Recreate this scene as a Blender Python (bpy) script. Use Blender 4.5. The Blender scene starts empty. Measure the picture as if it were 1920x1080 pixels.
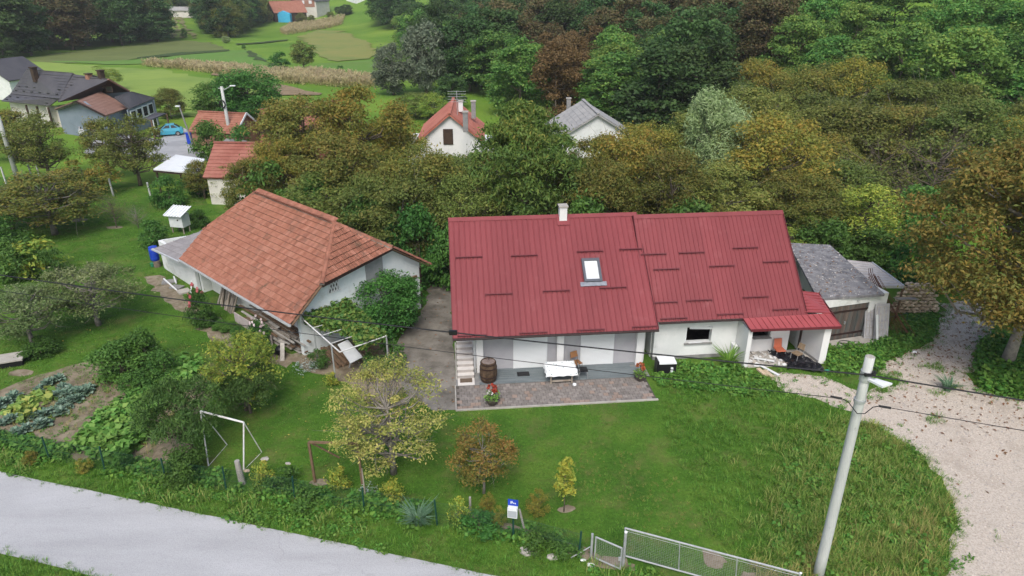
import bpy, bmesh, math, random
import numpy as np
from mathutils import Vector, Matrix
random.seed(7); RNG = np.random.default_rng(11)
R = math.radians
scene = bpy.context.scene
col = scene.collection
# ------------------------------------------------------------------ camera
CAMH, FPX, TILT = 18.0, 1280.0, R(24.0)
cd = bpy.data.cameras.new('drone_camera'); cam = bpy.data.objects.new('drone_camera', cd); col.objects.link(cam)
cam.location = (0, 0, CAMH); cam.rotation_euler = (R(90) - TILT, 0, 0)
cd.sensor_width = 36; cd.lens = 24; cd.clip_start = .1; cd.clip_end = 4000
scene.camera = cam
# ------------------------------------------------------------------ sky and sun (bright overcast)
SUN_EL, SUN_AZ = R(52), R(185)          # azimuth clockwise from +Y: behind the camera
w = bpy.data.worlds.new("World"); scene.world = w; w.use_nodes = True
nt = w.node_tree; nt.nodes.clear()
sk = nt.nodes.new('ShaderNodeTexSky'); sk.sky_type = 'NISHITA'; sk.sun_disc = False
sk.sun_elevation = SUN_EL; sk.sun_rotation = SUN_AZ; sk.air_density = 1.0; sk.dust_density = 4.0; sk.ozone_density = 1.0
bg = nt.nodes.new('ShaderNodeBackground'); bg.inputs['Strength'].default_value = 0.15
wo = nt.nodes.new('ShaderNodeOutputWorld')
nt.links.new(sk.outputs[0], bg.inputs[0]); nt.links.new(bg.outputs[0], wo.inputs[0])
sl = bpy.data.lights.new('sun', 'SUN'); sun = bpy.data.objects.new('sun', sl); col.objects.link(sun)
sl.energy = 1.55; sl.angle = R(26); sl.color = (1, .985, .96)
sd = Vector((math.sin(SUN_AZ) * math.cos(SUN_EL), math.cos(SUN_AZ) * math.cos(SUN_EL), math.sin(SUN_EL)))
sun.rotation_euler = sd.to_track_quat('Z', 'Y').to_euler(); sun.location = (0, -20, 60)
vs = scene.view_settings; vs.view_transform = 'Standard'; vs.look = 'None'; vs.exposure = 0.55; vs.gamma = 1; vs.use_curve_mapping = False
try:
    cy = scene.cycles; cy.use_denoising = True; cy.denoiser = 'OPENIMAGEDENOISE'
    cy.max_bounces = 6; cy.diffuse_bounces = 4; cy.glossy_bounces = 2; cy.transmission_bounces = 3; cy.transparent_max_bounces = 4
except Exception:
    pass
# ------------------------------------------------------------------ helpers: survey
FW = np.array([0, math.cos(TILT), -math.sin(TILT)]); UP = np.array([0, math.sin(TILT), math.cos(TILT)]); RT = np.array([1., 0, 0])
CP = np.array([0, 0, CAMH])
def sst(a): a = np.clip(a, 0, 1); return a * a * (3 - 2 * a)
def hz(x, y):
    """height of the land: flat yard and valley floor, wooded hill rising to the right, hills far behind"""
    x = np.asarray(x, float); y = np.asarray(y, float)
    h = 34 * sst((.9 * x + .43 * y - 62) / 130)
    h = h + 40 * sst((-.6 * x + .8 * y - 300) / 300)
    h = h + np.clip(y - 380, 0, None) * .06
    return h
def ray(px, py): return FW + RT * ((px - 960) / FPX) + UP * ((540 - py) / FPX)
def at(px, py, z=0.0):
    d = ray(px, py); return CP + d * ((z - CAMH) / d[2])
def G(px, py):
    """point of the land seen along a line of sight"""
    d = ray(px, py); t = 5.0; st = .5
    while t < 1500:
        p = CP + d * t
        if p[2] <= hz(p[0], p[1]):
            a, b = t - st, t
            for _ in range(30):
                m = (a + b) / 2; p = CP + d * m
                if p[2] <= hz(p[0], p[1]): b = m
                else: a = m
            return CP + d * b
        st = max(.5, t * .02); t += st
    return CP + d * 1500
def atY(px, py, Y):
    d = ray(px, py); return CP + d * (Y / d[1])
def pj(p):
    q = np.asarray(p, float) - CP; ww = q @ FW
    return 960 + FPX * (q @ RT) / ww, 540 - FPX * (q @ UP) / ww
def V3(*a): return np.array(a, float)
# ------------------------------------------------------------------ helpers: objects
OFF = {}
def off(o): return OFF.get(o.name, np.zeros(3)) if o else np.zeros(3)
def tag(o, label=None, cat=None, group=None, kind=None):
    if label: o['label'] = label
    if cat: o['category'] = cat
    if group: o['group'] = group
    if kind: o['kind'] = kind
    return o
def thing(name, label, cat, loc, group=None, kind=None):
    o = bpy.data.objects.new(name, None); o.empty_display_size = .3; col.objects.link(o)
    o.location = tuple(loc); OFF[o.name] = np.array(loc, float)
    return tag(o, label, cat, group, kind)
def mesh_np(name, v, faces, smooth=False):
    """faces: (n,k) array or list of tuples"""
    me = bpy.data.meshes.new(name)
    if isinstance(faces, np.ndarray):
        n, k = faces.shape
        me.vertices.add(len(v)); me.vertices.foreach_set('co', np.asarray(v, np.float32).ravel())
        me.loops.add(n * k); me.loops.foreach_set('vertex_index', faces.astype(np.int32).ravel())
        me.polygons.add(n); me.polygons.foreach_set('loop_start', np.arange(0, n * k, k, dtype=np.int32))
        me.update(calc_edges=True)
    else:
        me.from_pydata([tuple(map(float, p)) for p in v], [], faces); me.update()
    if smooth: me.polygons.foreach_set('use_smooth', np.ones(len(me.polygons), bool))
    return me
def link(name, me, m=None, parent=None, loc=None, kind=None):
    o = bpy.data.objects.new(name, me); col.objects.link(o)
    if m and not me.materials: me.materials.append(m)
    if parent: o.parent = parent
    OFF[o.name] = off(parent) + (np.array(loc, float) if loc is not None else 0)
    if loc is not None: o.location = tuple(loc)
    if kind: o['kind'] = kind
    return o
def nrm(a): a = np.asarray(a, float); return a / (np.linalg.norm(a) + 1e-12)
class MB:
    def __init__(s): s.v = []; s.f = []
    def add(s, vs, fs):
        b = len(s.v); s.v += [np.asarray(p, float) for p in vs]; s.f += [tuple(i + b for i in f) for f in fs]; return s
    def poly(s, pts): return s.add(pts, [tuple(range(len(pts)))])
    def prism(s, pts, vec):
        n = len(pts); vec = np.asarray(vec, float); P = [np.asarray(p, float) for p in pts]
        return s.add(P + [p + vec for p in P], [tuple(range(n))[::-1], tuple(range(n, 2 * n))] + [(i, (i + 1) % n, n + (i + 1) % n, n + i) for i in range(n)])
    def box(s, c, d, ax=None):
        ax = ax if ax is not None else np.eye(3); c = np.asarray(c, float)
        x, y, z = [np.asarray(a, float) * q / 2 for a, q in zip(ax, d)]
        return s.prism([c - x - y - z, c + x - y - z, c + x + y - z, c - x + y - z], 2 * z)
    def bar(s, a, b, wd, ht=None, up=(0, 0, 1)):
        a = np.asarray(a, float); b = np.asarray(b, float); t = nrm(b - a); x = np.cross(t, up)
        if np.linalg.norm(x) < 1e-3: x = np.cross(t, (1, 0, 0))
        x = nrm(x); y = np.cross(x, t); ht = ht or wd
        return s.box((a + b) / 2, (wd, np.linalg.norm(b - a), ht), (x, t, y))
    def tube(s, pts, r, n=6, cap=True):
        pts = [np.asarray(p, float) for p in pts]
        if not hasattr(r, '__len__'): r = [r] * len(pts)
        vs = []; k = len(pts); px = None
        for i, p in enumerate(pts):
            t = nrm(pts[min(i + 1, k - 1)] - pts[max(i - 1, 0)])
            x = np.cross(t, (0, 0, 1)) if px is None else px - t * (px @ t)
            if np.linalg.norm(x) < 1e-3: x = np.cross(t, (1, 0, 0))
            x = nrm(x); y = np.cross(t, x); px = x
            vs += [p + r[i] * (x * math.cos(2 * math.pi * j / n) + y * math.sin(2 * math.pi * j / n)) for j in range(n)]
        fs = [(i * n + j, i * n + (j + 1) % n, (i + 1) * n + (j + 1) % n, (i + 1) * n + j) for i in range(k - 1) for j in range(n)]
        if cap: fs += [tuple(range(n))[::-1], tuple((k - 1) * n + j for j in range(n))]
        return s.add(vs, fs)
    def lathe(s, c, prof, n=16):
        c = np.asarray(c, float); k = len(prof)
        vs = [c + V3(r * math.cos(2 * math.pi * j / n), r * math.sin(2 * math.pi * j / n), z) for r, z in prof for j in range(n)]
        fs = [(i * n + j, i * n + (j + 1) % n, (i + 1) * n + (j + 1) % n, (i + 1) * n + j) for i in range(k - 1) for j in range(n)]
        return s.add(vs, fs + [tuple(range(n))[::-1], tuple((k - 1) * n + j for j in range(n))])
    def lump(s, c, r, seed=0, sq=(1, 1, 1)):
        rg = random.Random(seed); bm = bmesh.new(); bmesh.ops.create_icosphere(bm, subdivisions=1, radius=1)
        vs = [np.asarray(c) + np.array(v.co) * np.array(sq) * r * rg.uniform(.75, 1.15) for v in bm.verts]
        fs = [tuple(v.index for v in f.verts) for f in bm.faces]; bm.free(); return s.add(vs, fs)
    def build(s, name, m, parent=None, smooth=False, kind=None, label=None, world=True):
        o0 = off(parent) if world else np.zeros(3)
        me = mesh_np(name, [p - o0 for p in s.v], s.f, smooth)
        o = link(name, me, m, parent, kind=kind)
        if label: o['label'] = label
        return o
def solo(mb, name, m, label, cat, base=None, group=None, smooth=False, kind=None):
    """a thing that is one mesh, origin at its base"""
    b = np.asarray(base if base is not None else np.append(np.mean(mb.v, 0)[:2], np.min(mb.v, 0)[2]), float)
    me = mesh_np(name, [p - b for p in mb.v], mb.f, smooth); o = link(name, me, m, None, b, kind)
    return tag(o, label, cat, group)
# ------------------------------------------------------------------ helpers: materials
def S(r, g, b, k=1.0):
    f = lambda c: (c / 255 / 12.92 if c <= 10 else ((c / 255 + .055) / 1.055) ** 2.4) * k
    return (f(r), f(g), f(b), 1)
def newmat(name):
    m = bpy.data.materials.new(name); m.use_nodes = True; t = m.node_tree
    return m, t, t.nodes['Principled BSDF']
def nd(t, ty, **k):
    n = t.nodes.new(ty)
    for a, b in k.items():
        if a in n.inputs: n.inputs[a].default_value = b
        else: setattr(n, a, b)
    return n
def mixc(t, fac, a, b, mode='MIX'):
    n = t.nodes.new('ShaderNodeMix'); n.data_type = 'RGBA'; n.blend_type = mode
    for i, x in ((0, fac), (6, a), (7, b)):
        if isinstance(x, (int, float, tuple)): n.inputs[i].default_value = x
        else: t.links.new(x, n.inputs[i])
    return n.outputs[2]
def noise(t, sc, detail=5, rough=.6, vec=None, stretch=None):
    g = t.nodes.new('ShaderNodeNewGeometry').outputs['Position'] if vec is None else vec
    if stretch:
        mp = t.nodes.new('ShaderNodeMapping'); mp.inputs['Scale'].default_value = stretch; t.links.new(g, mp.inputs[0]); g = mp.outputs[0]
    n = nd(t, 'ShaderNodeTexNoise', Scale=sc, Detail=detail, Roughness=rough); t.links.new(g, n.inputs['Vector']); return n.outputs['Fac']
def ramp(t, fac, stops, mode='LINEAR'):
    n = t.nodes.new('ShaderNodeValToRGB'); e = n.color_ramp.elements; n.color_ramp.interpolation = mode
    while len(e) < len(stops): e.new(.5)
    for x, (p, c) in zip(e, stops): x.position = p; x.color = c if len(c) == 4 else (*c, 1)
    t.links.new(fac, n.inputs[0]); return n.outputs['Color']
def M(name, c, c2=None, sc=3, rough=.75, bump=0, bsc=30, rnd=0, metal=0, spec=.3, lo=.4, hi=.6, stain=None, stretch=None):
    kk = lambda q: tuple(v * .84 for v in q[:3]) + (1,)
    c = kk(c); c2 = kk(c2) if c2 else None; stain = (kk(stain[0]),) + tuple(stain[1:]) if stain else None
    m, t, b = newmat(name); out = None
    if c2: out = ramp(t, noise(t, sc, 6, .65, stretch=stretch), [(lo, c), (hi, c2)])
    if stain:
        cc, ssc, l, h = stain
        f = ramp(t, noise(t, ssc, 8, .7), [(l, (0, 0, 0)), (h, (1, 1, 1))])
        out = mixc(t, f, out if out is not None else c, cc)
    if rnd:
        oi = t.nodes.new('ShaderNodeObjectInfo'); mr = nd(t, 'ShaderNodeMapRange'); mr.inputs[3].default_value = 1 - rnd; mr.inputs[4].default_value = 1 + rnd
        t.links.new(oi.outputs['Random'], mr.inputs[0]); hs = t.nodes.new('ShaderNodeHueSaturation'); t.links.new(mr.outputs[0], hs.inputs['Value'])
        if out is not None: t.links.new(out, hs.inputs['Color'])
        else: hs.inputs['Color'].default_value = c
        out = hs.outputs[0]
    if out is not None: t.links.new(out, b.inputs['Base Color'])
    else: b.inputs['Base Color'].default_value = c
    b.inputs['Roughness'].default_value = rough; b.inputs['Metallic'].default_value = metal; b.inputs['Specular IOR Level'].default_value = spec
    if bump:
        bn = nd(t, 'ShaderNodeBump', Strength=bump, Distance=.03); t.links.new(noise(t, bsc, 6, .7), bn.inputs['Height']); t.links.new(bn.outputs[0], b.inputs['Normal'])
    return m
LK = 2.15
def leafmat(name, stops, trans=.3, vary=.18, hue=.015):
    m, t, b = newmat(name)
    stops = [(p, tuple(min(.8, q * LK) if max(x[:3]) < .3 else q for q in x[:3]) + (1,)) for p, x in stops]
    a = nd(t, 'ShaderNodeAttribute', attribute_name='tint'); c = ramp(t, a.outputs['Fac'], stops)
    oi = t.nodes.new('ShaderNodeObjectInfo'); hs = t.nodes.new('ShaderNodeHueSaturation'); t.links.new(c, hs.inputs['Color'])
    for sock, lo, hi in (('Value', 1 - vary, 1 + vary), ('Hue', .5 - hue, .5 + hue)):
        mr = nd(t, 'ShaderNodeMapRange'); mr.inputs[3].default_value = lo; mr.inputs[4].default_value = hi
        if sock == 'Hue':
            mm = nd(t, 'ShaderNodeMath', operation='MULTIPLY'); mm.inputs[1].default_value = 7.13; fr = nd(t, 'ShaderNodeMath', operation='FRACT')
            t.links.new(oi.outputs['Random'], mm.inputs[0]); t.links.new(mm.outputs[0], fr.inputs[0]); t.links.new(fr.outputs[0], mr.inputs[0])
        else: t.links.new(oi.outputs['Random'], mr.inputs[0])
        t.links.new(mr.outputs[0], hs.inputs[sock])
    t.links.new(hs.outputs[0], b.inputs['Base Color']); b.inputs['Roughness'].default_value = .6; b.inputs['Specular IOR Level'].default_value = .25
    tr = t.nodes.new('ShaderNodeBsdfTranslucent'); t.links.new(hs.outputs[0], tr.inputs[0])
    mx = t.nodes.new('ShaderNodeMixShader'); mx.inputs[0].default_value = trans + .08
    t.links.new(b.outputs[0], mx.inputs[1]); t.links.new(tr.outputs[0], mx.inputs[2]); t.links.new(mx.outputs[0], t.nodes['Material Output'].inputs[0])
    return m
# ------------------------------------------------------------------ helpers: scatter (geometry nodes) and leaf meshes
def tintmesh(name, v, f, tint, smooth=False):
    me = mesh_np(name, v, f, smooth); a = me.attributes.new('tint', 'FLOAT', 'POINT'); a.data.foreach_set('value', np.asarray(tint, np.float32)); return me
def scatter(name, pts, scl, protos, label=None, parent=None, tilt=.15):
    """one object made of many instances: protos are meshes"""
    n = len(pts); me = bpy.data.meshes.new(name); me.vertices.add(n); me.vertices.foreach_set('co', np.asarray(pts, np.float32).ravel())
    a = me.attributes.new('sc', 'FLOAT', 'POINT'); a.data.foreach_set('value', np.asarray(scl, np.float32))
    rot = np.stack([RNG.normal(0, tilt, n), RNG.normal(0, tilt, n), RNG.uniform(0, 6.283, n)], 1)
    a = me.attributes.new('rt', 'FLOAT_VECTOR', 'POINT'); a.data.foreach_set('vector', rot.astype(np.float32).ravel())
    c = bpy.data.collections.new(name + '_pieces')
    for i, p in enumerate(protos): c.objects.link(bpy.data.objects.new(name + '_piece', p))
    o = bpy.data.objects.new(name, me); col.objects.link(o); o['kind'] = 'stuff'
    if label: o['label'] = label
    if parent: o.parent = parent
    g = bpy.data.node_groups.new(name, 'GeometryNodeTree')
    g.interface.new_socket('Geometry', in_out='INPUT', socket_type='NodeSocketGeometry'); g.interface.new_socket('Geometry', in_out='OUTPUT', socket_type='NodeSocketGeometry')
    N = g.nodes.new; L = g.links.new
    gi = N('NodeGroupInput'); go = N('NodeGroupOutput'); ip = N('GeometryNodeInstanceOnPoints'); ci = N('GeometryNodeCollectionInfo')
    ci.inputs['Collection'].default_value = c; ci.inputs['Separate Children'].default_value = True; ci.inputs['Reset Children'].default_value = True
    ip.inputs['Pick Instance'].default_value = True
    ns = N('GeometryNodeInputNamedAttribute'); ns.data_type = 'FLOAT'; ns.inputs['Name'].default_value = 'sc'
    nr = N('GeometryNodeInputNamedAttribute'); nr.data_type = 'FLOAT_VECTOR'; nr.inputs['Name'].default_value = 'rt'
    er = N('FunctionNodeEulerToRotation')
    L(gi.outputs[0], ip.inputs['Points']); L(ci.outputs[0], ip.inputs['Instance'])
    L(nr.outputs[0], er.inputs[0]); L(er.outputs[0], ip.inputs['Rotation'])
    cx = N('ShaderNodeCombineXYZ')
    for i in range(3): L(ns.outputs[0], cx.inputs[i])
    L(cx.outputs[0], ip.inputs['Scale']); L(ip.outputs[0], go.inputs[0])
    md = o.modifiers.new('pieces', 'NODES'); md.node_group = g
    return o
def inpoly(x, y, P):
    P = np.asarray(P)[:, :2]; r = np.zeros(len(x), bool); j = len(P) - 1
    for i in range(len(P)):
        xi, yi = P[i]; xj, yj = P[j]
        r ^= ((yi > y) != (yj > y)) & (x < (xj - xi) * (y - yi) / (yj - yi + 1e-12) + xi); j = i
    return r
def leaves(pos, nor, ll, lw, rng, droop=0., jit=.5):
    """one folded leaf blade (4 corners) per position"""
    n = len(pos); t = np.cross(nor, rng.normal(size=(n, 3))); t /= np.linalg.norm(t, axis=1)[:, None] + 1e-9
    t[:, 2] -= droop; t /= np.linalg.norm(t, axis=1)[:, None] + 1e-9
    s = np.cross(nor, t); s /= np.linalg.norm(s, axis=1)[:, None] + 1e-9; k = rng.uniform(1 - jit, 1 + jit, n)[:, None]
    fold = np.cross(t, s) * (lw * .25) * k
    v = np.stack([pos - t * ll * .5 * k, pos + s * lw * .5 * k + fold, pos + t * ll * .5 * k, pos - s * lw * .5 * k + fold], 1).reshape(-1, 3)
    i = np.arange(n)[:, None] * 4
    return v, (i + np.array([0, 1, 2, 3]))
def edge(P, step=.6, amp=.12, seed=1):
    """outline with an uneven, natural edge"""
    rg = np.random.default_rng(seed); out = []
    for a, b in zip(P, list(P[1:]) + [P[0]]):
        a = np.asarray(a)[:2]; b = np.asarray(b)[:2]; n = max(1, int(np.linalg.norm(b - a) / step))
        for i in range(n): out.append(a + (b - a) * i / n + rg.normal(0, amp, 2) * (1 if i else .4))
    return out
def sheet(name, P, m, lift, label=None, kind='structure', drape=None, seed=1, step=.6, amp=.12, parent=None):
    """a thin ground sheet: flat yard sheets, or one that follows the land when drape (grid size) is given"""
    Q = edge(P, step, amp, seed)
    from mathutils.geometry import delaunay_2d_cdt
    r_ = delaunay_2d_cdt([Vector((q[0], q[1])) for q in Q], [], [list(range(len(Q)))], 1, 1e-4)
    bm = bmesh.new(); vs = [bm.verts.new((q[0], q[1], 0)) for q in r_[0]]
    for f in r_[2]:
        if len(set(f)) > 2: bm.faces.new([vs[i] for i in f])
    if drape:
        xs = [q[0] for q in Q]; ys = [q[1] for q in Q]
        for a0, a1, n in ((min(xs), max(xs), (1, 0, 0)), (min(ys), max(ys), (0, 1, 0))):
            c = a0 + drape
            while c < a1:
                bmesh.ops.bisect_plane(bm, geom=bm.verts[:] + bm.edges[:] + bm.faces[:], plane_co=(c * n[0], c * n[1], 0), plane_no=n); c += drape
    for v in bm.verts: v.co.z = float(hz(v.co.x, v.co.y)) + lift
    bm.normal_update()
    for f in bm.faces:
        if f.normal.z < 0: f.normal_flip()
    me = bpy.data.meshes.new(name); bm.to_mesh(me); bm.free(); o = link(name, me, m, parent, kind=kind)
    if label: o['label'] = label
    return o, Q
# ------------------------------------------------------------------ materials
def grassmat(name, cols, big=.25, yel=None, bump=.5):
    m, t, b = newmat(name)
    c1 = ramp(t, noise(t, big, 5, .6), [(.32, cols[0]), (.5, cols[1]), (.68, cols[2])])
    c2 = ramp(t, noise(t, 9, 6, .75), [(.3, (.55, .55, .5, 1)), (.7, (1.35, 1.3, 1.2, 1))])
    c = mixc(t, 1.0, c1, c2, 'MULTIPLY')
    if yel:
        f = ramp(t, noise(t, .55, 8, .75), [(.5, (0, 0, 0, 1)), (.68, (.7, .7, .7, 1))]); c = mixc(t, f, c, yel)
        f = ramp(t, noise(t, 2.3, 8, .8), [(.6, (0, 0, 0, 1)), (.78, (.6, .6, .6, 1))]); c = mixc(t, f, c, (.17, .14, .06, 1))
    t.links.new(c, b.inputs['Base Color']); b.inputs['Roughness'].default_value = .9; b.inputs['Specular IOR Level'].default_value = .1
    bn = nd(t, 'ShaderNodeBump', Strength=bump, Distance=.08); t.links.new(noise(t, 14, 5, .75), bn.inputs['Height']); t.links.new(bn.outputs[0], b.inputs['Normal'])
    return m
GA, GB, GC = (.038, .1, .013, 1), (.058, .138, .018, 1), (.098, .175, .028, 1)
M_land = grassmat('meadow_grass', ((.08, .175, .021, 1), (.115, .215, .028, 1), (.165, .26, .04, 1)), .035, None, .2)
M_lawn = grassmat('lawn_turf', (GA, GB, GC), .35, (.13, .125, .045, 1))
M_field = {
 'olive': M('mown_field', (.11, .15, .036, 1), (.15, .175, .05, 1), .3, .95, .5, 3, stretch=(.2, 1.6, 1), lo=.3, hi=.7, stain=((.09, .12, .03, 1), .07, .45, .7)),
 'lush': M('lush_field', (.09, .21, .026, 1), (.125, .235, .036, 1), .5, .95, .5, 3, lo=.3, hi=.7, stretch=(.3, 1, 1), stain=((.12, .2, .035, 1), .05, .45, .65)),
 'lime': M('lime_field', (.18, .28, .045, 1), (.245, .325, .06, 1), .6, .95, .5, 3, lo=.3, hi=.7, stretch=(.25, 1.2, 1), stain=((.14, .23, .04, 1), .05, .45, .7)),
 'ochre': M('ochre_field', (.25, .23, .065, 1), (.17, .23, .05, 1), .35, .95, .5, 3, stretch=(.3, 1.4, 1), lo=.3, hi=.75, stain=((.13, .2, .04, 1), .06, .5, .7)),
 'soil': M('ploughed_soil', (.2, .15, .085, 1), (.27, .2, .12, 1), .5, .95),
 'hedge': M('ditch_grass', (.03, .065, .012, 1), (.06, .09, .02, 1), .8, .95),
 'tan': M('stubble_strip', (.16, .17, .06, 1), (.2, .19, .085, 1), .4, .95),
}
M_soil = M('garden_soil', (.19, .155, .105, 1), (.28, .235, .165, 1), 1.6, .95, .6, 14, stain=((.085, .062, .038, 1), .9, .5, .75))
M_dirt = M('trodden_dirt', (.2, .16, .11, 1), (.3, .255, .185, 1), 2, .95, .5, 20, stain=((.06, .085, .02, 1), 1.5, .52, .7))
M_road0 = M('worn_asphalt', (.40, .40, .40, 1), (.46, .46, .455, 1), 1.2, .85, .6, 45, stain=((.33, .33, .325, 1), .4, .5, .85))
def roadmat():
    m, t, b = newmat('asphalt_lane'); g = ramp(t, noise(t, 28, 4, .8), [(.25, (.22, .225, .235, 1)), (.5, (.37, .375, .385, 1)), (.75, (.46, .465, .475, 1))])
    c = mixc(t, 1., g, ramp(t, noise(t, .5, 5, .6, stretch=(.35, 1.6, 1)), [(.3, (.86, .86, .86, 1)), (.7, (1.1, 1.1, 1.1, 1))]), 'MULTIPLY')
    geo = t.nodes.new('ShaderNodeNewGeometry'); nz = nd(t, 'ShaderNodeTexNoise', Scale=1.2, Detail=6); t.links.new(geo.outputs['Position'], nz.inputs['Vector'])
    va = nd(t, 'ShaderNodeVectorMath', operation='MULTIPLY_ADD'); t.links.new(nz.outputs['Color'], va.inputs[0]); va.inputs[1].default_value = (1.2, 1.2, 0); t.links.new(geo.outputs['Position'], va.inputs[2])
    vo = nd(t, 'ShaderNodeTexVoronoi', Scale=.33, feature='DISTANCE_TO_EDGE'); t.links.new(va.outputs[0], vo.inputs['Vector'])
    cr = ramp(t, vo.outputs['Distance'], [(.0, (1, 1, 1, 1)), (.012, (0, 0, 0, 1))]); msk = ramp(t, noise(t, .4, 3), [(.52, (0, 0, 0, 1)), (.66, (.35, .35, .35, 1))])
    c = mixc(t, mixc(t, 1., cr, msk, 'MULTIPLY'), c, (.13, .13, .13, 1)); t.links.new(c, b.inputs['Base Color']); b.inputs['Roughness'].default_value = .9
    bn = nd(t, 'ShaderNodeBump', Strength=.6, Distance=.02); t.links.new(noise(t, 50, 4, .8), bn.inputs['Height']); t.links.new(bn.outputs[0], b.inputs['Normal']); return m
M_road = roadmat()
M_gravel = M('crushed_limestone', (.42, .365, .305, 1), (.62, .555, .48, 1), 16, .95, .8, 30, lo=.35, hi=.62, stain=((.3, .25, .195, 1), .5, .52, .85))
M_conc = M('yard_concrete', (.17, .155, .13, 1), (.29, .27, .235, 1), .8, .9, .35, 18, lo=.35, hi=.68, stain=((.075, .068, .056, 1), .7, .45, .72))
M_conc2 = M('pale_concrete', (.38, .36, .32, 1), (.46, .44, .4, 1), 2, .9, .3, 25)
M_white = M('white_render', (.74, .75, .75, 1), (.8, .8, .79, 1), .8, .85, .15, 60, stain=((.55, .56, .54, 1), .5, .58, .9))
M_white2 = M('stained_render', (.68, .71, .7, 1), (.76, .78, .77, 1), 1.2, .9, .3, 30, stain=((.36, .35, .31, 1), 1.1, .55, .85))
M_grey = M('grey_render', (.4, .4, .425, 1), (.44, .44, .46, 1), 1.5, .85, .15, 80)
M_plinth = M('grey_plinth', (.22, .22, .22, 1), (.28, .28, .27, 1), 3, .9, .2, 40)
M_red = M('red_steel_sheet', (.2, .04, .0455, 1), (.225, .047, .053, 1), .8, .55, 0, 0, .05, 0, .25, stain=((.31, .11, .115, 1), .9, .58, .95), stretch=(1, .3, .3))
M_redd = M('dark_red_steel', (.13, .022, .028, 1), None, 1, .5)
M_redp = M('porch_red_steel', (.3, .06, .066, 1), (.335, .07, .075, 1), .6, .5, 0, 0, .05, 0, .35)
M_brownsteel = M('brown_steel', (.035, .02, .018, 1), None, 1, .5)
M_tile = M('clay_tile', (.31, .13, .085, 1), (.37, .165, .112, 1), 2.5, .85, .3, 40, .07, stain=((.13, .085, .065, 1), .8, .52, .78))
M_tileb = M('pale_clay_tile', (.335, .148, .1, 1), (.4, .19, .135, 1), 2.5, .85, .3, 40, .08, stain=((.2, .13, .1, 1), 1.1, .56, .8))
M_tileshadedirt = M('tile_end_shade_grime', (.075, .05, .04, 1), (.12, .075, .055, 1), 6, .95)  # tile butt faces: shadow gap under each course painted dark, together with grime
M_tileold = M('old_clay_tile', (.265, .11, .072, 1), (.35, .15, .1, 1), 2.5, .9, .3, 40, .1, stain=((.12, .09, .06, 1), 1.2, .52, .75))
M_tilefar = M('red_roof_tiles', (.27, .095, .07, 1), (.34, .14, .105, 1), .8, .8, .3, 12)
M_tilefar2 = M('brown_red_tiles', (.29, .115, .075, 1), (.36, .16, .11, 1), 1, .85, .4, 12)
M_tilewarm = M('orange_red_tiles', (.4, .13, .085, 1), (.48, .175, .125, 1), .8, .8, .3, 12)
M_dark = M('anthracite_sheet', (.07, .068, .075, 1), (.088, .085, .09, 1), .6, .55)
M_brown = M('brown_sheet', (.24, .135, .1, 1), (.28, .165, .125, 1), .8, .65)
M_fibre = M('fibre_cement', (.3, .3, .295, 1), (.38, .375, .36, 1), 1.2, .9, .3, 20)
M_bluewall = M('blue_grey_render', (.19, .24, .29, 1), (.22, .27, .32, 1), .7, .9)
M_pale = M('cream_render', (.6, .58, .52, 1), (.68, .66, .6, 1), .8, .9)
M_brickwall = M('brick_wall', (.3, .15, .1, 1), (.36, .2, .14, 1), 3, .9)
M_darkwood = M('dark_boards', (.045, .03, .022, 1), (.07, .045, .03, 1), 3, .8)
M_wood = M('weathered_board', (.24, .2, .155, 1), (.36, .32, .27, 1), 3, .9, .4, 30, .25)
M_wood2 = M('silver_board', (.34, .32, .29, 1), (.46, .44, .4, 1), 3, .9, .4, 30, .2)
M_brwood = M('brown_timber', (.14, .09, .055, 1), (.2, .13, .08, 1), 4, .85, .3, 30, .15)
M_glass = M('dark_glass', (.02, .023, .027, 1), None, 1, .08, spec=.6)
M_blind = M('skylight_glass', (.62, .66, .68, 1), (.7, .73, .74, 1), 12, .15, spec=.6)
M_black = M('black_plastic', (.012, .012, .014, 1), None, 1, .45)
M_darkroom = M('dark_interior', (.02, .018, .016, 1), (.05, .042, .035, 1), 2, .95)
M_pvc = M('white_pvc', (.76, .79, .8, 1), None, 1, .45)
M_steel = M('galvanised_steel', (.42, .44, .45, 1), (.5, .52, .53, 1), 5, .45, metal=.35)
M_zinc = M('zinc_gutter', (.5, .52, .54, 1), (.6, .62, .63, 1), 3, .5, metal=.2)
M_polec = M('cast_concrete', (.44, .46, .44, 1), (.54, .56, .54, 1), 2, .85, .3, 40, stain=((.3, .31, .3, 1), 5, .6, .8), stretch=(1, 1, .15))
M_cable = M('black_cable', (.012, .013, .015, 1), None, 1, .6)
M_green = M('green_paint', (.012, .06, .045, 1), None, 1, .5)
M_wire = M('green_wire', (.02, .075, .055, 1), None, 1, .5)
M_gwire = M('zinc_wire', (.3, .31, .31, 1), None, 1, .5)
M_blue = M('blue_plastic', (.012, .05, .42, 1), (.015, .06, .48, 1), 3, .45)
M_rust = M('rusty_steel', (.1, .04, .025, 1), (.16, .065, .035, 1), 6, .9)
M_bark = M('bark', (.1, .08, .06, 1), (.18, .15, .115, 1), 6, .95, .5, 25, .15)
M_barkg = M('grey_bark', (.2, .18, .155, 1), (.3, .275, .24, 1), 5, .95, .5, 25, .1)
M_lime = M('limewashed_bark', (.42, .41, .38, 1), (.6, .59, .56, 1), 4, .95, .4, 25, stain=((.15, .14, .11, 1), 4, .56, .72))
M_stone = M('tan_stone', (.52, .4, .27, 1), (.64, .52, .38, 1), 4, .95, .5, 20, .2)
M_rubble = M('broken_masonry', (.42, .37, .32, 1), (.6, .57, .53, 1), 3, .95, .4, 20, .3)
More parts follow.
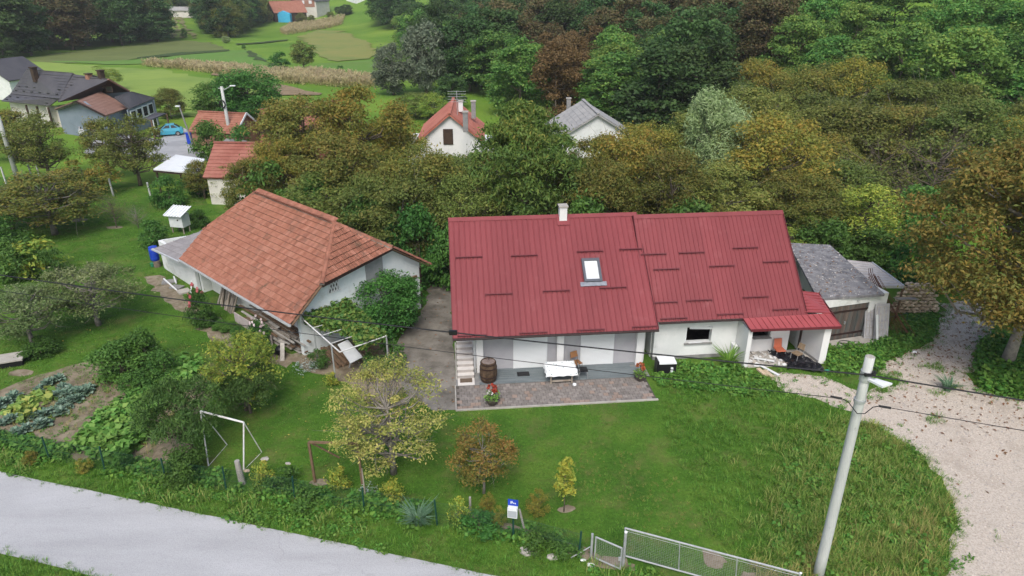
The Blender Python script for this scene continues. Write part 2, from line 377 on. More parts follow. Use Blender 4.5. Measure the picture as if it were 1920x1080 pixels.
M_tilewhite = M('glazed_step_tile', (.66, .63, .59, 1), (.72, .69, .65, 1), 4, .4)
M_tilegrey = M('beige_step_tile', (.4, .37, .35, 1), (.46, .43, .4, 1), 4, .5)
M_floor = M('slate_plank_tile', (.13, .16, .17, 1), (.19, .22, .23, 1), 2, .55, .1, 40, .1, stretch=(.4, 6, 1))
M_paver = M('paver', (.2, .18, .165, 1), (.26, .235, .215, 1), 5, .9, .3, 40, .2)
M_paverred = M('brown_paver', (.27, .205, .165, 1), (.31, .24, .2, 1), 5, .9, .3, 40, .12)
M_joint = M('sand_joint', (.07, .065, .055, 1), (.11, .1, .085, 1), 4, .95)
# ------------------------------------------------------------------ land
def axis(lo, hi, mid0, mid1, fine, coarse):
    a = [mid0]
    while a[-1] < mid1: a.append(a[-1] + fine)
    st = fine
    while a[-1] < hi: st = min(st * 1.12, coarse); a.append(a[-1] + st)
    b = [mid0]; st = fine
    while b[-1] > lo: st = min(st * 1.12, coarse); b.append(b[-1] - st)
    return np.array(sorted(set(b + a)))
xs = axis(-1500, 1500, -90, 110, 3, 45); ys = axis(-80, 2200, -10, 260, 3, 45)
X, Y = np.meshgrid(xs, ys); Z = hz(X, Y)
ii, jj = np.meshgrid(np.arange(len(ys) - 1), np.arange(len(xs) - 1), indexing='ij'); k = (ii * len(xs) + jj).ravel()
land = link('ground', mesh_np('ground', np.stack([X, Y, Z], -1).reshape(-1, 3), np.stack([k, k + 1, k + 1 + len(xs), k + len(xs)], 1), True), M_land, kind='structure')
tag(land, 'green meadow land of the valley with the wooded hill on the right')
def gp(pts): return [G(*p) for p in pts]
# garden grass, mown short, from the road back to the orchard
lawnP = gp([(-260, 860), (-200, 480), (-60, 335), (120, 330), (260, 345), (420, 385), (560, 420), (830, 470), (1000, 470), (1500, 470), (1700, 520), (1900, 560), (2080, 620), (2150, 1000), (1900, 1200), (1300, 1240), (300, 1190), (-200, 1180)])
lawn, _ = sheet('lawn', lawnP, M_lawn, .012, 'mown garden grass around the houses', amp=.3, step=1.5)
# road: a straight worn lane
rd = nrm(V3(20.05, -5.3, 0)); rn = V3(-rd[1], rd[0], 0)
r0 = V3(-10, 19.34, 0); RW = 3.42
roadP = [r0 - rd * 70, r0 + rd * 75, r0 + rd * 75 - rn * RW, r0 - rd * 70 - rn * RW]
road, roadQ = sheet('road', roadP, M_road, .03, 'pale worn asphalt lane along the garden fence', amp=.015, step=.9)
gravP = gp([(1436, 702), (1470, 735), (1530, 748), (1600, 775), (1670, 818), (1722, 850), (1765, 893), (1786, 950), (1782, 1012), (1778, 1080), (1700, 1180), (2080, 1180), (2160, 900), (1990, 760), (1905, 748), (1845, 736), (1822, 712), (1835, 668), (1862, 630), (1868, 585), (1840, 562), (1785, 562), (1762, 602), (1748, 640), (1702, 662), (1655, 682), (1650, 700), (1690, 712), (1625, 742), (1560, 712), (1500, 700)])
gravel, gravQ = sheet('gravel_drive', gravP, M_gravel, .02, 'pale crushed limestone drive beside the long grass', amp=.16, step=.4)
yardP = gp([(806, 520), (848, 528), (850, 600), (853, 700), (862, 769), (815, 772), (764, 742), (742, 700), (735, 650), (770, 612), (800, 570)])
yard, yardQ = sheet('concrete_yard', yardP, M_conc, .022, 'cracked stained concrete yard between the barn and the red house', amp=.07, step=.5)
pergP = gp([(556, 655), (640, 640), (735, 640), (765, 720), (740, 760), (690, 760), (655, 720), (610, 705), (560, 690)])
_, pergQ = sheet('trodden_soil', pergP, M_soil, .017, 'dark bare soil under the vine pergola', amp=.15)
barnpathP = gp([(268, 520), (300, 515), (350, 560), (420, 605), (500, 650), (550, 665), (540, 690), (470, 668), (400, 640), (360, 600), (300, 555)])
_, barnpathQ = sheet('dirt_strip', barnpathP, M_dirt, .018, 'bare stony dirt strip along the barn wall', amp=.15)
bedP = gp([(-160, 790), (-30, 745), (70, 705), (190, 670), (300, 690), (400, 680), (420, 700), (375, 770), (330, 850), (280, 868), (150, 862), (60, 812), (-40, 810), (-140, 815)])
_, bedQ = sheet('vegetable_bed', bedP, M_soil, .019, 'bare brown soil of the vegetable garden', amp=.2)
soilspots = []
for i, (px, py, rx, ry) in enumerate([(1064, 955, .3, .2), (600, 905, .4, .2), (560, 670, .6, .5), (1338, 1050, .35, .4), (1140, 1056, .7, .3), (1410, 1082, .4, .2), (830, 480, 1.3, 1.2), (330, 850, .9, .7), (40, 700, .7, .35), (215, 427, .7, .4), (150, 413, .7, .4)]):
    c = G(px, py); P = [c + V3(rx * math.cos(a), ry * math.sin(a), 0) for a in np.linspace(0, 6.28, 12)[:-1]]
    _, q = sheet('bare_patch', P, M_dirt, .02 + .0005 * i, None, amp=.12, step=.3, seed=i); soilspots.append(q)
# worn strip inside the fence
pa = gp([(850, 955), (930, 975), (1020, 1002), (1110, 1035), (1190, 1058), (1190, 1072), (1100, 1050), (1010, 1015), (920, 988), (845, 968)])
_, wornQ = sheet('worn_path', pa, M_dirt, .026, 'narrow worn path inside the garden fence', amp=.06, step=.3)
# fields down the valley
def field(name, px, m, lift, lab, dr=8, amp=.5): return sheet(name, gp(px), M_field[m], lift, lab, drape=dr, amp=amp * 2.2, step=4)
field('mown_field', [(40, 112), (110, 100), (200, 92), (330, 77), (400, 80), (425, 96), (340, 104), (250, 112), (200, 119), (120, 119), (60, 116)], 'olive', .14, 'olive mown field below the left wood')
field('lush_field', [(90, 116), (200, 122), (330, 121), (480, 130), (510, 128), (505, 112), (455, 94), (425, 96), (330, 106), (240, 114)], 'lush', .15, 'bright green field across the middle of the valley')
field('lime_meadow', [(-120, 118), (20, 114), (100, 118), (180, 124), (320, 134), (420, 152), (520, 182), (610, 205), (560, 240), (400, 230), (300, 190), (150, 150), (-100, 150)], 'lime', .13, 'yellow green meadow behind the anthracite house')
field('ochre_field', [(560, 68), (600, 57), (640, 58), (690, 80), (712, 100), (690, 111), (630, 116), (600, 108), (585, 88)], 'ochre', .16, 'ochre tinted field beside the round tree')
field('green_strip', [(600, 120), (690, 114), (705, 110), (705, 140), (640, 137), (590, 133)], 'lush', .17, 'vivid green strip before the willows')
field('vineyard_plot', [(282, 28), (318, 33), (335, 42), (355, 70), (330, 72), (308, 62)], 'lime', .17, 'small bright plot between the left woods')
for i, (a, b) in enumerate(((316, 330), (328, 348), (340, 372))):
    field('stubble_row', [(a - 6, 33), (a, 33), (b, 72), (b - 9, 73)], 'tan', .3 + .02 * i, None)
field('ploughed_strip', [(398, 137), (440, 143), (520, 158), (605, 176), (592, 180), (520, 173), (460, 157)], 'soil', .16, 'bare ploughed strip along the maize')
field('ditch', [(255, 109), (310, 102), (370, 98), (432, 94), (432, 97), (372, 102), (312, 107), (258, 113)], 'hedge', .24, 'dark grassy bank across the fields')
field('ditch', [(456, 92), (470, 97), (500, 115), (512, 126), (505, 127), (488, 115), (462, 99)], 'hedge', .25, 'reedy ditch running down to the maize')
field('ditch', [(440, 83), (490, 80), (540, 75), (540, 77), (490, 82.5), (440, 85)], 'hedge', .26, 'thin ditch line across the far field')
field('far_field', [(470, 12), (480, 4), (600, 8), (660, 12), (600, 26), (540, 30), (475, 34)], 'lush', .3, 'far bright field behind the gabled house', 15)
# ------------------------------------------------------------------ house frames
def uvf(a): a = R(a); return V3(math.cos(a), math.sin(a), 0), V3(-math.sin(a), math.cos(a), 0)
class Fr:
    def __init__(s, a, x, y): s.u, s.v = uvf(a); s.o = V3(x, y, 0); s.z = V3(0, 0, 1); s.ang = R(a)
    def __call__(s, p, t, z=0.): return s.o + s.u * p + s.v * t + s.z * z
    def inv(s, P): d = np.asarray(P) - s.o; return d @ s.u, d @ s.v, d[2]
    def ax(s): return (s.u, s.v, s.z)
HF = Fr(5.46, -2.82, 28.87); HW, HD, HE, HR = 10.05, 5.43, 2.5, 4.22      # main house: width, half depth, eave, rise
NF = Fr(5.7, 7.35, 30.60); NW, ND, NE, NR = 7.80, 4.27, 2.5, 4.21
# patio: each paver a piece
patio = thing('patio', 'grey block paved patio strip in front of the red roofed house', None, HF(4.7, -1.3), kind='structure')
MB().prism([HF(.05, -2.36, -.05), HF(9.5, -2.36, -.05), HF(9.5, -.32, -.05), HF(.05, -.32, -.05)], (0, 0, .075)).build('sand_bed', M_joint, patio)
MB().bar(HF(.0, -2.42, .03), HF(9.55, -2.42, .03), .09, .1).build('edging', M_conc2, patio)
MB().bar(HF(.02, -2.4, .03), HF(.02, -.3, .03), .06, .1).build('edging', M_conc2, patio)
def piece_mesh(name, lx, ly, h, bev=.012):
    b = MB(); x, y = lx / 2, ly / 2
    b.add([(-x, -y, -h), (x, -y, -h), (x, y, -h), (-x, y, -h), (-x, -y, -bev), (x, -y, -bev), (x, y, -bev), (-x, y, -bev), (-x + bev, -y + bev, 0), (x - bev, -y + bev, 0), (x - bev, y - bev, 0), (-x + bev, y - bev, 0)],
          [(0, 1, 5, 4), (1, 2, 6, 5), (2, 3, 7, 6), (3, 0, 4, 7), (4, 5, 9, 8), (5, 6, 10, 9), (6, 7, 11, 10), (7, 4, 8, 11), (8, 9, 10, 11)])
    return mesh_np(name, b.v, b.f)
pm = piece_mesh('paver', .238, .238, .05); pm.materials.append(M_paver); pm2 = pm.copy(); pm2.materials.clear(); pm2.materials.append(M_paverred)
pmh = piece_mesh('paver', .115, .238, .05); pmh.materials.append(M_paver)
def put(me, parent, P, ang=0., name=None, tilt=(0, 0)):
    o = bpy.data.objects.new(name or me.name, me); col.objects.link(o); o.parent = parent; o.location = tuple(np.asarray(P) - off(parent)); o.rotation_euler = (tilt[0], tilt[1], ang); return o
npv = 0
for r in range(8):
    t = -2.36 + .125 + r * .25
    x0 = .19 if r % 2 == 0 else .315
    for c in range(37):
        p = x0 + c * .25
        if p > 9.42: continue
        if npv < 300: put(pm2 if RNG.random() < .13 else pm, patio, HF(p, t, .047 + RNG.uniform(-.004, .004)), HF.ang + RNG.normal(0, .012), 'paver'); npv += 1
# ------------------------------------------------------------------ buildings
def rib_sheet(W, L, pitch=.25, h=.028, th=.02):
    """profiled steel sheet: x along the eave, y up the slope"""
    b = MB(); pr = [(0, 0)]; n = max(1, int(round(W / pitch))); q = W / n
    for i in range(n): x = i * q; pr += [(x + q * .72, 0), (x + q * .79, h), (x + q * .9, h), (x + q * .97, 0)]
    pr.append((W, 0)); k = len(pr)
    vs = [(x, 0, z) for x, z in pr] + [(x, L, z) for x, z in pr] + [(0, 0, -th), (W, 0, -th), (W, L, -th), (0, L, -th)]
    fs = [(i, i + 1, k + i + 1, k + i) for i in range(k - 1)] + [tuple([2 * k, 2 * k + 1] + list(range(k - 1, -1, -1))), (2 * k, 2 * k + 3, 2 * k + 2, 2 * k + 1)]
    return b.add(vs, fs)
def frame_m(o, x, y, z):
    return Matrix(((x[0], y[0], z[0], o[0]), (x[1], y[1], z[1], o[1]), (x[2], y[2], z[2], o[2]), (0, 0, 0, 1)))
def putm(me, parent, o, x, y, z, name=None):
    ob = bpy.data.objects.new(name or me.name, me); col.objects.link(ob); ob.parent = parent
    ob.matrix_local = frame_m(np.asarray(o) - off(parent), x, y, z); return ob
def steel_roof(root, F, W, D, E, Rz, s0, npan, m, back=True):
    L = math.hypot(D, Rz); S = (F.v * D + F.z * Rz) / L; N = np.cross(F.u, S)
    pw = W / npan; b = rib_sheet(pw, L + .02); me = mesh_np('roof_panel', b.v, b.f); me.materials.append(m)
    for i in range(npan): putm(me, root, F(s0 + i * pw, 0, E) + N * (.002 * (i % 2)), F.u, S, N)
    Sb = (-F.v * D + F.z * Rz) / L; Nb = np.cross(-F.u, Sb)
    if back:
        for i in range(npan): putm(me, root, F(s0 + W - i * pw, 2 * D, E) + Nb * (.002 * (i % 2)), -F.u, Sb, Nb)
    rc = MB(); a = F(s0 - .03, D, E + Rz); c = F(s0 + W + .03, D, E + Rz)
    rc.add([a - S * .2 + N * .04, c - S * .2 + N * .04, c + F.z * .07, a + F.z * .07, c - Sb * .2 + Nb * .04, a - Sb * .2 + Nb * .04], [(0, 1, 2, 3), (3, 2, 4, 5)])
    rc.build('ridge_cap', m, root)
    for s in (s0 - .03, s0 + W + .01):
        vb = MB(); p = F(s, 0, E); vb.prism([p - N * .16, p + N * .05, p + N * .05 + S * L, p - N * .16 + S * L], F.u * .03)
        p = F(s, 2 * D, E); vb.prism([p - Nb * .16, p + Nb * .05, p + Nb * .05 + Sb * L, p - Nb * .16 + Sb * L], F.u * .03)
        vb.build('verge_trim', M_redd if m is M_red else m, root)
    return S, N, L
def on_roof(F, S, N, E, px, py):
    o = F(0, 0, E); d = ray(px, py); t = ((o - CP) @ N) / (d @ N); q = CP + d * t - o; return q @ F.u, q @ S
def guard(root, F, S, N, E, s, l, ln=1.38):
    b = MB(); c = F(s, 0, E) + S * l
    b.bar(c - F.u * ln / 2 + N * .075, c + F.u * ln / 2 + N * .075, .018, .09, up=N)
    b.bar(c - F.u * ln / 2 + N * .115 - S * .02, c + F.u * ln / 2 + N * .115 - S * .02, .05, .012, up=N)
    for i in range(7): q = c + F.u * (ln * (i / 6 - .5) * .96); b.bar(q + N * .03 - S * .12, q + N * .035 + S * .01, .05, .012, up=N)
    return b.build('snow_guard', M_redd, root)
def wallbox(F, s0, s1, t0, t1, z0, z1): return MB().prism([F(s0, t0, z0), F(s1, t0, z0), F(s1, t1, z0), F(s0, t1, z0)], (0, 0, z1 - z0))
def gable_body(root, F, s0, s1, t0, t1, z0, ze, D, E, Rz, m, name='wall'):
    """pentagon section along the ridge, just under the roof slopes"""
    zt = lambda t: E + Rz * min(t, 2 * D - t) / D - .12
    P = [F(s0, t0, z0), F(s0, t1, z0), F(s0, t1, zt(t1)), F(s0, D, zt(D)), F(s0, t0, zt(t0))]
    return MB().prism(P, F.u * (s1 - s0)).build(name, m, root)
# --- main house
H = thing('house', 'white house with red steel roof, skylight and white chimney behind the paved patio', 'house', HF(0, 0))
S_, N_, L_ = steel_roof(H, HF, HW, HD, HE, HR, 0, 9, M_red)
gable_body(H, HF, 1.16, 9.62, 1.1, 9.9, .02, 0, HD, HE, HR, M_grey, 'front_wall')
gable_body(H, HF, .98, 1.155, 1.3, 9.95, .02, 0, HD, HE, HR, M_white, 'side_wall')
gable_body(H, HF, 9.625, 9.8, 1.12, 9.95, .02, 0, HD, HE, HR, M_white, 'side_wall')
for a, b in ((1.13, 1.47), (5.2, 5.54), (9.3, 9.64)):
    wallbox(HF, a, b, .83, 1.098, .02, 3.05).build('pillar', M_white, H)
wallbox(HF, 1.475, 5.195, .86, 1.095, 2.22, 3.04).build('beam', M_white, H); wallbox(HF, 5.545, 9.295, .86, 1.095, 2.22, 3.04).build('beam', M_white, H)
wallbox(HF, .05, 9.9, .06, .82, 2.40, 2.44).build('soffit', M_pvc, H)
for a, b in ((3.05, 4.68), (6.5, 8.12)):
    sh = wallbox(HF, a - .05, b + .05, 1.05, 1.098, .02, 2.2).build('shutter_frame', M_pvc, H)
    sm = MB()
    for i in range(30):
        z = .08 + i * .07; sm.prism([HF(a, 1.045, z), HF(a, 1.02, z + .012), HF(a, 1.02, z + .052), HF(a, 1.045, z + .062)], HF.u * (b - a))
    sm.build('roller_shutter', M_pvc, H)
gt = MB(); gt.tube([HF(-.02, -.07, 2.46), HF(10.07, -.07, 2.46)], .065, 8); gt.build('gutter', M_brownsteel, H)
for s in (1.02, ): 
    dp = MB(); dp.tube([HF(s, -.05, 2.42), HF(s, .4, 2.2), HF(s + .02, .78, 2.1), HF(s + .02, .78, .1)], .045, 8); dp.build('downpipe', M_zinc, H)
wallbox(HF, .05, 9.75, -.31, 1.12, -.05, .03).build('floor_slab', M_plinth, H)
fm = piece_mesh('floor_tile', .893, .193, .02, .004); fm.materials.append(M_floor)
for r in range(7):
    for c in range(-1, 10):
        p = 1.2 + .45 + c * .9 + (.3 * r) % .9
        if 1.5 < p < 9.3: put(fm, H, HF(p, -.2 + r * .2, .05), HF.ang, 'floor_tile')
# stairs up the left side
st = [(-.3, .33, .06)] + [(.33 + .27 * i, .60 + .27 * i, .06 + .172 * (i + 1)) for i in range(12)]
for i, (t0, t1, z) in enumerate(st):
    stp = wallbox(HF, .17, .955, t0 + .015, t1 + .03, 0, z - .032).build('stair_step', M_tilegrey, H)
    wallbox(HF, .15, .975, t0 - .01, t1, z - .03, z).build('tread', M_tilewhite, stp)
wallbox(HF, .06, .145, .3, 4, 0, .12).build('stair_kerb', M_conc2, H)
# chimney and skylight
cs, cl = on_roof(HF, S_, N_, HE, 1056, 417); c0 = HF(cs, 0, HE) + S_ * cl
ch = MB().box(c0 + V3(0, 0, .25) + HF.v * .22, (.4, .42, 1.15), HF.ax()).build('chimney', M_white, H)
MB().box(c0 + V3(0, 0, .86) + HF.v * .22, (.5, .52, .07), HF.ax()).build('cap', M_conc2, ch)
MB().prism([c0 + N_ * .05 + HF.u * q + S_ * w for q, w in ((-.34, -.2), (.34, -.2), (.34, .5), (-.34, .5))], N_ * .012).build('flashing', M_red, H)
ks, kl = on_roof(HF, S_, N_, HE, 1109, 508); kc = HF(ks, 0, HE) + S_ * kl; KA = (HF.u, S_, N_); kw, kh = .92, 1.36
kf = MB()
for sx in (-1, 1): kf.box(kc + HF.u * sx * (kw / 2 - .06) + N_ * .09, (.12, kh, .14), KA)
for sy in (-1, 1): kf.box(kc + S_ * sy * (kh / 2 - .07) + N_ * .088, (kw - .242, .14, .135), KA)
kf = kf.build('skylight', M('grey_window_metal', (.09, .1, .12, 1), None, 1, .4), H)
MB().box(kc + N_ * .09, (kw - .25, kh - .29, .02), KA).build('pane', M_blind, kf)
fl = MB()
for i in range(9): fl.box(kc - S_ * (kh / 2 + .1) + HF.u * (-.6 + i * .15) + N_ * (.05 + .012 * (i % 2)), (.148, .24, .02), KA)
fl.build('flashing', M('lead_apron', (.2, .22, .26, 1), (.27, .29, .33, 1), 6, .5), kf)
for x, y in [(879, 483), (983, 480), (1106, 472), (1182, 468), (935, 552), (1043, 546), (1149, 540), (885, 631), (1000, 626), (1107, 619), (1208, 613)]:
    s, l = on_roof(HF, S_, N_, HE, x, y); guard(H, HF, S_, N_, HE, s, max(l, .1), min(1.38, 2 * (HW - s) - .1, 2 * s - .05))
# --- neighbour house
NB = thing('house', 'white half ruined house with plain red steel roof and broken windows', 'house', NF(0, 0))
S2, N2, L2 = steel_roof(NB, NF, NW + .45, ND, NE, NR, -.45, 7, M_red)
for x, y in [(1225, 477), (1296, 474), (1397, 465), (1249, 505), (1353, 499), (1453, 491), (1245, 567), (1310, 563), (1416, 557), (1263, 597), (1369, 589), (1472, 580)]:
    s, l = on_roof(NF, S2, N2, NE, x, y); s = min(s, NW - .75); guard(NB, NF, S2, N2, NE, s, max(l, .1))
wt = .55   # front wall plane
def wall_with_hole(root, F, s0, s1, t0, th, z0, z1, holes, m, name):
    b = MB(); ss = sorted(set([s0, s1] + [h[0] for h in holes] + [h[1] for h in holes]))
    for a, c in zip(ss, ss[1:]):
        hs = [h for h in holes if h[0] <= a and h[1] >= c]; segs = [(z0, z1)]
        for h in hs: segs = [(z0, h[2]), (h[3], z1)]
        for p, q in segs:
            if q - p > .02: b.prism([F(a, t0, p), F(c, t0, p), F(c, t0 + th, p), F(a, t0 + th, p)], (0, 0, q - p))
    return b.build(name, m, root)
wall_with_hole(NB, NF, .05, 4.45, wt, .3, .2, 2.8, [(1.72, 3.1, .92, 1.82)], M_white2, 'front_wall')
wallbox(NF, .05, 4.45, wt - .04, wt + .29, -.02, .198).build('plinth', M_plinth, NB)
wn = wallbox(NF, 1.66, 3.16, wt - .09, wt + .2, .84, .918).build('window_sill', M_plinth, NB)
fb = MB(); fb.bar(NF(1.9, wt + .02, 1.79), NF(3.08, wt + .02, 1.72), .05, .12); fb.bar(NF(1.75, wt + .06, .98), NF(1.75, wt + .06, 1.8), .05)
fb.bar(NF(1.9, wt - .02, .94), NF(2.6, wt - .0, .95), .12, .03); fb.build('broken_frame', M_pvc, NB)
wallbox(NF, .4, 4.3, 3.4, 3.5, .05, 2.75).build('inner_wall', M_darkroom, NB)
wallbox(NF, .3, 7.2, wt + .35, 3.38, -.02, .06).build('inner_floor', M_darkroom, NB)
wallbox(NF, .05, 7.4, 7.8, 8.1, 0, 2.7).build('back_wall', M_white2, NB)
for s in (.0, 7.2): 
    zt = lambda t: NE + NR * min(t, 2 * ND - t) / ND - .12
    t0, t1 = (wt + .32, 8.1) if s < 1 else (2.3, 8.1)
    MB().prism([NF(s, t0, 0), NF(s, t1, 0), NF(s, t1, zt(t1)), NF(s, ND, zt(ND)), NF(s, t0, zt(t0))], NF.u * (.04 if s < 1 else .25)).build('side_wall', M_white2, NB)
MB().tube([NF(.02, -.07, 2.46), NF(4.6, -.07, 2.46)], .06, 8).build('gutter', M_brownsteel, NB)
# porch recess: back wall with broken window and doorway
bt = .78
wall_with_hole(NB, NF, 4.69, 8.22, bt, .26, .05, 2.5, [(4.95, 6.45, .85, 2.05), (7.5, 8.08, .05, 2.1)], M_white, 'porch_wall')
MB().bar(NF(8.11, bt - .04, .05), NF(8.11, bt - .04, 2.1), .07, .1).build('door_frame', M_brownsteel, NB)
wallbox(NF, 5.5, 6.5, bt - .12, bt + .2, .855, .9).build('window_sill', M_plinth, NB)
wallbox(NF, 7.4, 8.1, bt + 1.2, bt + 1.26, .05, 2.3).build('inner_cupboard', M_brwood, NB)
wallbox(NF, 4.45, 8.5, -.75, bt - .01, -.02, .07).build('porch_floor', M_conc2, NB)
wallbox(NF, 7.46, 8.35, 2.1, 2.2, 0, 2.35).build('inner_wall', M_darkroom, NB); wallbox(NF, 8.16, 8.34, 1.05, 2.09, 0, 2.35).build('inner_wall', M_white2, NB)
pl_ = MB().prism([NF(4.46, -.72, 0), NF(4.68, -.72, 0), NF(4.68, bt + .1, 0), NF(4.46, bt + .1, 0)], (0, 0, 2.18)).build('porch_pillar', M_white, NB)
MB().prism([NF(8.48, -.72, 0), NF(8.84, -.72, 0), NF(8.74, .98, 0), NF(8.24, .98, 0)], (0, 0, 2.2)).build('porch_side_wall', M_white, NB)
MB().prism([NF(8.43, -.7, 0), NF(8.475, -.7, 0), NF(8.235, bt - .02, 0), NF(8.19, bt - .02, 0)], (0, 0, .2)).build('plinth', M_plinth, NB)
# porch roof: two sheets lifted from the sight lines at their heights
pz = 2.3
q = [at(1408, 618, pz), at(1577, 612, pz), at(1556, 587, 2.62), at(1394, 597, 2.62)]
def ribs_quad(root, P, n, m, name='roof_panel', th=.03, seam=.03, across=False):
    nn = nrm(np.cross(P[1] - P[0], P[3] - P[0]))
    if nn[2] < 0: nn = -nn
    sh = MB().prism([np.asarray(p) - nn * th for p in P], nn * th).build(name, m, root)
    rb = MB()
    for i in range(n + 1):
        f = i / n
        a, b = (P[0] + (P[1] - P[0]) * f, P[3] + (P[2] - P[3]) * f) if not across else (P[0] + (P[3] - P[0]) * f, P[1] + (P[2] - P[1]) * f)
        rb.bar(a + nn * seam * .5, b + nn * seam * .5, seam * 1.3, seam, up=nn)
    rb.build('seam', m, sh); return sh
ribs_quad(NB, q, 15, M_redp, 'porch_roof_panel')
q2 = [at(1509, 585, 2.64), at(1558, 587, 2.64), at(1535, 550, 2.75), at(1500, 546, 3.0)]
ribs_quad(NB, q2, 7, M_redp, 'porch_roof_panel', across=True)
MB().bar(q[0] - V3(0, 0.02, .05), q[1] - V3(0, .02, .05), .03, .13).build('fascia', M_redd, NB)
MB().bar(q[1] - V3(-.02, 0, .04), at(1535, 550, 2.72), .03, .12).build('fascia', M_redd, NB)
MB().bar(q[3] - V3(.0, 0, .04), q[0] - V3(0, 0, .04), .03, .1).build('fascia', M_redd, NB)
# --- garage
GRG = thing('garage', 'flat roofed garage with mossy debris covered roof and dark plank doors', 'garage', at(1590, 640))
gz = 2.7
rp = [at(1534, 560, gz), at(1659, 551, gz), at(1556, 459, gz + .05), at(1478, 455, gz + .05)]
M_deck = M('felt_roof', (.13, .13, .14, 1), (.3, .3, .31, 1), 2.2, .95, .6, 18, lo=.35, hi=.7, stain=((.46, .44, .41, 1), 2.6, .57, .7))
MB().prism([p - V3(0, 0, .14) for p in rp], (0, 0, .14)).build('roof', M_deck, GRG)
gL, gR = at(1556, 640), at(1648, 626); gd = nrm((gR - gL) * V3(1, 1, 0)); gn_ = V3(-gd[1], gd[0], 0)
gF = Fr(math.degrees(math.atan2(gd[1], gd[0])), gL[0], gL[1]); gw = np.linalg.norm((gR - gL)[:2])
wall_with_hole(GRG, gF, -1.6, gw, 0, .25, 0, gz - .15, [(-.9, 2.12, 0, 2.12)], M_white2, 'front_wall')
MB().prism([gF(gw - .25, .26, 0), gF(gw, .26, 0), gF(gw + .1, 7.2, 0), gF(gw - .15, 7.2, 0)], (0, 0, gz - .15)).build('side_wall', M_white2, GRG)
MB().prism([gF(-1.5, 7.0, 0), gF(gw - .16, 7.0, 0), gF(gw - .16, 7.2, 0), gF(-1.5, 7.2, 0)], (0, 0, gz - .15)).build('back_wall', M_white2, GRG)
dmat = M('garage_boards', (.075, .085, .082, 1), (.125, .095, .08, 1), 1.6, .85, .3, 30, .22, stretch=(3, 3, .4))
dpm = MB().box((0, 0, 1.05), (.142, .05, 2.08)); dm = mesh_np('door_plank', dpm.v, dpm.f); dm.materials.append(dmat)
for i in range(20): put(dm, GRG, gF(-.82 + i * .15, .06 + .012 * (i % 2), .01), gF.ang, 'door_plank')
db = MB()
for z in (.35, 1.75): db.bar(gF(-.88, .025, z), gF(2.08, .025, z), .03, .1)
db.build('door_rail', M_brownsteel, GRG)
MB().box(gF(.72, .0, 1.05), (.05, .06, .16), gF.ax()).build('door_handle', M_steel, GRG)
MB().lump(gF(1.25, -.06, 2.33), .07, 3).build('wall_lamp', M_steel, GRG)
MB().prism([gF(-.6, -.9, -.02), gF(2.3, -1.15, -.02), gF(2.2, -.02, -.02), gF(-.6, -.02, -.02)], (0, 0, .08)).build('threshold_slab', M_conc2, GRG)
# --- open lean-to of pale sheets behind the garage
LT = thing('lean_to', 'low lean-to of pale steel sheets beside the garage', 'shed', at(1650, 540))
lp = [at(1642, 536, 2.2), at(1694, 537, 2.1), at(1634, 493, 2.45), at(1588, 488, 2.5)]
ribs_quad(LT, lp, 9, M('pale_sheet', (.5, .47, .45, 1), (.58, .55, .53, 1), 2, .6), 'roof_panel', .03, .03, across=True)
MB().bar(lp[1] + V3(.02, 0, .02), lp[2] + V3(.02, 0, .02), .06, .12).build('verge_trim', M_zinc, LT)
MB().bar(lp[0] - V3(0, .02, .06), lp[1] - V3(0, .02, .06), .05, .1).build('beam', M_zinc, LT)
for p in (lp[1], lp[0], lp[2]): MB().bar(p * V3(1, 1, 0), p - V3(0, 0, .06), .09).build('post', M_brwood, LT)
# --- barn
BF = Fr(-43.15, -20.73, 39.70); BL, bwf, bwb, bh, bez = 13.21, 4.54, 4.6, 3.72, 2.31; fL, fR, lL, lR, bzb = .39, .43, 2.1, 2.37, 2.89
BN = thing('barn', 'old barn with half hipped orange clay tile roof and blue white gable wall', 'barn', BF(0, 0))
Zr = bez + bh
Rg = lambda s: BF(s, bwf, Zr)
fr_ = lambda s, f: BF(s, bwf * f, bez + bh * f)
bk = lambda s, f: BF(s, bwf + bwb * f, Zr + (bzb - Zr) * f)
front = [fr_(0, 0), fr_(BL, 0), fr_(BL, fR), Rg(BL - lR), Rg(lL), fr_(0, fL)]
back = [bk(BL, 1), bk(0, 1), bk(0, 1 - fL), Rg(lL), Rg(BL - lR), bk(BL, fR + .02)]
hipR = [fr_(BL, fR), bk(BL, fR + .02), Rg(BL - lR)]
hipL = [bk(0, 1 - fL), fr_(0, fL), Rg(lL)]
# roof deck under the tiles
for P in (front, back, hipR, hipL):
    n = nrm(np.cross(P[1] - P[0], P[2] - P[0])); n = n if n[2] > 0 else -n
    MB().prism([p - n * .1 for p in P], n * .06).build('roof_deck', M_brwood, BN)
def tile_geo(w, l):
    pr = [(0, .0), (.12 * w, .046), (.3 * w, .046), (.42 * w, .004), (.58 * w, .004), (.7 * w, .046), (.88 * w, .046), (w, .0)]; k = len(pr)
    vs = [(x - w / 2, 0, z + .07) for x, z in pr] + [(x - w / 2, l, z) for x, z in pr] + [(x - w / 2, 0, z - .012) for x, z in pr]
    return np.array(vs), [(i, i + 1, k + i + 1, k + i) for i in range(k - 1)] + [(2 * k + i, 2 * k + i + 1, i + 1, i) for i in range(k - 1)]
TW, TL = .205, .345
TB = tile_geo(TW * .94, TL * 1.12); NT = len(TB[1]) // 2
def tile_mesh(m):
    me = mesh_np('roof_tile', TB[0], TB[1]); me.materials.append(m); me.materials.append(M_tileshadedirt); me.polygons.foreach_set('material_index', [0] * NT + [1] * NT); return me
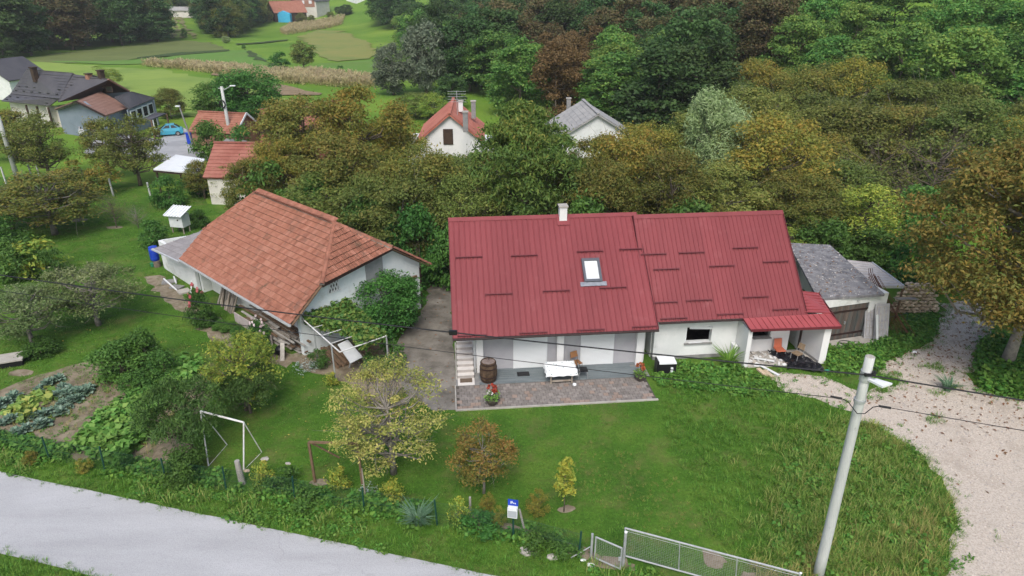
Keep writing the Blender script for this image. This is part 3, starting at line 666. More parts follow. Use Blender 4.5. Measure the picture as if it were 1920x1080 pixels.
TM = [M_tile, M_tile, M_tileb, M_tileold]; tms = [tile_mesh(m) for m in (M_tile, M_tileb, M_tileold)]; tms = [tms[0], tms[0], tms[1], tms[2]]
def tile_plane(P, o, U, Sx, N, seed=0):
    """rows of tiles over polygon P; returns the placements"""
    loc = np.array([[(p - o) @ U, (p - o) @ Sx] for p in P]); lo, hi = loc.min(0), loc.max(0); out = []
    rg = np.random.default_rng(seed)
    for r in range(int((hi[1] - lo[1]) / TL) + 1):
        y = lo[1] + r * TL
        for c in range(int((hi[0] - lo[0]) / TW) + 2):
            x = lo[0] + TW * (c + .5)
            if inpoly(np.array([x]), np.array([min(y + TL * .45, hi[1] - .01)]), loc)[0]:
                out.append((o + U * x + Sx * (y - .03) + N * (.0 + rg.uniform(-.006, .008)), U * 1., Sx * 1., N, rg.normal(0, .012)))
    return out
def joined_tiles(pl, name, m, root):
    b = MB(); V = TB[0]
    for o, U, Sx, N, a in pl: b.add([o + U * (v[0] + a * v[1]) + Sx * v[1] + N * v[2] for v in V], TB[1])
    ob = b.build(name, m, root, kind='stuff'); ob.data.materials.append(M_tileshadedirt); ob.data.polygons.foreach_set('material_index', ([0] * NT + [1] * NT) * len(pl)); return ob
def tile_field(pl, name, root, wts=(.62, .2, .18)):
    k = rgt.choice(3, len(pl), p=wts)
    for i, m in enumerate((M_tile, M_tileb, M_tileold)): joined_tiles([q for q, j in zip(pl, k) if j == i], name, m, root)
Sf = nrm(BF.v * bwf + BF.z * bh); Nf = np.cross(BF.u, Sf)
tl = tile_plane(front, BF(0, 0, bez), BF.u, Sf, Nf, seed=3)
uh = BF.v; Sh = nrm(Rg(BL - lR) - (hipR[0] + hipR[1]) / 2); Sh = nrm(Sh - uh * (Sh @ uh)); Nh = np.cross(uh, Sh)
t2 = tile_plane(hipR, hipR[0], nrm(hipR[1] - hipR[0]), nrm(np.cross(Nh, nrm(hipR[1] - hipR[0]))), nrm(np.cross(nrm(hipR[1] - hipR[0]), nrm(np.cross(Nh, nrm(hipR[1] - hipR[0]))))), seed=5)
tl.sort(key=lambda q: np.linalg.norm(q[0] - CP)); rgt = np.random.default_rng(4)
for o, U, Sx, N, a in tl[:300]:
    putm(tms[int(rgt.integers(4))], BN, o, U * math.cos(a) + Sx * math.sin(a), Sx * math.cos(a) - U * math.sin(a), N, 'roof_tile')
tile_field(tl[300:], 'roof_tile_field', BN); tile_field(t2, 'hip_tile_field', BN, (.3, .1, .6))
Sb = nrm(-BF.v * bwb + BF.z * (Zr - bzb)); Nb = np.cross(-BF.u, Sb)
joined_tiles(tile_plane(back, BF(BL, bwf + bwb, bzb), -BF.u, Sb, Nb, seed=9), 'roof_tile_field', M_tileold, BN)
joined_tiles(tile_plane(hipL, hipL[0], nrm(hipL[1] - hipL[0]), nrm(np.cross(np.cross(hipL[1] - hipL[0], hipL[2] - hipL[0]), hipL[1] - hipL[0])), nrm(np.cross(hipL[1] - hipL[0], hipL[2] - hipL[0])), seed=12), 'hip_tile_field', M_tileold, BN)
rtm = MB()
for i in range(7): a = math.pi * i / 6; rtm.v += [V3(-.13 * math.cos(a), 0, .12 * math.sin(a)), V3(-.115 * math.cos(a), .4, .1 * math.sin(a))]
rtm.f = [(2 * i, 2 * i + 2, 2 * i + 3, 2 * i + 1) for i in range(6)]
rtme = mesh_np('ridge_tile', rtm.v, rtm.f, True); rtme.materials.append(M_tileold)
def ridge(a, b):
    d = b - a; n = int(np.linalg.norm(d) / .37); y = nrm(d); x = nrm(np.cross(y, (0, 0, 1))); z = np.cross(x, y)
    for i in range(n): putm(rtme, BN, a + d * (i / n) + z * (.02 + RNG.uniform(-.008, .008)), x, y, z, 'ridge_tile')
ridge(Rg(BL - lR), Rg(lL)); ridge(fr_(BL, fR), Rg(BL - lR)); ridge(fr_(0, fL), Rg(lL)); ridge(bk(BL, fR), Rg(BL - lR)); ridge(bk(BL, 1), bk(BL, fR))
# mortar along the hips, fascia, gutter
mo = MB()
for a, b in ((fr_(BL, fR), Rg(BL - lR)), (Rg(BL - lR), Rg(lL)), (Rg(lL), fr_(0, fL)), (bk(BL, fR), Rg(BL - lR))): mo.bar(a - V3(0, 0, .03), b - V3(0, 0, .03), .24, .1)
mo.build('mortar', M_conc, BN)
MB().bar(fr_(BL, fR) - V3(0, 0, .1), bk(BL, fR) - V3(0, 0, .1), .04, .16).build('fascia', M_brownsteel, BN)
MB().bar(fr_(0, 0) + BF.v * -.08 - V3(0, 0, .05), fr_(BL - .05, 0) + BF.v * -.08 - V3(0, 0, .05), .12, .1).build('gutter', M_zinc, BN)
MB().bar(fr_(-.0, .03) - V3(0, 0, .14), fr_(6.2, .03) - V3(0, 0, .14), .03, .16).build('eave_cloth', M('dark_green_cloth', (.02, .05, .05, 1), None, 1, .9), BN)
# walls: right gable (facing the yard), front wall set back, left and back walls
gs = BL - .55
zf = lambda t: (bez + bh * t / bwf if t < bwf else Zr + (bzb - Zr) * (t - bwf) / bwb) - .16
def gable_wall(s, name, m, zmax, holes=()):
    t0, t1 = .75, bwf + bwb - .35; ts = [t0, bwf * fR if zmax < 5 else bwf, bwf + bwb * .43, t1]
    P = [BF(s, t0, 0)] + [BF(s, t1, 0)] + [BF(s, t, min(zf(t), zmax)) for t in (t1, bwf + bwb * (fR + .02), bwf * fR, t0)]
    return MB().prism(P, BF.u * .28).build(name, m, BN)
M_barnwall = M('bluewash_render', (.7, .78, .8, 1), (.8, .86, .87, 1), 1.1, .92, .35, 25, stain=((.45, .42, .37, 1), .9, .58, .85))
gable_wall(gs - .28, 'gable_wall', M_barnwall, 99)
gable_wall(.5, 'gable_wall', M_white2, 99)
wallbox(BF, .8, gs - .3, 1.3, 1.55, 0, 3.0).build('front_wall', M_white2, BN)
wallbox(BF, .8, gs - .3, 8.5, 8.75, 0, 3.0).build('back_wall', M_white2, BN)
# gable hatch, garage door, old lattice opening
hx = lambda t, z: BF(gs + .012, t, z)
def on_gable(px, py):
    o = BF(gs, 0, 0); d = ray(px, py); t = ((o - CP) @ BF.u) / (d @ BF.u); q = CP + d * t - o; return q @ BF.v, q[2]
ta, za = on_gable(684, 500); tb, zb_ = on_gable(719, 525)
MB().box(BF(gs + .03, (ta + tb) / 2, (za + zb_) / 2 + .1), (.05, abs(tb - ta), abs(za - zb_) + .55), BF.ax()).build('hatch', M('grey_hatch', (.26, .28, .28, 1), (.32, .34, .34, 1), 3, .8), BN)
ta, za = on_gable(745, 545); tb, zb_ = on_gable(787, 590)
dmm = MB().box((0, 0, 0), (.05, .17, 2.1)); dbm = mesh_np('door_plank', dmm.v, dmm.f); dbm.materials.append(M('grey_door_boards', (.2, .2, .2, 1), (.28, .28, .27, 1), 4, .9, 0, 30, .2))
for i in range(14): put(dbm, BN, BF(gs + .03 + .008 * (i % 2), 8.3 - i * .18, 1.06), BF.ang, 'door_plank')
MB().box(BF(gs + .05, 7.15, 2.2), (.1, 2.7, .14), BF.ax()).build('door_lintel', M_brwood, BN)
ta, za = on_gable(625, 535)
lt = MB(); hb = MB()
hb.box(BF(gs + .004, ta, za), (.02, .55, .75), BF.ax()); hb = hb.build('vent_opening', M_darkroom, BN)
for i in range(4):
    f = -.25 + i * .17; lt.bar(BF(gs + .03, ta + f - .15, za - .4), BF(gs + .03, ta + f + .15, za + .4), .05); lt.bar(BF(gs + .05, ta + f + .15, za - .4), BF(gs + .05, ta + f - .15, za + .4), .05)
lt.build('lattice', M_pvc, hb)
MB().tube([BF(gs + .1, bwf + bwb - .4, 2.7), BF(gs + .1, bwf + bwb - .42, .05)], .05, 6).build('downpipe', M_brownsteel, BN)
# lean-to at the barn's far end
LB = thing('lean_to', 'white walled lean-to with grey sheet roof at the far end of the barn', 'shed', at(320, 500))
lq = [at(288, 467, 2.15), at(340, 489, 2.15), at(392, 432, 2.7), at(345, 436, 2.75)]
lq = [at(287, 466, 2.1), at(338, 490, 2.1), at(386, 428, 2.62), at(374, 434, 2.62)]
ribs_quad(LB, lq, 7, M('grey_shed_sheet', (.24, .225, .225, 1), (.31, .295, .29, 1), 2, .7), 'roof_panel', .03, .03, across=True)
MB().bar(lq[0] - V3(.05, .05, .03), lq[1] - V3(.05, .05, .03), .1, .1).build('gutter', M_zinc, LB)
w0, w1 = at(308, 503), at(372, 545); wd = nrm(w1 - w0); wn_ = V3(-wd[1], wd[0], 0)
MB().prism([w0, w1, w1 + wn_ * .2, w0 + wn_ * .2], (0, 0, 2.05)).build('front_wall', M_white2, LB)
MB().prism([w0, w0 + wn_ * .2 + wd * .0, w0 + wn_ * 2.2 + wd * .6, w0 + wn_ * 2.2 + wd * .8], (0, 0, 2.05)).build('end_wall', M_white2, LB)
# ------------------------------------------------------------------ far buildings, each corner surveyed at its height
def fpoly(root, name, pts, m, th=.14):
    P = [at(x, y, z) if not isinstance(x, np.ndarray) else x for x, y, z in pts]
    n = nrm(np.cross(P[1] - P[0], P[2] - P[0])); n = n if n[2] > 0 else -n
    return P, MB().prism([p - n * th for p in P], n * th).build(name, m, root)
def drop(root, a, b, m, name='wall', inset=.35, zb=-.5, th=.2, din=None, ztrim=.16):
    """wall hanging from roof points a-b down to the ground, pulled in by the eaves"""
    din = din if din is not None else V3(0, 0, 0); a = a + din * inset; b = b + din * inset
    P = [V3(a[0], a[1], zb), V3(b[0], b[1], zb), b - V3(0, 0, ztrim), a - V3(0, 0, ztrim)]
    n = nrm(np.cross(P[1] - P[0], P[3] - P[0]))
    if n @ din < 0: n = -n
    return MB().prism(P, n * th).build(name, m, root)
def courses(root, P, n, m, h=.06):
    """tile courses on a roof quad eaveL, eaveR, ridgeR, ridgeL"""
    nn = nrm(np.cross(P[1] - P[0], P[3] - P[0])); nn = nn if nn[2] > 0 else -nn; b = MB()
    for i in range(n):
        f, g = i / n, (i + 1) / n
        a0, a1 = P[0] + (P[3] - P[0]) * f, P[1] + (P[2] - P[1]) * f; b0, b1 = P[0] + (P[3] - P[0]) * g, P[1] + (P[2] - P[1]) * g
        b.add([a0, a1, a1 + nn * h, a0 + nn * h, b1 + nn * .01, b0 + nn * .01], [(0, 1, 2, 3), (3, 2, 4, 5)])
    return b.build('tile_courses', m, root)
def win(root, px, py, z, wpx, h, dirv, nrmv, framed=True, m=None):
    c = at(px, py, z) + nrmv * .03; ww = wpx; ax = (dirv, nrmv, V3(0, 0, 1))
    f = MB().box(c, (ww, .08, h), ax).build('window', M_pvc if framed else M_darkwood, root)
    MB().box(c + nrmv * .04, (ww - .22, .02, h - .22), ax).build('pane', m or M_glass, f); return f
# anthracite house complex, upper left
A = thing('house', 'long house with anthracite sheet roof and two dark chimneys at upper left', 'house', at(120, 240))
P, _ = fpoly(A, 'roof_slope', [(20, 176, 3.6), (112, 185, 4.2), (136, 138, 7.0), (50, 131, 7.0)], M_dark); courses(A, P, 9, M_dark)
P1 = P
P, _ = fpoly(A, 'roof_slope', [(2, 190, 3.0), (92, 199, 3.0), (112, 184, 4.16), (20, 176, 3.56)], M_dark); courses(A, P, 4, M_dark); PE = P
rr = P1[2] - P1[3]; back_ = nrm(V3(-rr[1], rr[0], 0)) if (V3(-rr[1], rr[0], 0))[1] > 0 else -nrm(V3(-rr[1], rr[0], 0))
MB().prism([P1[3], P1[2], P1[2] + back_ * 5 - V3(0, 0, 3.3), P1[3] + back_ * 5 - V3(0, 0, 3.3)], (0, 0, .12)).build('back_slope', M_dark, A)
drop(A, PE[0], PE[1], M_pale, din=back_, inset=1.0)
drop(A, PE[1], PE[1] + back_ * 9 , M_pale, din=-nrm(rr), inset=.5)
pw_ = MB()
for f in (.52, .74, .97): q_ = PE[0] + (PE[1] - PE[0]) * f; MB().bar(q_ * V3(1, 1, 0), q_ - V3(0, 0, .15), .2).build('porch_post', M_darkwood, A)
P, _ = fpoly(A, 'roof_slope', [(108, 190, 4.0), (186, 178, 4.2), (202, 148, 6.6), (137, 139, 6.9)], M_dark); courses(A, P, 10, M_dark); P2 = P
P, _ = fpoly(A, 'roof_slope', [(202, 147, 6.6), (188, 172, 4.6), (191, 172, 4.6), (205, 149, 6.5)], M_brown, .2)
gA, gBl, gBr = at(203, 150, 6.5), at(188, 176, 4.3), at(243, 172, 4.6)
MB().prism([gBl, gBr, gA, ], -nrm(np.cross(gBr - gBl, gA - gBl)) * .15).build('gable', M_darkwood, A)
MB().prism([V3(gBl[0], gBl[1], -.3), V3(gBr[0], gBr[1], -.3), gBr, gBl], back_ * .2).build('wall', M_bluewall, A)
MB().bar(gA + V3(0, 0, .1), gBr + V3(0, -.1, .08), .3, .18).build('verge_trim', M_brown, A)
MB().prism([gA + V3(0, 0, .02), gBr, gBr + V3(-6, 6, 0), gA + V3(-6, 6, 0)], (0, 0, .12)).build('back_slope', M_dark, A)
gdir = nrm((gBr - gBl) * V3(1, 1, 0)); gout = V3(gdir[1], -gdir[0], 0)
win(A, 205, 167, 5.2, .9, .8, gdir, gout, False)
P, _ = fpoly(A, 'roof_slope', [(103, 205, 3.2), (142, 190, 4.7), (142.5, 189.5, 4.72), (120, 198, 3.9)], M_dark)
P, _ = fpoly(A, 'roof_slope', [(196, 217, 3.1), (243, 201, 3.1), (190, 172, 4.8), (142, 190, 4.7)], M_brown); PB = P; courses(A, P, 8, M_brown, .03)
MB().prism([PB[3], PB[2], at(150, 185, 3.2) + V3(0, 3, 0), at(103, 205, 3.2)], (0, 0, .1)).build('roof_slope', M_brown, A)
aL, aR = at(105, 205, 3.1), PB[0]; bd = nrm((aR - aL) * V3(1, 1, 0)); bn_ = V3(bd[1], -bd[0], 0); ap_ = aL + bd * ((PB[3] - aL) @ bd); ap_[2] = PB[3][2]
MB().prism([V3(aL[0], aL[1], -.3) + bd * .3, V3(aR[0], aR[1], -.3) - bd * .25, aR - V3(0, 0, .15) - bd * .25, ap_ - V3(0, 0, .15), aL - V3(0, 0, .1) + bd * .3], -bn_ * .25).build('wall', M_bluewall, A)
MB().bar(aL, PB[3], .12, .22).build('verge_trim', M_brownsteel, A); MB().bar(PB[3], aR, .12, .22).build('verge_trim', M_brownsteel, A)
cd_ = nrm((PB[1] - PB[0]) * V3(1, 1, 0)); cn_ = V3(cd_[1], -cd_[0], 0)
drop(A, PB[0] , PB[1], M_bluewall, din=-cn_, inset=.3, zb=-.3)
win(A, 219, 220, 1.7, 1.7, 1.6, cd_, cn_)
P, _ = fpoly(A, 'roof_slope', [(243, 204, 3.2), (291, 184, 3.6), (246, 172, 4.9), (214, 182, 4.7)], M_dark); PC = P; ribs_quad(A, [p + V3(0, 0, .02) for p in P], 12, M_dark, 'roof_panel', .02, .04)
ed = nrm((PC[1] - PC[0]) * V3(1, 1, 0)); en = V3(ed[1], -ed[0], 0)
drop(A, PC[0], PC[1], M_bluewall, din=-en, inset=.25, zb=-.3)
drop(A, PC[1], PC[1] - en * 6, M_bluewall, din=-ed, inset=.3, zb=-.3)
for f in (.14, .36, .58, .80):
    q_ = PC[0] + (PC[1] - PC[0]) * f - en * .22; c = V3(q_[0], q_[1], 2.1 + .35 * f) + en * .03
    f_ = MB().box(c, (1.25, .08, 1.5), (ed, en, V3(0, 0, 1))).build('window', M_pvc, A); MB().box(c + en * .045, (.95, .02, 1.2), (ed, en, V3(0, 0, 1))).build('pane', M_glass, f_)
P, _ = fpoly(A, 'porch_roof', [(270, 222, 2.6), (283, 224, 2.5), (312, 212, 2.6), (290, 211, 2.9)], M_dark)
for p in (P[1], P[2]): MB().bar(p * V3(1, 1, 0), p - V3(0, 0, .1), .16).build('porch_post', M_brwood, A)
MB().bar(P[1] * V3(1, 1, 0) + V3(0, 0, .8), P[2] * V3(1, 1, 0) + V3(0, 0, .8), .05, .7).build('porch_rail', M_rust, A)
win(A, 291, 232, 1.1, .9, 2.0, ed, en)
for (x, y, z, hh, m) in ((66, 143, 6.4, 1.9, M_darkwood), (192, 151, 6.3, 2.1, M_darkwood), (168, 150, 6.3, 1.3, M_brickwall)):
    c_ = MB().box(at(x, y, z) + V3(0, 0, hh * .1), (.62, .62, hh), (nrm(rr * V3(1, 1, 0)), back_, V3(0, 0, 1))).build('chimney', m, A)
    MB().box(at(x, y, z) + V3(0, 0, hh * .62), (.8, .8, .12), (nrm(rr * V3(1, 1, 0)), back_, V3(0, 0, 1))).build('cap', M_darkwood, c_)
def row_guards(P, fy, n):
    for i in range(n):
        f = (i + .5) / n; a = P[0] + (P[3] - P[0]) * fy; b = P[1] + (P[2] - P[1]) * fy; c = a + (b - a) * f; d_ = nrm(b - a)
        MB().bar(c - d_ * .28 + V3(0, 0, .14), c + d_ * .28 + V3(0, 0, .14), .1, .1).build('snow_guard', M_black, A)
row_guards(P1, .3, 6); row_guards(P1, .12, 6); row_guards(PE, .55, 6); row_guards(PE, .2, 6); row_guards(P2, .55, 3)
# white gable at the left edge
WG = thing('house', 'weather stained white gable wall at the left edge of the picture', 'house', at(-10, 190))
P = [at(-90, 180, 0), at(28, 186, 0), at(30, 152, 3.4), at(-20, 120, 6.3), at(-90, 150, 4)]
wgb = at(28, 186, 0); wdx = V3(1, -.15, 0); wdx = nrm(wdx); WF = Fr(-12, *(at(27, 188, 0)[:2]))
MB().prism([WF(-9, 0, 0), WF(0, 0, 0), WF(0, 0, 3.3), WF(-4.5, 0, 6), WF(-9, 0, 3.3)], WF.v * 8).build('wall', M_white2, WG)
for sgn, a in ((1, .3), (-1, -9.3)):
    MB().prism([WF(a, -.3, 3.1), WF(-4.5, -.3, 6.15), WF(-4.5, 8.3, 6.15), WF(a, 8.3, 3.1)], (0, 0, .14)).build('roof_slope', M_dark, WG)
def gable_house(root, F, W, D, E, Rz, m_roof, m_wall, nc=10, o=.35, z0=-.5, courses_h=.05):
    """ridge along u; front slope at t = 0"""
    for t0, nm in ((0, 1), (2 * D, -1)):
        u0, u1 = (0, W) if nm == 1 else (W, 0)
        P = [F(u0, t0, E), F(u1, t0, E), F(u1, D, E + Rz), F(u0, D, E + Rz)]
        n = nrm(np.cross(P[1] - P[0], P[3] - P[0])); MB().prism([p - n * .15 for p in P], n * .15).build('roof_slope', m_roof, root)
        if nc: courses(root, P, nc, m_roof, courses_h)
    zt = lambda t: E + Rz * min(t, 2 * D - t) / D - .17
    MB().prism([F(o, o, z0), F(o, 2 * D - o, z0), F(o, 2 * D - o, zt(o)), F(o, D, zt(D)), F(o, o, zt(o))], F.u * (W - 2 * o)).build('wall', m_wall, root)
    MB().bar(F(-.05, D, E + Rz + .06), F(W + .05, D, E + Rz + .06), .3, .12).build('ridge_cap', m_roof, root)
def chim(root, p, h, m=None, s=.45):
    c = MB().box(p + V3(0, 0, h * .2), (s, s, h)).build('chimney', m or M_plinth, root); MB().box(p + V3(0, 0, h * .72), (s + .12, s + .12, .1)).build('cap', M_conc2, c)
RHF = Fr(92, *(at(908, 266, 4)[:2]))
RH = thing('house', 'white house with orange red tiled gable roof and three chimneys beyond the walnut trees', 'house', RHF(0, 3.3))
gable_house(RH, RHF, 9.5, 3.3, 4, 2.7, M_tilewarm, M_white, 14)
for x, y, z, h in ((864, 203, 6.5, 1.0), (888, 212, 5.8, 1.7), (873, 236, 6.0, 1.8)): chim(RH, at(x, y, z), h, M_plinth if y > 210 else M_white)
q_ = RHF(.33, 3.3, 4.6); f_ = MB().box(RHF(.32, 3.5, 4.45), (.08, .95, 1.5), RHF.ax()).build('window', M_darkwood, RH)
f_ = MB().box(RHF(.32, 1.1, 2.6), (.08, .6, .7), RHF.ax()).build('window', M_pvc, RH); MB().box(RHF(.27, 1.1, 2.6), (.04, .4, .5), RHF.ax()).build('pane', M_glass, f_)
MB().prism([RHF(1.2, -1.6, 3.4), RHF(4.5, -1.6, 3.4), RHF(4.5, -.05, 3.7), RHF(1.2, -.05, 3.7)], (0, 0, .12)).build('balcony_roof', M_pvc, RH)
wallbox(RHF, 1.3, 4.4, -1.5, .3, 0, 3.35).build('wing_wall', M_white, RH)
wallbox(RHF, 5, 8, 6.3, 8, 0, 3.3).build('wing_wall', M_white, RH)
an = MB(); p0 = at(857, 196, 7.2); an.tube([p0 - V3(0, 0, 1), p0 + V3(0, 0, 1.3)], .03, 5)
for i in range(5): an.bar(p0 + V3(-.9, i * .02, 1.25 - i * .25), p0 + V3(.9, i * .02, 1.25 - i * .25), .03)
an.build('aerial', M_steel, RH)
gh0 = at(1122, 214, 6.4); GHF = Fr(128, 0, 0)
gu = nrm((at(1086, 181, 6.4) - gh0) * V3(1, 1, 0)); GHF = Fr(math.degrees(math.atan2(gu[1], gu[0])), 0, 0); GHF.o = gh0 * V3(1, 1, 0) - GHF.v * 4.2
GH = thing('house', 'white house with pale grey fibre cement roof behind the cherry tree', 'house', GHF(0, 4.2))
gable_house(GH, GHF, 9, 4.2, 3.9, 2.5, M_fibre, M_white2, 9, courses_h=.04)
chim(GH, at(1066, 199, 5.6), 1.2)
f_ = MB().box(GHF(.31, 3.0, 3.6), (.1, 1.3, 1.3), GHF.ax()).build('window', M_rust, GH)
# tiled sheds and houses between the trees on the left
sh0 = at(380, 333, 2.5); sh1 = at(450, 338, 2.5)
TS = thing('shed', 'shed with bright red interlocking tile roof behind the barn', 'shed', sh0 * V3(1, 1, 0))
TSF = Fr(-4, sh0[0], sh0[1]); gable_house(TS, TSF, 4.2, 3.1, 2.5, 2.4, M_tilefar, M_pale, 10, .25)
TS2 = thing('shed', 'taller brownish red tiled shed half hidden by the walnut trees', 'shed', TSF(6.5, 1))
gable_house(TS2, Fr(-4, *TSF(4.35, -.2)[:2]), 9.0, 3.6, 2.6, 2.9, M_tilefar2, M_pale, 10, .25)
bs = at(352, 247, 2.3); BSF = Fr(-14, bs[0], bs[1])
BS = thing('shed', 'long low brick shed with weathered tile roof beside the parking yard', 'shed', BSF(3, 2))
gable_house(BS, BSF, 6.4, 2.5, 2.3, 1.9, M_tilefar2, M_brickwall, 9, .25); MB().bar(BSF(6.42, 0, 2.35), BSF(6.42, 2.5, 4.28), .08, .22).build('verge_trim', M_pvc, BS); MB().bar(BSF(6.42, 2.5, 4.28), BSF(6.42, 5, 2.35), .08, .22).build('verge_trim', M_pvc, BS)
bs = at(513, 252, 2.4); BXF = Fr(32, bs[0], bs[1])
BX = thing('barn', 'dark boarded barn with red tiled roof left of the tall walnut tree', 'barn', BXF(3, 2))
BXF.o = at(478, 236, 2.4) * V3(1, 1, 0); BXF = Fr(42, *(at(513, 252, 2.3)[:2])); gable_house(BX, BXF, 10, 2.7, 2.3, 2.4, M_tilefar, M_darkwood, 9, .25)
FS = thing('shed', 'flat grey roofed shed around the lamp pole', 'shed', at(440, 272))
MB().prism([at(405, 278, 2), at(470, 282, 2), at(462, 266, 2.1), at(425, 262, 2.1)], (0, 0, .15)).build('roof', M_plinth, FS)
MB().prism([at(408, 279, 1.9), at(467, 282, 1.9), at(460, 270, 1.9), at(427, 266, 1.9)], (0, 0, -2)).build('wall', M_pale, FS)
CP_ = thing('carport', 'carport with bright white sheet roof under the orchard trees', 'carport', at(340, 330))
MB().prism([at(288, 319, 2.3), at(372, 327, 2.3), at(384, 300, 2.45), at(330, 292, 2.45)], (0, 0, .12)).build('roof', M('white_sheet', (.78, .8, .82, 1), (.72, .75, .76, 1), 2, .4), CP_)
MB().bar(at(288, 320, 2.2), at(372, 328, 2.2), .1, .25).build('beam', M_darkwood, CP_)
for x, y in ((293, 319), (366, 326), (332, 294), (380, 301)): p = at(x, y, 2.2); MB().bar(p * V3(1, 1, 0), p, .14).build('post', M_darkwood, CP_)
_, parkQ = sheet('parking_yard', gp([(180, 245), (300, 262), (345, 240), (365, 262), (380, 285), (395, 300), (330, 310), (250, 290), (160, 290)]), M('asphalt_yard', (.3, .31, .32, 1), (.38, .39, .4, 1), .4, .9), .05, 'grey parking yard in front of the blue house', amp=.3, step=1.5)
# far farm buildings
def farbox(label, cat, px, py, ang, W, D, E, Rz, mr, mw, off_=(0, 0)):
    p = G(px, py); F = Fr(ang, p[0], p[1]); r = thing(cat.replace(' ', '_'), label, cat, p)
    F.o = p.copy(); gable_house(r, F, W, D, E, Rz, mr, mw, 0, .5); return r, F
r, F = farbox('weathered red roofed wooden barn beside the blue tarpaulin far down the valley', 'barn', 516, 42, 35, 16, 6.5, 4, 5, M_tilefar2, M_darkwood)
r, F = farbox('two storey white and brick house with dark gable roof above the far maize', 'house', 596, 34, 75, 14, 7.5, 7.5, 4, M_dark, M_pale)
for i in range(3): MB().box(F(.45, 3.5 + i * 4, 7.2), (.15, 1.6, 1.4), F.ax()).build('window', M_pvc, r)
MB().box(F(.47, 7.5, 6.6), (.1, 12.5, 3.2), F.ax()).build('brick_band', M_brickwall, r)
r, F = farbox('small white house at the very top between the fields', 'house', 668, 8, 40, 14, 6, 6, 3.5, M_dark, M_white)
r, F = farbox('little grey roofed hut above the left vineyard plot', 'hut', 306, 31, 0, 14, 4, 2.5, 1.5, M_fibre, M_pale)
r, F = farbox('red roofed house at the top left between dark woods', 'house', 240, 13, 10, 16, 7, 7, 5, M_tilefar, M_rust)
bt_ = G(532, 42); solo(MB().prism([bt_ + V3(-3.5, 0, 0), bt_ + V3(3.5, -1, 0), bt_ + V3(3.5, -1, 3.6), bt_ + V3(0, -.5, 5), bt_ + V3(-3.5, 0, 3.6)], (0, 3, 0)), 'tarpaulin_tent', M('blue_tarp', (.05, .42, .7, 1), (.08, .48, .75, 1), 1, .6), 'bright blue tarpaulin tent before the weathered far barn', 'tent', bt_)
# ------------------------------------------------------------------ street furniture, fences, poles
Z3 = V3(0, 0, 1)
def lineX(a, b, n): return [a + (b - a) * i / (n - 1) for i in range(n)]
# big concrete pole
pb = at(1533, 1084); PT = pb + V3(-.05, 0, 8.42)
PO = thing('utility_pole', 'tall round concrete pole with lamp arm beside the long grass', 'pole', pb)
MB().tube(lineX(pb - V3(0, 0, .3), PT, 8), [.172 - .0062 * i for i in range(8)], 20).build('shaft', M_polec, PO, smooth=True)
MB().tube([PT + V3(0, 0, -.01), PT + V3(0, 0, .015)], [.125, .105], 20).build('cap', M_conc2, PO)
MB().tube([PT - V3(0, 0, .78), PT - V3(0, 0, .45)], .155, 20).build('steel_band', M_steel, PO)
MB().tube([PT - V3(0, 0, 1.5), PT - V3(0, 0, 1.4)], .16, 20).build('steel_band', M_steel, PO)
hk = MB(); hk.tube([PT + V3(.12, -.1, -.3), PT + V3(.2, -.16, -.28), PT + V3(.2, -.16, -.45), PT + V3(.14, -.1, -.48)], .014, 6); hk.box(PT + V3(.02, -.16, -.5), (.3, .07, .08)); hk.box(PT + V3(.1, -.18, -.42), (.08, .06, .12)); hk.build('clamp', M_black, PO)
la = MB(); la.prism([PT + V3(-.02, -.12, -.7), PT + V3(.24, -.15, -.68), PT + V3(.5, -.5, -.62), PT + V3(.18, -.6, -.66)], (0, 0, .06)); la.build('lamp_head', M_pvc, PO)
MB().bar(PT + V3(.08, -.1, -.66), PT + V3(.3, -.4, -.64), .07).build('lamp_arm', M_steel, PO)
def cable(label, pts, r):
    n = 14; P = []
    for a, b, sag in pts:
        for i in range(n): f = i / n; P.append(a + (b - a) * f - Z3 * sag * 4 * f * (1 - f))
    P.append(pts[-1][1]); return solo(MB().tube(P, r, 6), 'cable', M_cable, label, 'cable', P[len(P) // 2])
cA = PT - V3(.0, .14, .52); far_r = PT + V3(34, -9.3, -.4); far_l = V3(-34.5, 28.6, 7.95)
cable('thick black cable sagging from the left edge to the clamp at the pole top', [(far_l, cA, .45)], .022)
cable('thick black cable from the pole clamp to the right edge', [(cA, far_r, .5)], .022)
cB = PT - V3(.0, .18, 1.45); cBl = cB + V3(-.55, .14, .08); cBr = cB + V3(.42, -.12, .0)
cable('thin lower cable from the left edge to the small black splice', [(far_l - V3(0, 0, .75), cBl, .35)], .011)
cable('thin lower cable from the right splice to the right edge', [(cBr, far_r - V3(0, 0, 1.2), .4)], .011)
solo(MB().tube([cBl, cBl + V3(.18, -.04, -.08), cB + V3(-.12, -.06, -.3), cB + V3(.1, -.06, -.3), cBr + V3(-.15, .03, -.06), cBr], .014, 6), 'cable_loop', M_cable, 'slack black loop of cable hanging across the pole below the lamp', 'cable')
for a, d, t in ((cBl, V3(-.3, .07, .03), 'left'), (cBr, V3(.3, -.07, -.02), 'right')):
    solo(MB().tube([a, a + d], .035, 8), 'splice_sleeve', M_black, 'black splice sleeve on the thin cable just %s of the concrete pole' % t, 'splice')
bx = min((far_l + (cA - far_l) * f - Z3 * (.45 * 4 * f * (1 - f)) for f in np.linspace(.3, .95, 300)), key=lambda q: abs(pj(q)[0] - 852))
solo(MB().box(bx, (.26, .1, .15)), 'junction_box', M_black, 'small black box hanging on the thick cable before the red roof', 'junction box')
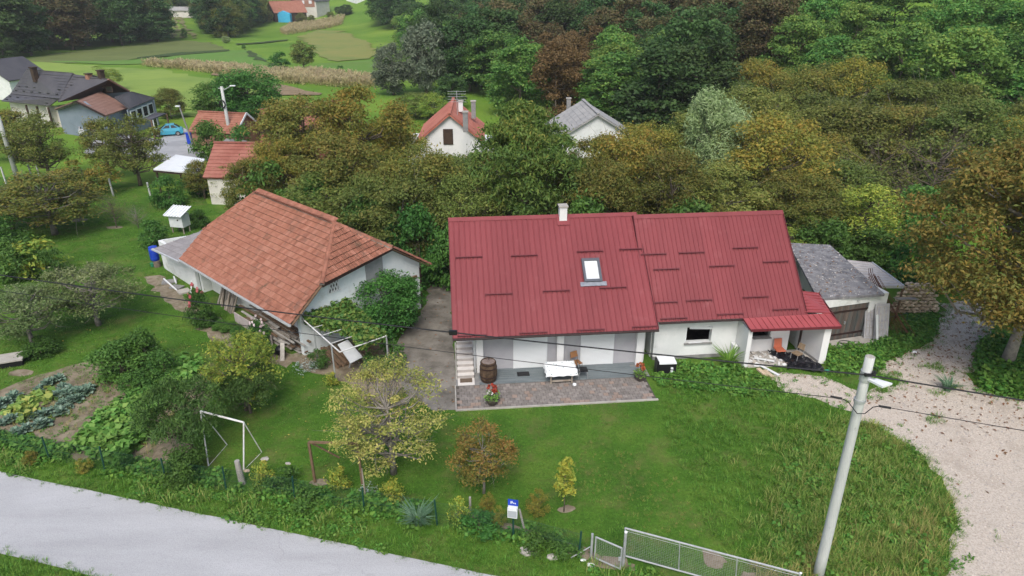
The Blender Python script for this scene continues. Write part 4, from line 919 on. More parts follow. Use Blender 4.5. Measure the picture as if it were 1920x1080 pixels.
# orchard pole on the left and the white lamp pole in the village
for nm, b_, top, r, lab in (('utility_pole', at(36, 345), 8.6, .2, 'grey leaning concrete pole cut by the left edge above the orchard'), ('utility_pole', at(437, 284), 7.4, .2, 'white concrete pole with ring and lamp arm behind the red tiled sheds')):
    o = thing(nm, lab, 'pole', b_); tp = b_ + V3(-.1, 0, top) ; MB().tube([b_, (b_ + tp) / 2, tp], [.24, .2, .15], 12).build('shaft', M_polec, o, smooth=True)
    if top < 8:
        MB().tube([tp - V3(0, 0, .5), tp + V3(1.2, -.2, .1)], .05, 6).build('lamp_arm', M_steel, o); MB().box(tp + V3(1.4, -.25, .12), (.6, .25, .1)).build('lamp_head', M_pvc, o)
        rg_ = MB(); c = tp + V3(-.1, -.28, -1.9); rg_.tube([c + V3(.3 * math.cos(a), 0, .42 * math.sin(a)) for a in np.linspace(0, 6.28, 15)], .07, 6); rg_.build('cable_ring', M_black, o)
        MB().bar(tp + V3(-.4, 0, -.2), tp + V3(.3, 0, -.2), .08).build('cross_arm', M_steel, o)
lp2 = at(368, 290); o = thing('lamp_post', 'thin dark leaning post by the parking yard', 'post', lp2); MB().tube([lp2, lp2 + V3(-.9, 0, 5.6)], [.11, .08], 8).build('shaft', M_plinth, o); MB().box(lp2 + V3(-1.0, -.1, 5.5), (.5, .2, .12)).build('lamp_head', M_pvc, o)
# green wire fence along the lane
fpx = [(-75, 822), (94, 863), (197, 882), (312, 905), (425, 921), (553, 940), (683, 962), (820, 985), (963, 1012), (1085, 1046)]
fp = [at(x, y) for x, y in fpx]
FE = thing('wire_fence', 'green wire mesh fence with thin green posts along the garden edge', 'fence', fp[4])
for p in fp: 
    j = RNG.normal(0, .04); MB().tube([p - V3(0, 0, .05), p + V3(j, 0, 1.18)], .032, 8).build('post', M_green, FE)
wm = MB()
for a, b in zip(fp, fp[1:]):
    L_ = np.linalg.norm(b - a); d_ = (b - a) / L_; n_ = int(L_ / .085)
    for sg in (1, -1):
        for i in range(-12, n_ + 12):
            x0, x1 = i * .085, i * .085 + sg * 1.02; z0, z1 = .05, 1.07
            if x0 < 0 or x0 > L_: 
                xc = 0 if x0 < 0 else L_; f = (xc - x0) / (x1 - x0)
                if not 0 < f < 1: continue
                z0 = .05 + 1.02 * f; x0 = xc
            if x1 < 0 or x1 > L_:
                xc = 0 if x1 < 0 else L_; f = (xc - x0) / (x1 - x0); z1 = z0 + (z1 - z0) * f; x1 = xc
            wm.tube([a + d_ * x0 + Z3 * z0, a + d_ * x1 + Z3 * z1], .0022, 3, cap=False)
    for z in (.05, .55, 1.07): wm.tube([a + Z3 * z, b + Z3 * z], .003, 3, cap=False)
wm.build('wire_mesh', M_wire, FE)
def meshpanel(name, a, b, zt0, zt1, zb, root, step=.07, r=.0022, m=M_gwire):
    w_ = MB(); L_ = np.linalg.norm((b - a)[:2]); n_ = int(L_ / step)
    for i in range(n_ + 1):
        f = i / n_; p = a + (b - a) * f; zt = zt0 + (zt1 - zt0) * f; w_.tube([V3(p[0], p[1], zb), V3(p[0], p[1], zt)], r, 3, cap=False)
    for z in np.arange(zb, min(zt0, zt1), step): w_.tube([V3(a[0], a[1], z), V3(b[0], b[1], z)], r, 3, cap=False)
    return w_.build(name, m, root)
# pedestrian gate and sliding gate
g0, g1 = at(1108, 1048), at(1164, 1073)
GT = thing('garden_gate', 'small galvanised pedestrian gate standing beside the sliding gate', 'gate', g0)
fr = MB(); g0b, g1b = g0 + (g1 - g0) * .12, g0 + (g1 - g0) * .97
for p in (g0b, g1b): fr.tube([p + Z3 * .12, p + Z3 * 1.05], .028, 8)
for z in (.13, 1.05): fr.tube([g0b + Z3 * z, g1b + Z3 * z], .028, 8)
fr.build('frame', M_steel, GT); meshpanel('wire_mesh', g0b, g1b, 1.03, 1.03, .14, GT)
MB().tube([g0 - Z3 * .1, g0 + Z3 * 1.12], .045, 10).build('post', M_steel, GT)
MB().box(g1b + V3(-.04, -.02, .6), (.1, .05, .14)).build('lock', M_steel, GT)
s0 = at(1166, 1072); s1 = at(1520, 1122)
s0 = at(1168, 1062); s1d = nrm(at(1480, 1130) - s0)
SG = thing('sliding_gate', 'long low galvanised sliding gate with wire mesh at the drive', 'gate', s0)
MB().tube([s0 - Z3 * .1, s0 + Z3 * 1.5], .05, 10).build('post', M_steel, SG); MB().lathe(s0 + Z3 * 1.5, [(.055, 0), (.055, .03), (.02, .05)], 10).build('cap', M_pvc, SG)
ra = at(1172, 990, 1.35); rb = at(1500, 1076, 1.35)
rbm = at(1172, 1042, .18); rdm = rbm + (rb - ra)
fr = MB(); fr.tube([ra, rb], .03, 8); fr.tube([rbm, rdm], .03, 8); fr.tube([ra, rbm], .028, 8); fr.tube([rb, rdm], .028, 8)
fr.tube([ra - Z3 * .12, rb - Z3 * .12], .006, 5); fr.build('frame', M_steel, SG)
for f in (.33, .66): MB().tube([ra + (rb - ra) * f, rbm + (rdm - rbm) * f], .016, 6).build('upright', M_steel, SG)
meshpanel('wire_mesh', rbm, rdm, 1.33, 1.33, .2, SG)
MB().lump(rb + V3(.02, 0, .03), .05, 4).build('end_cap', M_pvc, SG)
solo(MB().tube([g0 + V3(-.05, 0, .55), at(1070, 1048) + Z3 * .05], .02, 6), 'fence_brace', M_steel, 'short galvanised strut propping the gate post', 'strut')
# letter box
mb0 = at(962, 1010); o = thing('letter_box', 'white letter box with blue number plate on a green post', 'letter box', mb0)
MB().tube([mb0, mb0 + Z3 * 1.25], .03, 8).build('post', M_green, o)
bd_ = nrm(V3(1, -.2, 0)); bn2 = V3(bd_[1], -bd_[0], 0)
MB().box(mb0 + Z3 * 1.28 + bn2 * .07, (.34, .16, .42), (bd_, bn2, Z3)).build('box', M_pvc, o)
MB().box(mb0 + Z3 * 1.25 + bn2 * .155, (.3, .015, .28), (bd_, bn2, Z3)).build('front_panel', M('grey_panel', (.4, .43, .46, 1), None, 1, .5), o)
bp = MB().box(mb0 + Z3 * 1.63 + bn2 * .0, (.36, .02, .26), (bd_, bn2, Z3)).build('number_plate', M_blue, o)
wr = MB()
for q_, w_, h_, dz in ((-.07, .03, .11, 0), (-.03, .03, .08, .02), (.02, .06, .03, -.02), (.08, .03, .05, -.03)): wr.box(mb0 + Z3 * (1.64 + dz) + bn2 * .013 + bd_ * q_, (w_, .006, h_), (bd_, bn2, Z3))
wr.build('white_digits', M_pvc, bp)
p = at(985, 1000); solo(MB().tube([p, p + V3(-.22, 0, 1.1)], .04, 8), 'stake', M_wood2, 'grey leaning stake just behind the letter box', 'stake')
p = at(882, 962); solo(MB().tube([p, p + V3(0, 0, .75)], .045, 8), 'stake', M_wood2, 'short grey post among the fence weeds left of the letter box', 'stake')
for i, (x, y, r, lab) in enumerate([(1093, 1051, .1, 'round white stone left of the gate post'), (1108, 1062, .13, 'upright white stone at the foot of the gate post'), (991, 1036, .28, 'flat grey stone on the verge below the letter box'), (1035, 1046, .2, 'flat grey stone between letter box and gate'), (497, 862, .2, 'flat pale stone in the lawn beside the goal frame'), (540, 870, .12, 'small pale stone between goal and timber frame'), (463, 884, .14, 'tan stone at the foot of the goal post'), (1714, 661, .16, 'white scrap lying on the leaf strewn gravel')]):
    solo(MB().lump(at(x, y) + Z3 * r * .2, r, i + 3, (1.2, .8, .45 if i != 1 else 1.2)), 'stone', M_conc2 if i in (2, 3, 4, 5) else (M_stone if i == 6 else M_pvc), lab, 'stone')
# goal frame
A0, B0, A1, B1 = at(391, 874), at(457, 882), at(426, 834), at(491, 848); At, Bt = at(376, 771, 2.05), at(457, 792, 2.0)
GO = thing('goal_frame', 'rusty white pipe goal frame on the garden grass', 'goal', B0)
for nm, a, b, r in (('crossbar', At, Bt, .04), ('post', A0, At, .03), ('post', B0, Bt, .032), ('back_strut', At, A1, .022), ('back_strut', Bt, B1, .022), ('ground_bar', A1, A0, .018), ('ground_bar', B1, B0, .018)):
    MB().tube([a, b], r, 8).build(nm, M('chipped_white_pipe', (.72, .73, .72, 1), (.6, .58, .55, 1), 4, .5), GO)
p = at(455, 907); solo(MB().tube([p, p + V3(-.03, .0, .5), p + V3(-.06, .02, 1.1)], [.13, .12, .1], 10), 'stump_post', M_wood2, 'thick grey wooden stump post in front of the goal', 'post')
q0, q1 = at(591, 905), at(594, 826, 1.9); TF = thing('timber_arch', 'brown timber frame of post, beam and brace left of the pear tree', 'frame', q0)
q1 = q0 + V3(-.02, 0, 1.95); q2_ = q1 + nrm(V3(1, -.05, 0)) * 1.9; MB().bar(q0, q1, .09).build('post', M_brwood, TF); MB().bar(q1, q2_, .08).build('beam', M_brwood, TF); MB().bar(q1 + V3(.05, .05, -.05), q0 + V3(.9, .6, .75), .06).build('brace', M_brwood, TF); MB().bar(q2_, q2_ * V3(1, 1, 0), .08).build('post', M_brwood, TF)
p = at(686, 938); solo(MB().tube([p, p + V3(-.02, 0, 1.5)], .028, 6), 'stake', M_wood, 'thin pale stake under the pear tree by the fence', 'stake')
# ------------------------------------------------------------------ patio objects
bb = HF.o + 0; bc = at(916, 714); bc[2] = .05
WB = thing('wine_barrel', 'old dark oak barrel standing by the patio pillar', 'barrel', bc)
prf = [(.36, 0), (.41, .2), (.435, .45), (.43, .62), (.40, .9), (.36, 1.08)]
NS = 20
for i in range(NS):
    b = MB(); a0, a1 = 2 * math.pi * i / NS + .008, 2 * math.pi * (i + 1) / NS - .008
    P = [bc + V3(r * math.cos(a), r * math.sin(a), z) for r, z in prf for a in (a0, a1)] + [bc + V3((r - .03) * math.cos(a), (r - .03) * math.sin(a), z) for r, z in prf for a in (a0, a1)]
    k = len(prf); fs = [(2 * j, 2 * j + 1, 2 * j + 3, 2 * j + 2) for j in range(k - 1)] + [(2 * k - 2, 2 * k - 1, 4 * k - 1, 4 * k - 2)] + [(2 * k + 2 * j + 1, 2 * k + 2 * j, 2 * k + 2 * j + 2, 2 * k + 2 * j + 3) for j in range(k - 1)]
    b.add(P, fs).build('stave', M('barrel_oak', (.07, .045, .026, 1), (.12, .08, .05, 1), 6, .85, .2, 40, .25) if i == 0 else bpy.data.materials['barrel_oak'], WB)
for z, r in ((.1, .395), (.3, .432), (.75, .425), (.98, .39)): MB().lathe(bc + Z3 * z, [(r - .01, 0), (r + .006, 0), (r + .004, .05), (r - .012, .05)], 24).build('hoop', M_brownsteel, WB)
MB().lathe(bc + Z3 * 1.02, [(.355, 0), (.35, .02)], 20).build('head', M('barrel_head', (.16, .125, .115, 1), (.27, .22, .2, 1), 5, .9), WB); MB().tube([bc + V3(.02, .2, 1.03), bc + V3(.03, .2, 1.2)], .018, 6).build('tap', M_black, WB)
# table, cloth, chairs
tc = at(1053, 722); tp_, tt_, _ = HF.inv(tc); TB_ = thing('table', 'wooden trestle table under a white patterned cloth on the patio', 'table', HF(tp_, tt_ + .35, .05)); ctr = HF(tp_, tt_ + .45)
MB().box(ctr + Z3 * .77, (1.4, .95, .04), HF.ax()).build('tabletop', M_wood, TB_)
for sx in (-.52, .52):
    for sy in (-.36, .36): MB().bar(ctr + HF.u * sx + HF.v * sy + Z3 * .05, ctr + HF.u * sx + HF.v * sy + Z3 * .75, .075).build('leg', M_wood, TB_)
MB().bar(ctr + HF.u * -.52 + HF.v * -.36 + Z3 * .2, ctr + HF.u * .52 + HF.v * -.36 + Z3 * .2, .05, .08).build('stretcher', M_wood, TB_); MB().bar(ctr + HF.u * -.52 + HF.v * .36 + Z3 * .2, ctr + HF.u * .52 + HF.v * .36 + Z3 * .2, .05, .08).build('stretcher', M_wood, TB_)
clm, ct, cb_ = newmat('dotted_cloth'); nz = ct.nodes.new('ShaderNodeNewGeometry'); vo = nd(ct, 'ShaderNodeTexVoronoi', Scale=5.5); ct.links.new(nz.outputs['Position'], vo.inputs['Vector']); ct.links.new(ramp(ct, vo.outputs['Distance'], [(.16, (.25, .33, .36, 1)), (.24, (.72, .75, .76, 1))]), cb_.inputs['Base Color']); cb_.inputs['Roughness'].default_value = .8
cl = MB(); nx, ny = 28, 20; wx, wy = 1.5, 1.06; vs_ = []
for j in range(ny + 1):
    for i in range(nx + 1):
        x = (i / nx - .5) * (wx + .44); y = (j / ny - .5) * (wy + .44); ox = max(0, abs(x) - wx / 2); oy = max(0, abs(y) - wy / 2)
        X_ = max(-wx / 2, min(wx / 2, x)) + math.copysign(ox * .18, x); Y_ = max(-wy / 2, min(wy / 2, y)) + math.copysign(oy * .18, y)
        w_ = .025 * math.sin(x * 14 + y * 3) * (1 if oy > 0 else 0) + .025 * math.sin(y * 15) * (1 if ox > 0 else 0)
        vs_.append(ctr + HF.u * (X_ + (w_ if ox > 0 else 0)) + HF.v * (Y_ + (w_ if oy > 0 else 0)) + Z3 * (.797 - max(ox, oy) - .3 * min(ox, oy) + .004 * math.sin(x * 6)))
cl.add(vs_, [(j * (nx + 1) + i, j * (nx + 1) + i + 1, (j + 1) * (nx + 1) + i + 1, (j + 1) * (nx + 1) + i) for j in range(ny) for i in range(nx)])
solo(cl, 'tablecloth', clm, 'white cloth with small grey motifs draped over the patio table', 'tablecloth', ctr + Z3 * .8, smooth=True)
def chair(name, lab, c, ang, ms, mf, seat=.45, wd=.44, shell=False):
    F = Fr(ang, c[0], c[1]); z0 = c[2]; o = thing(name, lab, 'chair', c)
    MB().box(F(0, 0, z0 + seat), (wd, wd, .04), F.ax()).build('seat', ms, o)
    P = [F(-wd / 2, .2, z0 + seat + (.02 if shell else .2)), F(wd / 2, .2, z0 + seat + (.02 if shell else .2)), F(wd * .42, .3, z0 + seat + .48), F(-wd * .42, .3, z0 + seat + .48)]; MB().prism(P, F.v * .03).build('backrest', ms, o)
    for sx in (-1, 1):
        MB().tube([F(sx * wd * .47, -.22, z0), F(sx * wd * .47, -.2, z0 + seat)], .014, 6).build('leg', mf, o)
        MB().tube([F(sx * wd * .47, .27, z0), F(sx * wd * .47, .19, z0 + seat), F(sx * wd * .45, .31, z0 + seat + .48)], .014, 6).build('leg', mf, o)
    return o
c_ = HF(tp_ + 1.15, tt_ + .55, .05); chair('chair', 'metal framed chair with black seat at the right end of the patio table', c_, 95, M_black, M_steel)
c_ = HF(tp_ + .95, tt_ + 1.25, .06); chair('chair', 'brown wooden chair against the wall behind the patio table', c_, 30, M('honey_wood', (.25, .12, .05, 1), None, 3, .6), M_brwood)
solo(MB().lump(at(1077, 724) + Z3 * .1, .1, 5, (1, 1, .9)), 'ball', M_pvc, 'small white ball lying by the patio table leg', 'ball')
mt = at(981, 701, .06); F = Fr(5.46, mt[0], mt[1]); solo(MB().box(F(0, 0, .062), (.62, .4, .02), F.ax()), 'doormat', M_black, 'black doormat before the left roller shutter', 'doormat')
F = Fr(5.46, *HF(.56, .1)[:2]); solo(MB().box(F(0, 0, .072), (.6, .36, .02), F.ax()), 'doormat', M('coir_mat', (.12, .085, .06, 1), (.16, .12, .085, 1), 20, .95), 'brown doormat at the foot of the outside stairs', 'doormat')
# black cabinet with white lid on the grass
cbp = at(1250, 705); F = Fr(4, cbp[0], cbp[1]); o = thing('cabinet', 'discarded black cabinet with white top lying in grass by the white wall', 'cabinet', cbp)
MB().prism([F(-.45, 0, 0), F(.45, 0, 0), F(.45, .55, 0), F(-.45, .55, 0)], (0, 0, .68)).build('body', M_black, o)
MB().prism([F(-.44, -.05, .70), F(.44, -.05, .70), F(.44, .58, .78), F(-.44, .58, .78)], (0, 0, .05)).build('top', M_pvc, o)
MB().box(F(-.5, .2, .42), (.09, .5, .84), F.ax()).build('side_panel', M_black, o); kb = MB()
for z in (.45, .28): kb.box(F(.22, -.03, z), (.12, .06, .09), F.ax())
kb.build('bracket', M_pvc, o)
# ------------------------------------------------------------------ around the ruined porch
chair('chair', 'orange plastic shell chair leaning at the porch wall', NF(6.85, .35, .08), 8, M('orange_plastic', (.62, .17, .09, 1), (.66, .2, .11, 1), 3, .5), M_steel, .3, .5, True)
chair('chair', 'old brown chair with steel legs standing on the black sheeting', NF(7.4, -.45, .1), -60, M('worn_tan', (.22, .16, .1, 1), (.28, .21, .14, 1), 5, .8), M_steel, .45, .42)
tpz = MB(); nx = 26; vs_ = []
for j in range(nx + 1):
    for i in range(nx + 1):
        a, b = i / nx, j / nx; x = 6.55 + 1.7 * a + .2 * math.sin(b * 5); y = -1.45 + 1.9 * b + .25 * math.sin(a * 4 + 1); z = .1 + .1 * abs(math.sin(a * 13 + b * 5) * math.sin(b * 11 - a * 6)) + .12 * math.sin(a * 3.1) * math.sin(b * 3.1) + RNG.uniform(0, .03)
        vs_.append(NF(x, y, z))
tpz.add(vs_, [(j * (nx + 1) + i, j * (nx + 1) + i + 1, (j + 1) * (nx + 1) + i + 1, (j + 1) * (nx + 1) + i) for j in range(nx) for i in range(nx)])
solo(tpz, 'plastic_sheet', M('black_foil', (.008, .008, .011, 1), None, 1, .3, spec=.5), 'crumpled black plastic sheeting on the porch floor and grass', 'plastic sheet')
RB = thing('rubble_heap', 'heap of broken white plaster and masonry in the ruined porch', 'rubble', NF(5.0, 1, .07))
for i in range(70):
    f = RNG.random(); s_, t_ = 4.78 + RNG.random() ** 1.3 * 2.1, -.75 + RNG.random() * 1.4; hgt = .08 + .55 * max(0, t_) * max(0, 1 - (s_ - 4.72) / .8)
    b = MB(); r = RNG.uniform(.05, .17)
    if RNG.random() < .45: b.box(NF(s_, t_, hgt + .03), (r * 2, r * 1.3, .05), (nrm(RNG.normal(size=3) * V3(1, 1, .25)), V3(0, 1, 0), V3(0, 0, 1)))
    else: b.lump(NF(s_, t_, hgt), r * .8, i, (1, .8, .6))
    b.build('fragment', M_white if RNG.random() < .5 else M_rubble, RB)
o = thing('broken_board', 'long broken white board sticking out of the porch rubble', 'board', NF(5.2, -.9, .05)); MB().bar(NF(5.2, -.5, .14), NF(5.9, -1.7, .08), .16, .03).build('board', M_pvc, o); MB().bar(NF(5.3, -.1, .2), NF(6.2, -.5, .18), .14, .03).build('board', M_pvc, o)
for i, (x, y) in enumerate(((1428, 700), (1440, 703))):
    p = at(x, y); solo(MB().bar(p + V3(-.1, .3, .1), p + V3(.12, -.35, .06), .2, .09), 'stone_slab', M_stone, ('tan broken slab leaning in the grass before the porch pillar', 'grey tan slab beside the rubble at the porch edge')[i], 'slab')
solo(MB().lump(at(1552, 697) + Z3 * .05, .14, 8, (1.4, .9, .5)), 'plastic_scrap', M('mint_plastic', (.05, .5, .33, 1), None, 1, .5), 'mint green plastic scrap at the end of the black sheeting', 'scrap')
solo(MB().prism([NF(4.2, .12, 0), NF(4.42, .12, 0), NF(4.42, .5, 0), NF(4.2, .5, 0)], (0, 0, .85)), 'gate_pier', M_white2, 'low white pier at the left side of the porch', 'pier')
solo(MB().box(at(1368, 684) + Z3 * .1, (.5, .35, .06)), 'stone_slab', M_plinth, 'grey slab in front of the sword leaved plant', 'slab')
# old doors leaning on the garage
d0 = at(1622, 640); dF = Fr(8, d0[0], d0[1])
for i, (s_, w_, h_, t_, lab) in enumerate(((.05, .8, 2.1, .25, 'grey old panel door at the back of the leaning pair'), (.48, .85, 2.0, .0, 'grey old door with faded lattice leaning in front at the garage corner'))):
    o = thing('old_door', lab, 'door', dF(s_, t_)); P0, P1, P2, P3 = dF(s_, t_, 0), dF(s_ + w_, t_, 0), dF(s_ + w_, t_ + .5, h_), dF(s_, t_ + .5, h_)
    nn = nrm(np.cross(P1 - P0, P3 - P0)); MB().prism([P0, P1, P2, P3], nn * .04).build('leaf', M('faded_door', (.36, .36, .38, 1), (.44, .44, .45, 1), 4, .8) if i == 0 else bpy.data.materials['faded_door'], o)
    b = MB()
    for f in (.12, .38, .62, .88): b.bar(P0 + (P1 - P0) * f + (P3 - P0) * .08 + nn * .05, P0 + (P1 - P0) * f + (P3 - P0) * .93 + nn * .05, .03, .02, up=nn)
    for f in (.08, .3, .5, .7, .93): b.bar(P0 + (P1 - P0) * .1 + (P3 - P0) * f + nn * .055, P0 + (P1 - P0) * .9 + (P3 - P0) * f + nn * .055, .03, .02, up=nn)
    b.build('lattice', M_wood2, o)
solo(MB().bar(dF(.55, -.25, 0), dF(.42, .1, 1.55), .15, .04), 'board', M_pvc, 'narrow white board leaning against the old doors', 'board')
hs = MB(); c = at(1585, 645) + Z3 * .08; hs.tube([c + V3(.35 * math.cos(a) * (1 + .1 * math.sin(3 * a)), .22 * math.sin(a), .01 * a / 6) for a in np.linspace(0, 9.5, 36)] + [c + V3(.7, -.2, 0), c + V3(1.0, -.05, 0)], .016, 6)
solo(hs, 'hose', M_black, 'black hose coiled on the slab before the garage doors', 'hose')
r0_, r1_ = at(1692, 632), at(1634, 520, 2.75); RD = thing('rod_bundle', 'bundle of long rusty reinforcing cages leaning on the garage corner', 'steel rods', r0_)
for i in range(7):
    o_ = V3(RNG.normal(0, .12), RNG.normal(0, .12), 0); b = MB(); a = r0_ + o_ * 1.6; c = r1_ + o_ * .8 + (r1_ - r0_) * .04 * (i % 3); b.tube([a, (a + c) / 2 - Z3 * .06, c], .012, 5); b.tube([a + V3(.1, .03, 0), (a + c) / 2 + V3(.08, .03, -.06), c + V3(.07, .02, 0)], .012, 5)
    for f in np.linspace(.05, 1, 9): q_ = a + (c - a) * f; b.tube([q_ + V3(0, 0, -.02), q_ + V3(.1, .03, -.02)], .008, 4)
    b.build('rod_cage', M_rust, RD)
rl = MB()
for i in range(2):
    c = r1_ + V3(.12 * i, .05 * i, 0); rl.tube([c, c + V3(-.22, 0, .3), c + V3(-.28, .02, .55), c + V3(-.14, .04, .52), c + V3(.02, .04, .05)], .013, 5)
rl.build('hook', M_rust, RD)
gr = thing('rail', 'thin green steel rail in the weeds beside the rod bundle', 'rail', at(1672, 612)); a, b = at(1658, 618), at(1697, 610)
MB().tube([a + Z3 * .75, b + Z3 * .8], .02, 6).build('bar', M_green, gr); MB().tube([a + V3(.2, 0, 0), a + V3(.2, 0, .76)], .018, 6).build('post', M_green, gr); MB().tube([b, b + Z3 * .8], .018, 6).build('post', M_green, gr)
sp = at(1712, 588); SW = thing('stone_stack', 'dry stacked heap of tan stones under the big walnut', 'stone heap', sp)
sm_ = MB().lump((0, 0, 0), .17, 2, (1.25, .9, .62)); sms = []
for i in range(5):
    me = mesh_np('stone', MB().lump((0, 0, 0), .165, i + 40, (1.3, .9, .62)).v, MB().lump((0, 0, 0), .165, i + 40).f); me.materials.append(M_stone); sms.append(me)
for k in range(9):
    for i in range(9 - k // 2):
        for j in range(2 if k < 6 else 2):
            P = sp + V3(-1.1 + k * .1 + i * .31 + RNG.normal(0, .03), .1 + j * .33 + k * .05 + RNG.normal(0, .03), .08 + k * .185 + RNG.normal(0, .015)); put(sms[(i + k + j) % 5], SW, P, RNG.uniform(0, .6), 'stone')
p = at(1700, 560, 1.5); solo(MB().bar(p + V3(-.7, -.1, .05), p + V3(.7, .2, -.1), .35, .05), 'board', M_wood, 'tan board lying on the stone heap below the lean-to', 'board')
# ------------------------------------------------------------------ around the barn
c = at(294, 499); c[2] = .45; BB = thing('water_barrel', 'blue plastic water barrel on a stump at the lean-to corner', 'barrel', c)
MB().lathe(c, [(.25, 0), (.29, .05), (.3, .25), (.29, .3), (.3, .33), (.3, .62), (.29, .66), (.3, .7), (.28, .95)], 20).build('body', M_blue, BB, smooth=True); MB().lathe(c + Z3 * .95, [(.285, 0), (.285, .04)], 20).build('rim', M_blue, BB)
solo(MB().lathe(at(296, 500), [(.24, 0), (.22, .45)], 12), 'stump', M_bark, 'grey wooden stump carrying the blue water barrel', 'stump')
solo(MB().lathe(at(287, 500), [(.12, 0), (.15, .28)], 12), 'watering_can', M('mint_bucket', (.03, .22, .12, 1), None, 1, .5), 'small green bucket on the grass by the blue barrel', 'bucket')
bhp = at(340, 436); F = Fr(-14, bhp[0], bhp[1]); BH = thing('bee_house', 'small white hut with corrugated white roof on legs behind the lean-to', 'hut', bhp)
k_ = .74
MB().prism([F(-.8 * k_, -.5 * k_, .55), F(.8 * k_, -.5 * k_, .55), F(.8 * k_, .7 * k_, .55), F(-.8 * k_, .7 * k_, .55)], (0, 0, 1.0)).build('box', M('white_boards', (.6, .64, .65, 1), (.68, .71, .71, 1), 2, .8), BH)
ribs_quad(BH, [F(-1.05 * k_, -.85 * k_, 1.53), F(1.05 * k_, -.85 * k_, 1.53), F(1.05 * k_, k_, 1.98), F(-1.05 * k_, k_, 1.98)], 6, M_pvc, 'roof_panel', .04, .06)
MB().tube([F(.2, -.5 * k_ - .01, 1.15), F(.2, -.5 * k_ + .01, 1.15)], .07, 10).build('entrance_hole', M_darkroom, BH)
for x in (-.5, .5):
    for y in (-.28, .42): MB().bar(F(x, y, 0), F(x, y, .55), .08).build('leg', M_wood, BH)
# timber stacked along the barn wall under the eave
TP = thing('timber_stack', 'long untidy stack of weathered boards under the barn eave', 'timber stack', BF(9, .6)); rgp = np.random.default_rng(21)
for i in range(64):
    z = .08 + (i // 7) * .115 + rgp.uniform(0, .04); t = .35 + (i % 7) * .14 + rgp.normal(0, .03) + max(0, z - .9) * .1; s0_ = 6.3 + rgp.uniform(0, 2.2) + (i % 3) * .5; ln = rgp.uniform(2.2, 4.6); s1_ = min(s0_ + ln, 12.95)
    dz = rgp.normal(0, .05); MB().bar(BF(s0_, t, z), BF(s1_, t + rgp.normal(0, .06), max(.04, z + dz)), rgp.uniform(.1, .2), rgp.uniform(.03, .08)).build('board', [M_wood, M_wood2, M_wood2, M_brwood][i % 4], TP)
MB().prism([BF(6.2, .12, .02), BF(10.4, .12, .02), BF(10.4, .18, .02), BF(6.2, .18, .02)], (0, 0, .62)).build('side_board', M('bleached_board', (.4, .35, .33, 1), (.5, .45, .43, 1), 2, .9), TP)
lg = thing('log_pile', 'upright grey logs leaning on the barn wall behind the pink rose', 'logs', BF(4.2, .9))
for i in range(14):
    s_ = 3.2 + i * .13 + rgp.normal(0, .05); MB().tube([BF(s_, .55 + rgp.uniform(-.1, .15), 0), BF(s_ + rgp.normal(0, .12), 1.2, 1.35 + rgp.uniform(-.2, .4))], [.07, .05], 7).build('log', M_wood if i % 2 else M_barkg, lg)
sk_ = thing('rubbish_sack', 'black rubbish sack at the end of the timber stack', 'sack', BF(11.7, -.12)); MB().lump(BF(11.7, -.1, .3), .36, 9, (1, .85, 1)).build('sack', M_black, sk_, smooth=True)
solo(MB().bar(BF(12.3, -.35, .02), BF(12.0, -.05, .85), .22, .04), 'board', M_wood2, 'short grey board leaning beside the black sack', 'board')
slabs = thing('broken_slabs', 'grey broken concrete slabs and pipes on the dirt by the lean-to', 'slabs', at(325, 535))
for x, y, w_, d_, a in ((318, 530, .9, .6, 20), (332, 540, .8, .5, -15), (345, 548, .7, .7, 40)):
    p = at(x, y); F = Fr(a, p[0], p[1]); MB().box(F(0, 0, .07), (w_, d_, .1), F.ax()).build('slab', M_plinth if w_ > .75 else M_conc2, slabs)
for (a, b) in (((308, 527), (332, 548)), ((327, 523), (331, 535))): MB().tube([at(*a) + Z3 * .17, at(*b) + Z3 * .16], .05, 8).build('pipe', M_pvc, slabs)
solo(MB().bar(at(358, 552) + Z3 * .02, at(364, 528) + Z3 * .75, .06), 'board', M_pvc, 'thin white batten leaning at the lean-to wall', 'batten')
lid = at(12, 690); F = Fr(22, lid[0], lid[1]); o = thing('cistern', 'low dark cistern with pale concrete lid at the left edge', 'cistern', lid); MB().box(F(-.2, .4, .15), (1.9, .9, .34), F.ax()).build('body', M_black, o); MB().box(F(-.2, .4, .36), (2.0, 1.0, .08), F.ax()).build('lid', M_conc2, o)
# ------------------------------------------------------------------ pergola
PG = thing('pergola', 'white pipe pergola carrying a vine beside the barn gable', 'pergola', at(635, 700)); pzz = 2.15
ca, cb2, cc, cd2 = at(556, 588, pzz), at(637, 660, pzz), at(724, 630, pzz), at(649, 562, pzz)
M_pp = bpy.data.materials['chipped_white_pipe']
for nm, a, b in (('beam', ca, cb2), ('beam', cb2, cc), ('beam', cc, cd2), ('beam', cd2, ca)): MB().tube([a, b], .035, 8).build(nm, M_pp, PG)
for i in range(1, 5):
    f = i / 5; MB().tube([ca + (cb2 - ca) * f, cd2 + (cc - cd2) * f], .018, 6).build('cross_pipe', M_pp, PG)
for p in (cb2 + (ca - cb2) * .18, ca, cc, cd2, ca + (cb2 - ca) * .42): MB().tube([p * V3(1, 1, 0), p], .04, 8).build('post', M_steel, PG)
pn = [at(633, 647, 1.25), at(652, 638, 1.3), at(680, 670, .85), at(657, 682, .8)]; solo(MB().prism(pn, (0, 0, .04)), 'table_board', M('pale_board', (.5, .53, .54, 1), (.56, .58, .59, 1), 2, .5), 'pale grey board lying tilted under the pergola', 'board')
solo(MB().bar(at(655, 690), at(660, 668, .85), .06), 'trestle_leg', M_steel, 'steel leg holding up the tilted pale board', 'trestle')
tm_ = thing('timber_pile', 'brown squared timbers lying on the soil under the pergola', 'timbers', at(625, 680))
